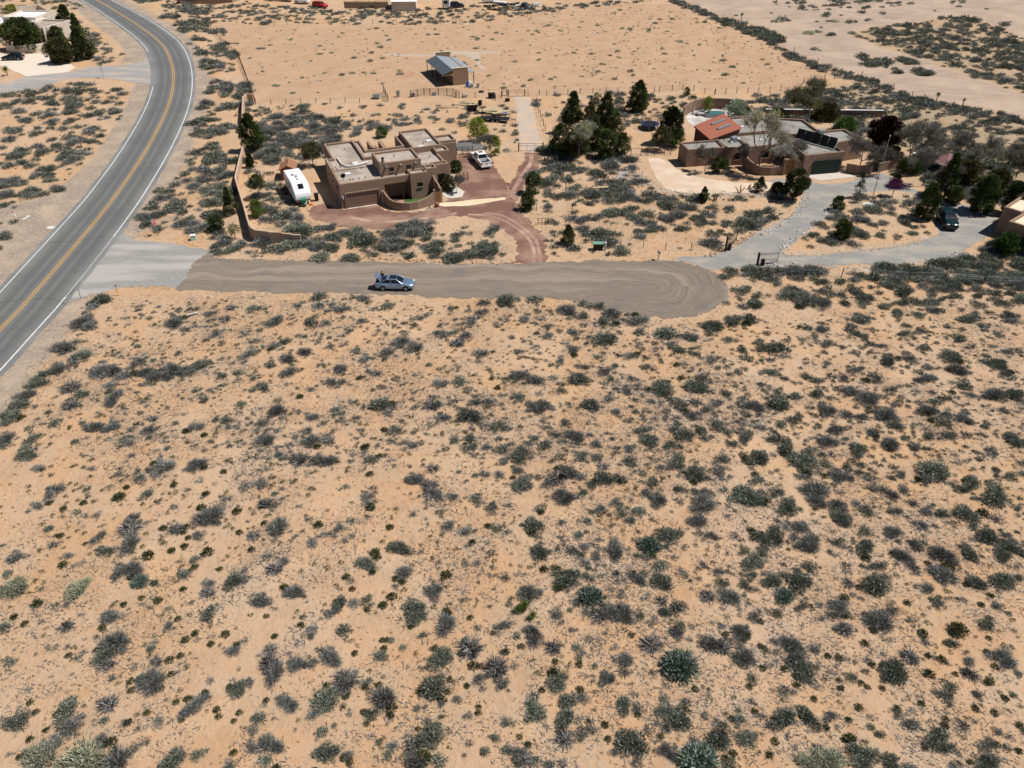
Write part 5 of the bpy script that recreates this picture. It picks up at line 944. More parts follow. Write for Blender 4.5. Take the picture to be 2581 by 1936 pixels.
def shrub_arrays(kind,n,seed):
    r=np.random.default_rng(seed); kl=int(r.integers(6,11))
    if kind in 'tk': lc=np.c_[r.uniform(-.1,.1,(4,2)),r.uniform(0,.05,4)]; lr=r.uniform(.5,.62,4)
    elif kind=='b': lc=np.c_[r.uniform(-.15,.15,(3,2)),np.zeros(3)]; lr=np.ones(3)
    else:
        a=r.uniform(0,6.28,kl); q=np.sqrt(r.uniform(0,1,kl))*.62; lc=np.c_[np.cos(a)*q*r.uniform(.75,1.1),np.sin(a)*q,r.uniform(0,.22,kl)*(1-q)]; lc[0]*=0; lr=r.uniform(.30,.52,kl); lr[0]=.55
    i=r.choice(len(lr),n,p=lr**2/(lr**2).sum()); d=nrm(r.normal(size=(n,3))*[1,1,.8]+[0,0,.25]); d[:,2]=np.abs(d[:,2])
    u=r.uniform(0,1,n)**.5
    if kind=='b':
        p=lc[i]+d*[1,1,.45]*(u*.5)[:,None]; ln=r.uniform(.25,.6,n); wd=r.uniform(.03,.06,n); dd=nrm(d*[1,1,.45]+r.normal(0,.28,(n,3)))
    elif kind=='g':
        p=lc[i]+d*[1,1,.85]*(lr[i]*u*.85)[:,None]; ln=r.uniform(.16,.40,n); wd=r.uniform(.015,.036,n); dd=nrm(d+nrm(p+[0,0,.25])*.7+r.normal(0,.36,(n,3)))
    else:
        p=lc[i]+d*[1,1,.85]*(lr[i]*u)[:,None]; ln=r.uniform(.07,.19,n); wd=r.uniform(.028,.062,n); dd=nrm(d+[0,0,.3]+nrm(p+[0,0,.25])*.4+r.normal(0,.5,(n,3)))
    if kind in 'sgc':
        m=max(6,n//28); j=r.integers(0,n,m); dd[j]=nrm(d[j]*[1,1,.35]+r.normal(0,.25,(m,3))); p[j]*=[.7,.7,.5]; ln[j]=r.uniform(.4,.85,m); wd[j]=r.uniform(.018,.032,m)
    p[:,2]=np.maximum(p[:,2],.02); V=blades(p,dd,ln*(1.5 if n<250 else 1),wd*(2.9 if n<135 else 2.1 if n<250 else 1.5 if n<650 else 1),r); C=pick(r,n,CL[kind])
    hr=np.percentile(np.hypot(V[:,2,0],V[:,2,1]),90); V=V*[1/hr,1/hr,1/hr]
    return V,C
def proto(kind,n,k,name,hs):
    out=[]
    for j in range(k):
        V,C=shrub_arrays(kind,n,100*j+ord(kind)); V=V*[1,1,hs]; out.append((V,C))
    return out
DIG=[ # tiles: (ox,oy,scale, string of "kind x y r")
(0,740,3.4295,"s 870 45 95;g 800 110 70;s 740 150 40;g 680 240 110;g 760 270 90;s 655 400 55;g 530 460 100;s 700 530 85;g 640 590 60;g 500 640 90;s 400 680 70;s 310 760 100;g 210 880 95;s 180 960 95;s 90 1040 90;s 40 1100 70;g 50 1240 90;s 30 1300 70;s 960 505 40;g 1180 565 75;s 1080 200 30;g 1480 245 95;g 1815 150 65;g 1635 115 40;t 1620 50 22;s 2180 110 55;g 850 650 100;g 960 640 80;b 1060 700 100;g 950 790 60;g 1250 670 90;g 1340 720 100;g 1480 650 120;g 1600 650 100;s 1720 600 80;t 1570 725 25;b 600 800 110;s 700 860 70;b 620 960 90;g 970 905 100;t 1050 955 30;g 1290 865 35;t 1265 905 30;s 410 1025 50;s 470 1110 55;s 360 1120 35;s 250 1150 50;s 270 1240 75;s 220 1310 70;g 810 1145 85;g 970 1140 80;t 995 1205 22;g 1120 1270 60;s 1060 1250 35;t 1030 1310 25;g 1280 1170 75;g 1680 1140 75;t 1760 1205 32;s 1780 905 55;s 2080 950 55;s 1970 1095 65;s 2070 680 60;g 2150 530 75;g 2010 595 32;t 1985 548 25;s 1900 700 55;s 1940 785 40;s 1700 820 40;g 1870 340 60;g 1770 390 40;s 2110 350 50;s 2190 400 50;t 2045 430 26;s 1400 1195 35;s 1870 1305 40;t 1690 1300 28;t 1620 1270 30;s 2190 820 50;s 2200 730 45;s 1350 1345 30;g 2000 110 60;g 1840 210 40;s 2060 1265 40;t 2015 1200 22;t 2110 1170 30"),
(645,740,1.967,"g 90 130 50;s 10 60 30;g 310 68 40;g 378 52 28;g 415 85 45;s 320 12 45;g 540 20 40;s 475 15 25;s 275 155 45;g 345 145 35;g 525 130 32;g 588 62 30;s 660 52 40;g 815 105 28;s 790 135 28;t 710 157 14;g 970 60 30;g 1115 85 35;g 1065 135 32;g 1010 140 22;s 1235 30 50;g 1240 120 30;g 935 190 40;s 990 180 30;g 1045 200 42;g 715 235 52;g 795 262 48;g 655 290 40;t 635 322 16;t 742 320 13;s 155 240 40;g 95 262 40;g 318 225 18;g 370 255 30;g 495 273 30;g 540 322 35;g 1120 285 45;g 1105 330 25;t 957 310 15;s 70 355 35;b 150 330 45;g 165 395 42;b 235 290 45;s 10 295 25;g 10 405 22;g 35 458 42;g 370 432 42;g 410 380 25;g 320 350 28;t 515 407 20;b 595 385 38;s 690 410 30;g 905 445 40;s 1010 430 45;s 1050 470 30;t 1197 458 18;t 1205 412 13;t 1002 379 12;t 218 500 20;g 105 575 48;s 30 635 38;g 395 555 38;g 275 600 38;t 441 535 13;s 625 545 55;g 680 550 30;t 605 452 15;k 905 542 22;g 1155 538 45;s 1075 535 35;g 960 540 22;g 925 615 42;s 870 640 30;s 1060 610 55;s 1215 655 42;g 40 720 50;g 275 710 50;g 360 720 40;s 690 665 40;g 780 745 38;g 495 710 20;t 540 755 24;t 405 618 17;s 1060 715 38;g 1145 745 32;s 1230 760 40;s 1045 765 40;t 490 622 12;t 485 596 10;t 527 687 11;t 575 515 14"),
(1290,740,1.967,"s 110 22 42;g 275 75 55;s 355 42 35;s 420 58 42;g 490 92 52;g 620 130 55;s 355 105 35;s 450 145 45;g 60 120 35;g 150 115 25;g 180 155 28;g 180 205 35;g 305 180 32;s 455 220 60;g 640 190 38;s 770 192 62;s 990 155 55;s 1100 130 50;s 1185 125 45;s 1200 48 48;k 895 218 20;s 825 268 38;g 1075 222 35;s 1150 270 32;s 1240 250 45;s 1180 315 30;g 310 270 38;g 590 302 42;g 670 350 32;g 665 310 30;t 717 266 11;t 742 330 14;t 820 342 18;t 703 403 17;t 843 407 20;t 777 420 17;t 561 257 14;t 372 357 15;g 235 325 32;g 35 285 32;s 430 308 25;g 40 405 50;g 125 430 48;s 325 418 52;g 455 380 42;g 465 435 25;t 510 385 13;b 590 410 30;g 565 465 35;s 750 465 60;g 1000 330 45;s 910 290 32;g 955 415 45;s 920 462 52;g 1240 440 30;g 490 510 38;s 400 555 48;g 140 555 58;s 40 515 35;s 250 475 32;g 515 582 32;s 840 545 42;s 770 575 30;t 590 552 14;t 665 561 12;t 715 588 14;g 580 622 26;t 626 630 12;g 270 635 35;s 175 660 30;s 225 695 32;s 110 715 30;g 325 715 55;s 50 765 45;s 165 750 40;g 415 750 35;s 620 675 35;s 820 650 30;s 860 708 48;s 935 700 42;s 680 725 50;g 585 765 38;s 800 750 40;s 1060 490 32;g 1005 540 32;s 1125 545 28;g 1200 550 52;g 900 605 42;s 1075 690 35;s 1160 695 38;s 1085 745 32;g 1145 640 30;g 1235 650 32;s 1015 655 45"),
(1935,740,1.967,"g 185 38 60;g 275 40 50;s 470 45 35;s 575 55 35;s 690 28 35;k 765 22 16;k 868 18 18;s 940 8 38;s 640 92 40;s 755 100 35;g 820 70 40;s 475 122 48;s 1010 108 55;g 1065 145 32;s 1045 50 45;s 1130 28 40;s 1200 95 35;g 1215 132 42;g 1150 182 30;s 1180 45 40;g 275 175 35;g 305 235 42;g 240 220 30;s 290 275 22;s 425 185 35;s 480 205 32;g 520 170 25;k 680 195 24;s 730 208 28;g 775 175 32;s 955 203 40;s 30 255 55;s 95 220 28;k 785 253 25;t 492 247 14;t 502 291 13;t 535 306 15;t 475 325 13;t 1070 215 14;s 445 285 28;s 600 322 48;g 715 308 45;g 808 342 32;s 920 303 52;g 940 365 48;s 1150 345 50;g 1190 278 35;g 1255 265 30;g 795 410 42;s 30 385 42;g 380 395 35;s 320 385 30;s 195 385 35;g 450 365 35;s 540 400 42;s 990 450 42;g 1135 500 55;s 1230 500 48;g 430 465 50;g 510 500 55;s 240 485 45;s 60 500 35;k 140 495 28;s 70 550 55;g 295 565 55;g 390 580 45;g 470 590 40;g 600 590 55;s 650 655 40;g 795 570 48;s 845 520 38;g 975 610 48;s 875 630 42;t 922 475 18;s 205 555 25;s 140 610 35;t 170 645 14;s 60 640 40;k 1085 645 22;g 335 655 40;s 55 705 45;s 100 750 55;g 300 725 52;g 540 690 42;g 605 735 52;s 455 765 48;s 795 695 38;s 1240 720 52;s 215 775 45;s 905 690 35;g 1105 768 38;s 1000 690 30;s 615 460 35;g 740 470 30"),
(0,1140,1.967,"s 130 8 50;s 415 12 18;g 195 70 38;g 280 165 38;g 240 205 42;g 185 250 42;t 310 270 18;s 378 285 26;t 412 240 20;g 472 298 30;t 587 217 34;g 580 90 25;g 455 70 22;t 622 167 18;g 695 122 35;g 680 92 28;g 805 75 62;g 970 60 50;s 1010 75 20;t 1118 34 15;t 1108 87 18;s 712 200 40;t 860 150 20;g 857 256 30;s 540 160 22;g 645 310 42;b 640 360 70;g 480 418 45;g 655 430 62;s 520 480 45;t 730 500 32;s 435 165 30;g 1045 310 85;t 802 358 22;t 918 348 20;t 900 375 18;t 925 400 18;t 905 438 20;t 290 393 20;g 330 505 32;t 305 542 24;g 408 533 24;t 840 465 22;t 1018 470 32;g 955 510 35;t 957 545 22;g 205 620 22;g 650 580 62;g 585 605 45;k 690 630 42;c 395 660 60;c 65 640 72;s 905 600 45;g 1025 640 38;t 903 668 20;s 1150 635 50;g 1250 725 35;t 175 738 30;s 265 750 30;g 325 745 30;t 783 730 24;t 1058 710 15;g 755 635 25;s 835 770 24;g 1045 775 35;t 945 742 17;s 190 662 24;k 30 580 25;k 70 480 15;s 1215 30 15;g 1250 150 30;s 1210 165 30;t 1018 193 20;s 1090 200 18;t 1180 375 18;t 1240 465 20;g 1205 570 25;t 1083 558 18;s 870 625 20"),
(645,1140,1.967,"g 340 38 60;s 565 28 42;g 25 148 40;g 75 115 22;t 565 100 20;t 687 68 15;t 125 132 17;t 196 127 17;s 440 160 28;s 270 175 25;t 473 236 12;s 580 165 25;g 550 208 38;t 563 257 26;g 550 305 22;g 795 130 50;b 860 160 50;g 1230 30 32;k 1005 90 15;g 910 220 42;g 975 220 35;g 850 240 30;s 1090 225 38;g 1165 260 42;g 1255 250 25;g 105 355 62;t 40 333 18;s 260 327 23;t 305 350 26;s 470 332 26;g 415 370 35;t 660 358 22;g 945 345 45;g 1040 378 40;s 910 290 28;g 780 300 28;s 1195 365 38;s 1245 388 26;g 275 443 38;g 335 405 30;g 475 410 25;t 118 443 16;g 40 505 28;s 715 468 55;t 587 489 28;s 550 550 52;t 221 568 14;t 348 555 14;t 448 608 22;t 396 648 16;g 725 580 52;t 690 615 22;t 725 630 20;t 943 587 30;g 1038 538 28;t 1073 436 20;s 1168 490 28;s 1145 437 20;g 880 675 58;g 190 675 52;g 30 720 52;g 485 735 40;s 400 745 48;s 550 718 32;t 673 704 28;t 628 748 25;t 548 767 18;g 1025 720 26;t 948 770 22;g 1167 607 22;g 1110 592 17;s 785 755 55;g 140 530 32;g 1240 610 22;k 1255 748 18"),
(1290,1140,1.967,"s 30 5 50;s 230 28 30;s 270 80 42;s 345 20 38;s 430 25 35;s 590 50 42;s 825 52 55;g 740 75 32;s 1045 35 42;s 1220 25 55;g 1030 95 45;s 140 108 28;s 35 145 48;g 75 110 32;s 25 80 28;s 460 130 50;s 535 130 40;s 700 145 40;s 910 110 55;t 817 186 18;t 613 183 13;s 1210 140 45;g 265 215 60;k 355 190 22;s 1150 205 80;s 1200 230 55;g 725 235 52;s 835 240 30;g 445 270 38;s 548 293 42;k 630 290 32;g 955 260 75;g 930 335 55;g 990 412 35;t 145 287 20;s 110 360 55;k 375 325 20;k 333 405 24;g 360 460 32;g 523 482 60;k 685 465 52;s 770 415 62;s 145 500 50;g 245 345 30;s 630 390 20;t 160 577 25;g 20 600 18;s 280 618 65;t 225 675 24;s 738 560 38;g 625 620 48;s 745 642 55;b 850 590 32;b 945 555 30;t 978 575 13;s 1035 645 40;s 1185 603 32;g 1070 720 62;s 1160 665 38;b 970 720 45;s 1235 420 48;s 1190 530 52;s 1245 490 32;s 1255 650 30;g 85 705 62;k 390 712 58;k 380 570 18;g 550 775 45;k 678 702 15;s 460 765 45;t 50 770 28;s 830 765 45;b 380 620 25"),
(1935,1140,1.967,"s 180 35 80;s 290 30 40;g 350 95 55;g 415 105 35;g 240 175 75;g 240 220 48;g 350 250 60;s 370 320 50;s 100 268 55;s 30 190 38;g 538 165 38;g 665 90 32;s 830 85 75;g 790 110 45;g 620 195 42;g 690 165 38;s 1130 200 75;s 1010 140 55;t 1138 73 20;t 985 125 18;s 500 275 45;g 640 285 40;g 700 310 22;s 880 290 40;s 990 295 62;g 165 360 50;s 40 410 55;g 210 455 65;s 490 378 40;g 620 385 48;b 765 355 45;s 1090 395 62;s 355 440 40;s 480 470 55;s 1190 450 55;s 1250 475 40;s 1170 500 50;g 740 455 45;g 345 505 28;g 665 515 55;g 870 500 62;s 1000 495 50;s 215 560 45;s 520 565 32;g 720 565 42;g 870 610 68;s 25 640 48;s 165 640 60;s 545 665 72;s 1025 635 52;s 1170 630 60;s 1235 605 35;k 85 705 45;g 365 760 55;g 785 670 45;s 845 740 42;t 910 721 16;g 975 728 28;t 695 740 20;t 230 757 15;b 400 640 40;s 470 560 18;g 1140 765 38;s 1215 115 40;s 180 740 35;b 430 700 30;s 1240 260 30"),
(0,1536,1.967,"t 62 25 22;t 115 62 20;t 322 60 20;g 160 122 18;g 228 172 20;g 172 212 18;s 20 75 32;s 45 250 36;g 530 25 50;g 605 20 30;g 555 150 75;s 510 215 60;t 500 75 22;s 1035 15 45;g 835 82 32;g 765 155 30;g 350 313 18;g 330 395 20;g 132 393 24;s 550 328 25;t 582 355 16;t 643 388 20;g 750 340 78;t 790 380 24;t 845 307 20;g 875 295 20;s 920 275 24;t 915 142 24;g 975 142 25;t 965 112 20;t 835 240 24;t 1042 162 20;t 1113 115 25;g 1145 200 42;g 1205 150 30;t 738 222 17;t 940 210 14;s 315 495 75;s 80 530 62;g 350 580 60;s 1175 375 50;g 1225 345 32;g 950 485 60;g 1000 430 45;t 725 507 22;s 680 510 22;t 1075 513 20;t 1150 532 18;g 780 550 35;g 1250 580 35;g 1245 680 35;c 190 720 90;g 250 660 60;c 430 730 110;g 570 735 80;s 860 740 75;s 980 705 42;g 30 697 28;b 715 640 30;s 720 650 20;g 1140 765 45;s 848 545 20;t 845 38 12"),
(645,1536,1.967,"g 365 2 40;s 232 25 22;g 270 95 40;t 270 125 18;s 350 5 25;s 430 88 40;t 477 88 15;g 65 195 45;g 165 207 24;s 262 220 20;g 365 220 62;g 90 290 60;g 190 270 55;s 345 440 70;g 440 370 55;s 430 460 22;g 155 445 55;s 625 212 42;t 622 127 18;k 668 125 20;k 725 165 20;k 820 108 18;k 492 292 15;t 563 333 16;t 605 360 20;t 627 317 14;g 545 360 35;t 752 268 14;g 620 430 75;t 665 465 32;t 555 497 22;s 905 230 65;s 885 375 72;t 815 385 26;g 940 55 62;s 785 15 55;t 1063 28 18;b 1065 180 70;t 1078 262 28;g 1105 335 40;g 1225 350 45;g 1240 75 45;s 350 690 58;k 325 588 30;k 385 557 17;g 60 660 70;s 15 530 45;s 40 750 45;s 850 625 85;g 880 600 40;g 790 750 60;s 905 740 45;t 958 670 16;g 1240 545 35;s 1190 638 32;s 1255 690 35;k 607 640 20;s 655 710 32;k 1033 712 13;t 585 717 12;g 650 550 24;g 38 455 20;t 500 155 14"),
(1290,1536,1.967,"g 225 20 40;g 380 12 35;g 490 20 50;g 565 30 50;s 630 35 32;g 105 110 55;g 110 160 42;b 210 185 50;g 435 150 25;t 400 192 12;t 327 95 12;k 840 285 85;g 575 240 50;b 560 290 40;g 470 330 50;g 990 170 55;b 690 160 60;g 1150 235 60;g 1130 180 35;t 1245 283 20;t 1180 378 20;s 225 345 62;g 275 278 20;g 105 415 28;s 115 490 62;s 285 440 50;s 250 530 62;s 345 595 45;b 260 630 60;s 555 470 50;b 620 480 30;s 770 510 60;s 850 540 58;s 600 650 80;g 1125 545 40;s 1030 625 60;s 1160 645 55;g 25 690 45;b 50 740 55;g 190 770 35;g 770 690 50;k 930 745 95;s 1085 755 45;b 925 650 40;g 1210 35 42;g 1120 100 50;t 408 485 14;g 1190 450 30;g 1255 530 25;k 755 8 25"),
(1935,1536,1.967,"g 560 55 75;t 525 100 22;s 720 45 28;t 482 162 22;t 606 142 16;t 420 42 17;t 66 25 17;t 278 22 12;s 345 90 25;g 110 170 60;g 235 185 35;s 180 290 70;g 150 240 55;t 360 228 22;t 303 305 16;t 360 337 18;t 524 264 20;t 575 262 18;s 635 310 70;b 710 235 50;t 775 110 28;t 870 246 26;t 801 322 30;t 986 313 24;t 955 95 45;s 1090 70 42;s 930 165 42;g 1165 235 68;s 1245 310 26;t 832 200 14;s 1215 180 18;t 1105 353 26;t 1158 406 17;g 1045 425 32;k 1225 415 20;g 880 430 45;s 905 390 38;t 765 460 20;t 235 435 20;s 77 402 34;t 455 480 24;t 502 375 18;t 354 407 16;s 60 540 70;s 210 540 62;g 320 525 45;k 513 577 22;s 640 505 35;g 720 560 45;t 888 537 20;t 992 537 16;t 988 567 16;t 943 590 14;t 1130 507 22;s 855 650 70;s 465 730 80;s 1085 765 65;s 1190 625 28;s 1080 685 38;s 1190 690 28;t 1248 702 20;g 1155 740 20;t 1140 668 18;c 300 750 80;c 200 760 60;s 610 760 50;g 700 775 40;s 340 20 40;b 790 150 35")]
SH=[] # (kind,X,Y,r)
for ox,oy,s_,tx in DIG:
    for q in tx.split(';'):
        k,x,y,r=q.split(); px=ox+float(x)/s_; py=oy+float(y)/s_; rp=float(r)/s_*(.98 if k in 'sg' else 1.06); X,Y=P(px,py,.3); rw_=rp/sc_at(X,Y); SH.append((k,X,Y,rw_))
rz=np.random.default_rng(21)
for k,X,Y,r in list(SH):
    if k in 'sgk' and r>.35:
        for _ in range(rz.integers(1,4)):
            a=rz.uniform(0,6.28); SH.append((str(rz.choice(list('sggbt'))),X+math.cos(a)*r*rz.uniform(.8,1.5),Y+math.sin(a)*r*rz.uniform(.8,1.5),min(.6,r*rz.uniform(.28,.55))))
built=nobuild+[h1poly,h2poly]
def blocked(X,Y,mar=.0):
    for pl in built:
        if inpoly(np.array([X]),np.array([Y]),pl)[0]: return True
    return False
def zone(px,n,kinds,rmin,rmax,road=5.6,cl=0):
    n=int(n*1.2)
    poly=PN(px); a=np.array(poly); x0,y0=a.min(0); x1,y1=a.max(0); k=0; tries=0; ks_,ws=zip(*kinds); ws=np.array(ws)/sum(ws); out=[]
    while k<n and tries<n*40:
        tries+=1
        if cl and out and rz.random()<cl: b_=out[rz.integers(len(out))]; X,Y=b_[1]+rz.normal(0,1.3),b_[2]+rz.normal(0,1.0)
        else: X,Y=rz.uniform(x0,x1),rz.uniform(y0,y1)
        if not inpoly(np.array([X]),np.array([Y]),poly)[0] or blocked(X,Y): continue
        if road and dpoly(np.array([X]),np.array([Y]),ctr[::6])[0]<road: continue
        r=(rmin+(rmax-rmin)*rz.random()**1.5)*1.12; ok=True
        for b_ in out[-60:]:
            if (b_[1]-X)**2+(b_[2]-Y)**2<((r+b_[3])*.55)**2: ok=False; break
        if not ok: continue
        kd=rz.choice(ks_,p=ws); 
        if kd=='t': r=rz.uniform(.14,.30)
        if kd=='k': r=rz.uniform(.18,.40)
        out.append((str(kd),X,Y,r)); k+=1
    SH.extend(out)
SG=[('s',5),('g',4),('t',1.5)]
zone([(0,240),(150,212),(330,222),(305,300),(235,390),(130,495),(60,520),(0,545)],250,SG,.5,1.45,cl=.25)
zone([(-30,450),(60,470),(40,600),(-20,640)],16,SG,.5,1.2)
zone([(330,-5),(470,5),(560,60),(600,160),(640,250),(610,300),(600,400),(580,500),(520,470),(470,330),(500,230),(500,150),(460,85),(380,30)],400,SG,.5,1.5,cl=.35)
zone([(395,478),(440,450),(500,380),(590,400),(580,520),(540,600),(460,590),(400,590),(360,560)],95,SG,.6,1.5,cl=.3)
zone([(535,600),(560,590),(600,630),(560,650),(530,630)],8,SG,.7,1.5)
zone([(660,30),(700,0),(200,-10),(120,20),(190,40),(240,100),(330,140),(240,160),(160,140),(150,60),(0,10),(0,-8),(340,-8),(420,-2),(500,40),(640,60)],60,SG,.5,1.3)
zone([(215,60),(260,100),(310,150),(250,163),(215,140)],26,SG,.7,1.4,road=9)
zone([(0,0),(170,0),(210,20),(150,30),(120,20),(60,20),(0,35)],40,SG,.5,1.2)
zone([(400,4),(700,18),(1160,18),(1480,6),(1640,0),(1600,8),(1500,16),(1300,44),(1160,60),(700,62),(540,58)],600,[('s',6),('g',3)],.4,1.1,cl=.2)
zone([(640,262),(900,262),(1120,262),(1300,262),(1305,380),(1240,395),(1180,380),(1140,330),(1010,318),(950,330),(830,345),(800,410),(760,430),(690,430),(640,410),(640,340)],190,SG,.35,1.1,cl=.25)
zone([(655,300),(760,270),(850,310),(980,315),(1000,325),(860,350),(830,400),(760,400),(700,430),(640,400)],85,[('g',8),('s',2)],.8,1.7)
zone([(690,265),(780,265),(780,312),(690,312)],34,[('t',8),('s',1)],.2,.6)
zone([(1330,255),(1400,235),(1700,240),(1800,262),(1680,300),(1560,330),(1400,340),(1340,330)],110,SG,.5,1.4,cl=.2)
zone([(1378,375),(1560,380),(1600,420),(1650,470),(1660,500),(1500,500),(1380,500),(1335,440),(1370,400)],105,SG,.6,1.6,cl=.3)
zone([(1330,500),(1500,480),(1700,495),(1980,495),(2000,530),(1900,580),(1800,630),(1600,640),(1400,655),(1360,590)],170,SG,.4,1.4,cl=.2)
zone([(640,588),(760,600),(900,585),(1100,560),(1250,580),(1290,640),(1290,655),(900,655),(700,650),(600,645),(560,625)],95,SG,.45,1.4,cl=.35)
zone([(775,548),(850,575),(960,590),(1100,555),(1090,620),(780,625),(700,595)],15,[('g',6),('s',3)],1.0,1.8)
zone([(640,430),(700,440),(745,500),(750,560),(790,590),(760,600),(690,580),(650,570),(625,520),(615,450)],50,SG,.5,1.3,cl=.3)
zone([(1990,560),(2010,610),(2100,620),(2340,600),(2350,540),(2300,500),(2150,500),(2100,530)],70,SG,.5,1.4,cl=.2)
built=[b_ for b_ in built if b_ is not drive and b_ is not island]
zone([(2010,612),(2030,592),(2110,535),(2160,500),(2260,488),(2330,510),(2345,560),(2345,590),(2290,605),(2130,628),(2040,632)],62,SG,.5,1.35,cl=.25)
built=built+[drive]
zone([(2060,400),(2080,330),(2150,300),(2300,340),(2600,420),(2640,540),(2520,520),(2420,500),(2330,470),(2280,440),(2200,430)],150,[('s',4),('g',5),('t',1)],.5,1.5,cl=.1)
zone([(1990,235),(2100,240),(2120,300),(2000,320),(1960,300)],34,[('s',4),('g',4)],.7,1.7)
zone([(2290,425),(2400,500),(2560,530),(2600,480),(2400,420)],46,[('s',3),('g',5)],.7,1.8)
zone([(1838,684),(2000,684),(2330,676),(2480,640),(2581,590),(2640,600),(2640,720),(2300,722),(2000,715),(1850,700)],150,[('s',7),('g',2),('t',1)],.5,1.4,cl=.3)
zone([(1820,700),(1900,700),(2000,720),(2600,725),(2600,760),(1830,770)],60,SG,.4,1.2)
zone([(2010,235),(2189,208),(2295,252),(2577,310),(2700,340),(2700,450),(2500,430),(2300,370),(2150,320),(2060,300),(1800,262),(1830,245)],680,[('s',7),('g',4),('b',2),('t',1)],.4,1.3,cl=.15)
zone([(2150,92),(2300,70),(2581,110),(2700,140),(2700,240),(2559,220),(2312,138)],300,[('s',5),('g',3),('b',2)],.3,1.0,cl=.1)
zone([(2140,86),(2224,122),(2312,143),(2418,186),(2559,228),(2750,265),(2750,130),(2581,99),(2453,41),(2380,44),(2330,55),(2200,67)],520,[('s',7),('g',2)],.5,1.5,cl=.15)
zone([(1690,-6),(1740,12),(1800,36),(1880,60),(1940,78),(1973,92),(1966,115),(2001,140),(2083,173),(2189,201),(2295,247),(2440,272),(2577,303),(2577,318),(2290,258),(2180,212),(2070,185),(1990,150),(1940,110),(1800,50),(1700,12)],330,[('s',7),('g',2)],.6,1.5,cl=.2)
zone([(1750,5),(2000,0),(2500,-5),(2581,90),(2400,35),(2150,60),(2050,150),(1980,90)],50,[('s',4),('c',1)],.5,1.5,cl=.4)
zone([(1880,0),(2240,-8),(2300,15),(2150,30),(1990,18)],60,[('s',4),('g',1)],.5,1.4,cl=.4)
zone([(2140,130),(2300,150),(2360,190),(2260,190),(2140,170)],16,[('s',4)],.6,1.9,cl=.5)
zone([(560,75),(1160,68),(1450,30),(1680,20),(1850,60),(1960,110),(2080,185),(1980,215),(1600,228),(1300,232),(1140,225),(1120,140),(1050,130),(1000,225),(690,245),(640,200)],150,[('c',10),('s',.7)],.3,.85)
zone([(560,75),(1160,68),(1450,30),(1680,20),(1850,60),(1960,110),(2080,185),(1980,215),(1600,228),(1300,232),(1140,225),(1120,140),(1050,130),(1000,225),(690,245),(640,200)],520,[('b',3),('t',3),('g',1)],.15,.42)
zone([(1300,25),(1680,12),(1850,60),(2050,180),(1980,215),(1500,220)],260,[('g',2),('t',2),('b',2)],.18,.5)
# extra small plants on the foreground sand
zone([(200,760),(560,745),(1100,760),(1400,770),(1750,815),(2600,760),(2600,1940),(-10,1940),(-10,1300),(120,1000)],2900,[('t',4),('b',5),('g',5),('k',.5)],.10,.36,road=0,cl=.45)
zone([(200,760),(560,745),(1100,760),(1400,775),(1750,815),(2600,770),(2600,1940),(-10,1940),(-10,1300),(120,1000)],900,[('t',1)],.2,.4,road=0,cl=.25)
zone([(200,760),(2600,770),(2600,1940),(-10,1940),(-10,1300)],70,[('b',1)],.5,.95,road=6)
zone([(300,760),(1100,755),(1400,775),(1750,815),(2600,770),(2600,1150),(250,1150)],700,[('s',3),('g',5),('b',3)],.2,.5,road=0,cl=.4)
zone([(1500,1000),(2600,950),(2600,1940),(1300,1940)],520,[('s',3),('g',5),('b',4)],.15,.45,road=0,cl=.4)
zone([(1100,1000),(2600,900),(2600,1500),(1400,1600)],150,[('s',3),('g',3)],.25,.6)
zone([(1300,820),(2600,800),(2600,1200),(1500,1300)],110,[('s',3),('g',3)],.25,.55)
NAME={'s':('sagebrush','sagebrush','grey-green sagebrush'),'g':('rabbitbrush','shrub','grey rabbitbrush'),'t':('snakeweed','plant','dark green snakeweed'),'k':('silver_sage','shrub','silvery-green shrub'),'b':('dead_shrub','shrub','dead-twig shrub'),'c':('chamisa','shrub','pale chamisa')}
HS={'s':.95,'g':.95,'t':.95,'k':1.0,'b':.9,'c':.9}
def place_word(px,py):
    if py>735: return 'on the foreground sand'
    if px>2000 and py<240: return 'by the sandy arroyo'
    if 640<px<1280 and 560<py<670: return 'above the street'
    if px<620: return 'near the highway'
    if 540<px<2080 and py<250: return 'in the sandy paddock'
    if px>1990: return 'on the right-hand scrub'
    if px>1330: return 'in the middle garden'
    return 'around the adobe house'
ONES='zero one two three four five six seven eight nine ten eleven twelve thirteen fourteen fifteen sixteen seventeen eighteen nineteen'.split(); TENS='x x twenty thirty forty fifty sixty seventy eighty ninety'.split()
def words(v,dec=False):
    v=max(0,min(v,100)); i=int(v) if dec else int(round(v)); t='one hundred' if i>=100 else (ONES[i] if i<20 else TENS[i//10]+('-'+ONES[i%10] if i%10 else ''))
    return t+((' and a half' if v-i>=.5 else '') if dec else '')
usedlab=set(); GR={'s':'grey-green sagebrush over the sand','g':'grey rabbitbrush over the sand','t':'dark green snakeweed tufts','k':'silvery shrubs','b':'dead twig shrubs','c':'chamisa in the paddock'}
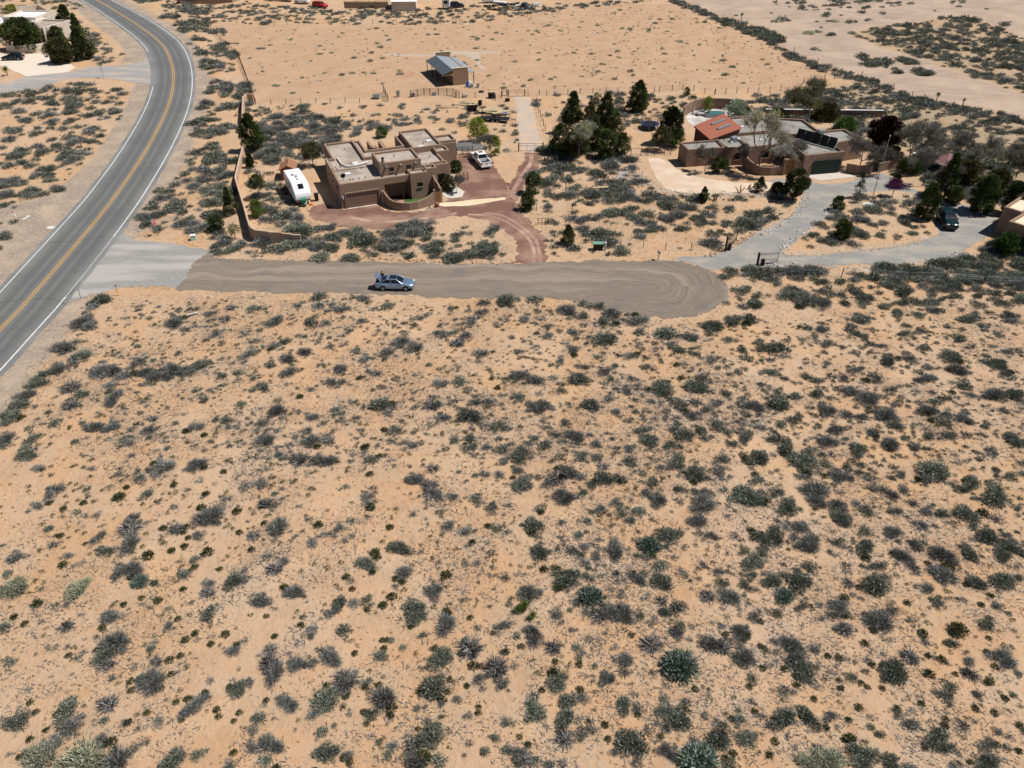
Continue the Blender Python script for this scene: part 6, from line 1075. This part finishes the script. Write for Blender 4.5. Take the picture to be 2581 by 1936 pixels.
for kind in 'sgtkbc':
    L_=[(r*sc_at(X,Y),X,Y,r) for k,X,Y,r in SH if k==kind]; L_.sort(reverse=True)
    vis=[q for q in L_ if -15<proj(q[1],q[2],0)[0]<2596 and -10<proj(q[1],q[2],0)[1]<1960]; rest=[q for q in L_ if q not in set(vis[:300])]
    hi=proto(kind,{'s':2100,'g':1700,'t':700,'k':1300,'b':340,'c':1700}[kind],12,kind,HS[kind]); md=proto(kind,{'s':620,'g':560,'t':230,'k':380,'b':140,'c':500}[kind],10,kind,HS[kind]); lo=proto(kind,{'s':130,'g':130,'t':60,'k':90,'b':45,'c':110}[kind],7,kind,HS[kind])
    meshes={}
    for rank,(rp,X,Y,r) in enumerate(vis[:300]):
        lv=0 if rp*.4>9 else 1; src=(hi,md)[lv]; vi=rz.integers(len(src)); nm,ct2,tx=NAME[kind]
        if (lv,vi) not in meshes:
            o=quads(nm,*src[vi]); meshes[(lv,vi)]=o.data
        else: o=D.objects.new(nm,meshes[(lv,vi)]); COL.objects.link(o)
        o.location=(X,Y,float(zg(X,Y))-.03); o.rotation_euler=(0,0,rz.uniform(0,6.28)); q_=rz.uniform(.78,1.22) if kind in 'sgc' else 1; o.scale=(r*q_,r/q_,r*rz.uniform(.8,1.1)*(1 if r<1.1 else .85))
        px,py=proj(X,Y,.3); sz='large ' if rp>26 else ('' if rp>13 else 'small ')
        if kind=='t': sz=''
        ax,ay=px/25.81,py/19.36
        for k_ in range(5):
            lb=f'{sz}{tx} {place_word(px,py)}, '+words(ax,k_%2==1)+' percent across, '+words(ay,k_>1)+' down'
            if k_==4: lb=f'{sz}{tx} {place_word(px,py)}, '+words(int(ax))+' point '+ONES[int(ax*10)%10]+' percent across, '+words(int(ay))+' point '+ONES[int(ay*10)%10]+' down'
            if lb not in usedlab: break
        usedlab.add(lb); tag(o,lb,ct2,GR[kind])
    if rest and len(L_)>300:
        VV=[];CC=[]
        for rp,X,Y,r in rest:
            src=md if rp*.4>6 else lo; V,C=src[rz.integers(len(src))]; a=rz.uniform(0,6.28); c,s_=math.cos(a),math.sin(a); Rm=np.array([[c,s_,0],[-s_,c,0],[0,0,1]])
            VV.append((V@Rm)*[r,r,r*rz.uniform(.75,1.1)]+[X,Y,float(zg(X,Y))-.03]); CC.append(C*rz.uniform(.78,1.2))
        o=quads(NAME[kind][0]+'_scrub',np.concatenate(VV),np.concatenate(CC)); tag(o,'the many smaller '+{'s':'sagebrush plants','g':'grey rabbitbrush plants','t':'snakeweed tufts','k':'silvery shrubs','b':'dead twig shrubs','c':'chamisa plants'}[kind]+' scattered over the whole scene','scrub',kind='stuff')
# ---- dead twig litter ----
r=np.random.default_rng(77); n=260000
base_=np.array([(X,Y,rr) for k,X,Y,rr in SH if k in 'sgb' and Y<125]); i=r.integers(0,len(base_),n); q=base_[i,:2]+r.normal(0,1,(n,2))*(base_[i,2:3]*1.1+.7)*[1.15,.9]
m_=r.random(n)<.45; un=np.c_[r.uniform(-60,75,n),r.uniform(20,105,n)]; q[m_]=un[m_]
dens=humf(q[:,0]*3.1,q[:,1]*3.1)+humf(q[:,0]*.9+5,q[:,1]*.9)*.6; q=q[(dens+r.normal(0,.07,n))>-.03]
keep=np.ones(len(q),bool)
for pl in nobuild+[island]: keep&=~inpoly(q[:,0],q[:,1],pl)
keep&=dpoly(q[:,0],q[:,1],ctr[::4])>6.5; q=q[keep]; n=len(q)
ang=r.normal(2.45,.75,n)+math.pi*(r.random(n)<.5); d=np.c_[np.cos(ang),np.sin(ang),r.normal(.12,.2,n)]; d=nrm(d)
ln=r.uniform(.05,.26,n)*np.where(r.random(n)<.08,2.2,1); wd=r.uniform(.02,.06,n); p3=np.c_[q,zg(q[:,0],q[:,1])+r.uniform(.012,.05,n)]
side=nrm(np.c_[-d[:,1],d[:,0],r.normal(0,.3,n)]); w0=side*wd[:,None]/2; w0[:,2]=np.abs(w0[:,2])
V=np.stack([p3-w0,p3+w0,p3+w0*.5+d*ln[:,None],p3-w0*.5+d*ln[:,None]],1); V[:,:,2]=np.maximum(V[:,:,2],p3[:,None,2]-.005)
C=pick(r,n,[(.19,.185,.18,3),(.10,.10,.098,3),(.05,.048,.04,1.5),(.30,.28,.26,.8)]); tag(quads('twig_litter',V,C),'grey dead twigs and leaf litter strewn over the foreground sand','litter',kind='stuff')
n=11000; q=np.c_[r.uniform(-58,70,n),r.uniform(19,105,n)]; q=q[humf(q[:,0]*4,q[:,1]*4)>-.02]; keep=np.ones(len(q),bool)
for pl in nobuild+[island]: keep&=~inpoly(q[:,0],q[:,1],pl)
keep&=dpoly(q[:,0],q[:,1],ctr[::4])>6.5; q=q[keep]; n=len(q); p3=np.c_[q,zg(q[:,0],q[:,1])]; VV=[];CC=[]
for k in range(9):
    dd=nrm(np.c_[r.normal(0,1,(n,2)),r.uniform(.3,1.2,n)]); VV.append(blades(p3+np.c_[r.normal(0,.045,(n,2)),np.zeros(n)],dd,r.uniform(.04,.12,n),r.uniform(.02,.045,n),r)); CC.append(pick(r,n,TUFT+[(.13,.14,.10,3)]))
tag(quads('desert_seedlings',np.concatenate(VV),np.concatenate(CC)),'tiny green and grey sprouts dotted over the foreground sand','ground cover',kind='stuff')
# ---------------- trees ----------------
def trunkmesh(e,h_,r0,m='wood',lean=(0,0)):
    mb=MB(); mb.tube((0,0,-.1),(lean[0]*.5,lean[1]*.5,h_*.5),r0,r0*.7,n=8); mb.tube((lean[0]*.5,lean[1]*.5,h_*.5),(lean[0],lean[1],h_),r0*.7,r0*.3,n=7)
    for k in range(6):
        a=k*1.05; z=h_*(.3+.1*k); mb.tube((lean[0]*z/h_,lean[1]*z/h_,z),(lean[0]*z/h_+math.cos(a)*h_*.22,lean[1]*z/h_+math.sin(a)*h_*.22,z+h_*.16),r0*.35,r0*.12,n=5)
    return mb.build('trunk',m,e)
def crown(r,n,R,z0,z1,shape,leafl,leafw,cols,clumps=70,fill=.55):
    t=r.uniform(0,1,clumps)
    if shape=='cone': prof=np.minimum(1,(1-t)*1.15+.05)*np.minimum(1,t*5+.45)
    elif shape=='col': prof=np.minimum(1,(1-t)*1.9+.10)*np.minimum(1,t*4+.5)
    else: prof=np.sqrt(np.clip(1-(2*t-.85)**2*.75,0.05,1))
    a=r.uniform(0,6.28,clumps); lump=1+.22*np.sin(3*a+r.uniform(0,6))+r.normal(0,.13,clumps)
    rad=R*prof*lump*np.sqrt(r.uniform(fill**2,1,clumps)); c=np.c_[np.cos(a)*rad,np.sin(a)*rad,z0+(z1-z0)*t]
    cs=R*r.uniform(.26,.42,clumps)*(.55+.45*prof); i=r.integers(0,clumps,n); dd=nrm(r.normal(size=(n,3))); p=c[i]+dd*(cs[i]*r.uniform(.3,1,n)**.6)[:,None]*[1,1,.8]
    ou=nrm(np.c_[p[:,:2],np.full(n,R*.6)]); d=nrm(dd*.6+ou*.8+r.normal(0,.4,(n,3)))
    sh=r.uniform(.75,1.25,clumps)[i][:,None]
    return blades(p,d,leafl*r.uniform(.6,1.3,n),leafw*r.uniform(.6,1.3,n),r,.5), pick(r,n,cols,.14)*sh
JUN=[(.062,.084,.026,4),(.038,.053,.018,3),(.13,.15,.045,2.4)]
OLV=[(.095,.095,.035,3),(.06,.065,.028,3),(.15,.145,.05,1)]
YEL=[(.21,.26,.03,4),(.14,.19,.025,3),(.30,.33,.05,1)]
GRN=[(.055,.10,.022,4),(.035,.07,.015,3),(.09,.14,.03,1)]
MAR=[(.035,.010,.012,4),(.02,.007,.008,3)]
PUR=[(.22,.06,.19,4),(.15,.045,.13,2)]
WHB=[(.55,.58,.50,3),(.14,.22,.06,2)]
def tree(name,x,y,top,wpx,label,cols=JUN,shape='cone',n=3200,z0f=.08,trunk=None,group=None,cat='tree',leaf=(.22,.09),fill=.5,clumps=70,r0=None,seed=None):
    X,Y=P(x,y); h_=max(hgt(x,y,top),.6); R=wpx/sc_at(X,Y+.0)/1.0; r=np.random.default_rng(int(x*7+y))
    e=empty(name,(X,Y,float(zg(X,Y))),0,label,cat,group); tr=trunkmesh(e,h_*.85,r0 or max(.06,h_*.022))
    k_=max(.55,min(1.5,R/2.2)); n=int(n*2.6); V,C=crown(r,n,R*.92,h_*z0f,h_*.96,shape,leaf[0]*1.2*k_,leaf[1]*1.55*k_,cols,clumps+20,fill); quads('crown',V,C,parent=e); return e
def branches(r,h_,R,up=.8,levels=5,r0=.12,n0=4,out=None):
    segs=[]; fr=[(np.zeros(3),np.array([0,0,1.0]),h_*.30,r0,0)]
    while fr:
        p,d,l,rad,lv=fr.pop(); q=p+d*l; segs.append((p,q,rad,rad*.72))
        if lv>=levels: continue
        for k in range(n0 if lv==0 else r.integers(2,4)):
            nd=nrm(d*.75+r.normal(0,.55 if lv else .75,3)*[R/h_*1.7,R/h_*1.7,.5]+[0,0,up*.35]); fr.append((q,nd,l*r.uniform(.62,.86),rad*.62,lv+1))
    return segs
def segquads(segs,cols,r):
    VV=[]; 
    for p,q,a,b_ in segs:
        d=nrm(q-p); u=np.cross(d,[.3,.5,.8]); u=u/np.linalg.norm(u); v=np.cross(d,u); cs=[u,-.5*u+.87*v,-.5*u-.87*v]
        for i in range(3): c0,c1=cs[i],cs[(i+1)%3]; VV.append([p+c0*a,p+c1*a,q+c1*b_,q+c0*b_])
    V=np.array(VV); return V,pick(r,len(V),cols,.1)
def baretree(name,x,y,top,wpx,label,leafcols=None,nl=0,cols=[(.19,.175,.16,3),(.11,.10,.09,2)],levels=6,group=None,leafs=(.16,.09),r0=None):
    X,Y=P(x,y); h_=hgt(x,y,top); R=wpx/sc_at(X,Y); r=np.random.default_rng(int(x*3+y*5)); e=empty(name,(X,Y,float(zg(X,Y))),0,label,'tree',group)
    sg=branches(r,h_,R,levels=levels,r0=r0 or h_*.022); pts=np.array([s_[1] for s_ in sg]); kx=R/np.percentile(np.hypot(pts[:,0],pts[:,1]),93); kz=h_/np.percentile(pts[:,2],98); K=np.array([kx,kx,kz])
    low=[(p*K,q*K,a,b_) for p,q,a,b_ in sg]; tk=[s_ for s_ in low if s_[2]>h_*.006]; tw=[s_ for s_ in low if s_[2]<=h_*.006]; tw=[(p,q,max(a,.026),max(b_,.018)) for p,q,a,b_ in tw]
    quads('trunk',*segquads(tk,cols,r),parent=e); V,C=segquads(tw,cols,r); tp=np.array([s_[1] for s_ in tw[len(tw)//5:]]); m=4200; i=r.integers(0,len(tp),m); pp=tp[i]+r.normal(0,.22,(m,3))*(R/3.2); dd=nrm(nrm(pp-[0,0,h_*.35])+r.normal(0,.5,(m,3)))
    V2=blades(pp,dd,r.uniform(.25,.7,m)*(R/3.4),np.full(m,.034),r,.4); C2=pick(r,m,[(.21,.195,.175,3),(.13,.12,.105,3),(.28,.26,.23,1)] if 'pale' not in label else [(.48,.46,.40,3),(.34,.32,.28,2)]); quads('branches',np.concatenate([V,V2]),np.concatenate([C,C2]),parent=e)
    if nl:
        tp=np.array([s_[1] for s_ in tw]); i=r.integers(0,len(tp),nl); p=tp[i]+r.normal(0,.18,(nl,3)); d=nrm(r.normal(size=(nl,3))); quads('leaves',blades(p,d,leafs[0]*r.uniform(.6,1.4,nl),leafs[1]*r.uniform(.6,1.4,nl),r,.6),pick(r,nl,leafcols),parent=e)
    return e
T='juniper'
for a in (
 (T,640,382,290,27,'tallest dark juniper behind the roadside wall left of the adobe house',JUN,'col',5200),
 (T,634,427,390,13,'small dark juniper tucked inside the roadside wall corner'),
 (T,583,540,470,20,'dark juniper in the shadow outside the roadside wall'),
 (T,549,584,545,19,'low round juniper above the utility box',JUN,'round',1500),
 (T,1343,488,434,20,'bushy juniper at the right edge of the red drive, upper of two',JUN,'round',2200),
 (T,1327,530,485,17,'smaller juniper at the right edge of the red drive, lower of two',JUN,'round',1800),
 ('pine_tree',1431,615,568,19,'small olive pine near the wire fence by the street',OLV,'cone',2000),
 (T,1442,335,226,23,'tall spiky juniper at the back left of the grove',JUN,'col',4600),(T,1525,335,232,24,'tall spiky juniper at the back right of the grove',JUN,'col',4600),(T,1482,345,262,19,'mid-green juniper between the two tall back ones',OLV,'round',3200),(T,1440,400,335,21,'olive juniper hiding the left front trunk of the grove',OLV,'round',2600),
 (T,1607,283,200,23,'lone tall conifer behind the trampoline',JUN,'col',4800),
 (T,1408,388,308,22,'dark juniper at the left front of the grove',JUN,'col',3400),(T,1462,392,318,23,'broad dark juniper in the front middle of the grove',JUN,'round',3600),(T,1492,380,296,24,'dark juniper in the centre of the grove',JUN,'round',3200),
 (T,1527,400,326,23,'dark juniper at the right front of the grove',JUN,'round',3600),(T,1548,345,285,20,'dark juniper at the right side of the grove',JUN,'round',2600),(T,1565,390,338,22,'round dark juniper standing right of the grove',JUN,'round',2800),
 (T,1488,300,240,14,'thin half-bare juniper between the two spiky ones',OLV,'cone',900),
 ('leafy_tree',1690,362,270,27,'dense dark green leafy tree left of the tiled roof',[(.035,.055,.014,4),(.022,.036,.01,4),(.06,.09,.02,1)],'round',4200),
 ('leafy_tree',1664,380,322,24,'olive low tree with visible trunk above the pipe rail fence',OLV,'round',1500,.35),
 ('leafy_tree',1703,372,325,17,'fresh green small tree at the corner of the tiled wing',GRN,'round',1500,.25),
 ('pine_tree',1997,504,425,29,'dense pine at the top of the gravel driveway curve',JUN,'round',4200,.2),
 ('pine_tree',1772,510,470,10,'slim dark young conifer beside the white rock strip',JUN,'col',1200),('pine_tree',1914,484,446,15,'small grey-green conifer left of the dark round shrub',OLV,'cone',1200),
 ('round_shrub',1958,488,462,20,'very dark rounded shrub beside the pine on the drive',[(.012,.016,.008,3)],'round',2000,.02),
 (T,1803,437,395,11,'narrow dark juniper before the brown house front',JUN,'col',1200),('leafy_tree',1822,437,402,12,'light green sapling before the brown house front',GRN,'round',700,.3),
 ('pine_tree',2161,500,432,14,'thin sparse conifer beside the flagpole',OLV,'cone',520,.1),
 ('cedar_tree',2326,552,462,25,'big dark cedar between the flagpole and the green car',JUN,'round',4200,.05),('cedar_tree',2376,502,380,26,'tall leaning dark cedar behind the gravel lot',JUN,'cone',4800,.1),
 ('cedar_tree',2470,535,440,30,'dark cedar at the back edge of the gravel lot',JUN,'round',4200,.05),('cedar_tree',2540,540,455,26,'dark green cedar beside the cream-roofed house',JUN,'round',3600,.05),
 ('cedar_tree',2430,470,405,26,'mid-green bushy tree behind the tall leaning cedar',OLV,'round',3000,.1),('cedar_tree',2500,500,430,30,'olive bushy tree behind the gravel lot',OLV,'round',3600,.05),('cedar_tree',2400,515,470,20,'dark low cedar just right of the leaning cedar',JUN,'round',2200,.02),('leafy_tree',2290,440,398,24,'dark green rounded tree by the bird table',GRN,'round',2200,.1),('leafy_tree',2245,415,372,22,'olive green bush-like tree below the maroon tree',OLV,'round',2000,.05),('leafy_tree',2080,300,262,30,'olive bushy tree joined to the right side of the big willow',OLV,'round',3000,.05),
 ('plum_tree',2226,370,300,36,'dark maroon-leaved tree behind the solar panels',MAR,'round',4600,.15),
 ('redbud_tree',2248,496,452,15,'small purple blossoming tree near the flagpole',PUR,'round',900,.45),
 ('blossom_shrub',1853,300,252,24,'white blossoming shrub behind the tiled roof',WHB,'round',1700,.1),('blossom_shrub',1700,300,268,15,'pale blossoming shrub by the patio umbrella',WHB,'round',800,.1),
 ('leafy_tree',1781,290,243,12,'yellow-green small tree inside the curved patio wall',YEL,'round',800,.2),('leafy_tree',1960,306,273,22,'bright green spiky shrub left of the big willow',GRN,'round',1600,.02),
 ('leafy_tree',2130,335,298,28,'fresh green shrub right of the big willow',[(.10,.16,.04,3),(.06,.11,.03,2)],'round',2400,.05),
 ('leafy_tree',1204,358,298,23,'bright yellow-green airy tree right of the adobe house',YEL,'round',1500,.18),('leafy_tree',1248,392,343,15,'yellow-green small tree just behind the pickup',YEL,'round',1100,.1),
 ('round_shrub',1150,433,405,15,'trimmed round green bush beside the adobe house wall',GRN,'round',1500,.02),('round_shrub',1131,480,442,16,'olive-brown bush in the white gravel bed',OLV,'round',1700,.02),
 ('round_shrub',962,345,318,15,'lime green shrub behind the adobe house courtyard',GRN,'round',1100,.02),
 ('leafy_tree',790,420,360,26,'olive airy tree between camper and adobe house',OLV,'round',1100,.35),('leafy_tree',2255,470,440,12,'dark spiky plant behind the flagpole base',JUN,'round',900,.02),
 (T,655,500,440,18,'leaning small juniper with bare trunk inside the roadside wall',OLV,'round',1100,.45),('round_shrub',649,546,505,16,'bright lime shrub inside the roadside wall',[(.13,.18,.03,3),(.09,.14,.02,2)],'round',1100,.02),
 ('leafy_tree',593,602,562,15,'small pale half-bare tree outside the wall corner',[(.2,.2,.10,3)],'round',350,.35),
 (T,65,124,48,40,'huge round dark juniper before the pale adobe house',JUN,'round',6500,.02),(T,175,80,13,27,'tall dark juniper behind the pale adobe house',JUN,'cone',4200),(T,200,100,35,18,'dark juniper leaning to the highway side of the pale house',JUN,'cone',3000),
 (T,212,150,68,28,'dark juniper nearest the highway at the pale house',JUN,'cone',4800),(T,148,110,66,19,'dark juniper behind the pale curved yard wall',JUN,'round',3000),(T,160,158,98,29,'olive-dark juniper at the right end of the pale pad',OLV,'round',4200),
 ('leafy_tree',32,34,14,15,'yellow-green shrub behind the white roof',YEL,'round',800,.05),('round_shrub',1505,262,232,10,'small dark bush left of the grove top',JUN,'round',500),
 ('round_shrub',2120,604,555,19,'dark round juniper shrub on the driveway island left side',JUN,'round',2200,.02),('round_shrub',2110,530,495,16,'dark low shrub at the island top left edge',JUN,'round',1300,.02),('round_shrub',2530,640,590,28,'spiky dark green shrub beneath the cream-roofed house',GRN,'round',2000,.02),
 ('round_shrub',1730,245,225,8,'curled dark shrub left of the curved patio wall',JUN,'round',500,.02)):
    a=list(a)+[None]*9; tree(a[0],a[1],a[2],a[3],a[4],a[5],a[6] or JUN,a[7] or 'cone',a[8] or 2200,a[9] if a[9] is not None else .06)
for a in (
 ('willow_tree',2035,312,208,62,'big olive half-leafed willow behind the brown house',[(.17,.175,.05,4),(.10,.105,.035,3),(.24,.24,.08,1)],11000,6),
 ('bare_tree',1910,438,288,58,'tall pale bare tree with yellow buds rising over the brown house roof',[(.40,.40,.18,3),(.30,.29,.16,2)],4200,6),
 ('bare_tree',1865,425,368,28,'small bare tree left of the courtyard wall of the brown house',None,0,5),('bare_tree',1776,432,372,26,'little bare shrub-tree by the west wing of the brown house',None,0,5),
 ('bare_tree',1995,420,362,42,'tangled bare tree inside the brown house courtyard',[(.16,.15,.10,3)],900,6),
 ('bare_tree',2165,428,345,46,'dense dark bare tree right of the solar panels',[(.12,.11,.10,3)],1800,6),('bare_tree',2285,420,318,46,'olive-grey bare tree right of the flagpole top',OLV,1500,6),
 ('bare_tree',2345,415,340,36,'thin bare tree behind the pink gazebo',OLV,300,6),('bare_tree',2325,470,385,44,'wide bare tree in front of the pink gazebo',None,0,6),
 ('bare_tree',2455,455,378,40,'grey-green wispy tree right of the tall cedar',[(.12,.14,.08,3)],1600,6),('bare_tree',2530,480,378,46,'brown-olive wispy tree at the right edge scrub',OLV,3200,6),
 ('bare_tree',2400,430,345,42,'grey hazy bare tree above the pink gazebo',OLV,600,6),('bare_tree',2210,440,372,34,'low tangled bare tree behind the garden wall planters',None,0,6),('bare_tree',2380,500,420,36,'dense grey bare tree in the shade left of the gravel lot',OLV,900,6),('bare_tree',2480,420,352,40,'pale olive wispy tree on the scrub slope',OLV,1500,6),('bare_tree',2560,450,372,42,'brown wispy tree at the far right scrub',OLV,2200,6),('bare_tree',1960,430,372,34,'grey bare tree right of the tall pale one',None,0,6),
 ('bare_tree',1458,402,316,34,'yellow-budding pale tree in the middle of the grove',[(.26,.28,.08,3),(.18,.2,.07,2)],1800,6),
 ('bare_tree',1152,488,445,16,'bare white-stemmed little tree in the white gravel bed',None,0,5),('bare_tree',1225,392,345,26,'grey leafless shrub-tree between the two yellow-green trees',None,0,6),
 ('bare_tree',2580,560,470,36,'leafless tree at the right edge beside the cream roof',OLV,900,6)):
    baretree(a[0],a[1],a[2],a[3],a[4],a[5],a[6],a[7],levels=a[8]) if False else baretree(a[0],a[1],a[2],a[3],a[4],a[5],leafcols=a[6],nl=a[7],levels=a[8])
# yuccas and cholla
def yucca(x,y,h_,R,label,n=160,cols=[(.10,.15,.03,3),(.17,.21,.05,1)]):
    X,Y=P(x,y); e=empty('yucca',(X,Y,float(zg(X,Y))),0,label,'yucca','yuccas'); r=np.random.default_rng(int(x)); MB().tube((0,0,-.1),(0,0,h_),.10,.08,n=7).build('stem','wood',e)
    d=nrm(r.normal(size=(n,3))+[0,0,.5]); p=np.tile([0,0,h_],(n,1)); quads('leaves',blades(p,d,np.full(n,R),np.full(n,R*.09),r,.1),pick(r,n,cols),parent=e)
for a in ((2359,258,1.5,.6,'two-headed tall yucca at the arroyo edge'),(2423,275,1.7,.45,'single thin tall yucca on the arroyo bank'),(1868,52,1.6,.6,'yucca on a stalk by the upper arroyo fence'),(1323,1536,.35,.42,'bright green yucca head in the foreground, uppermost of three'),(1305,1546,.30,.42,'bright green yucca head in the foreground, left of three'),(1342,1562,.35,.42,'bright green yucca head in the foreground, lowest of three'),(20,192,1.3,.9,'bushy yucca on the rock bed by the left house pad')): yucca(*a)
bpy.context.view_layer.update()
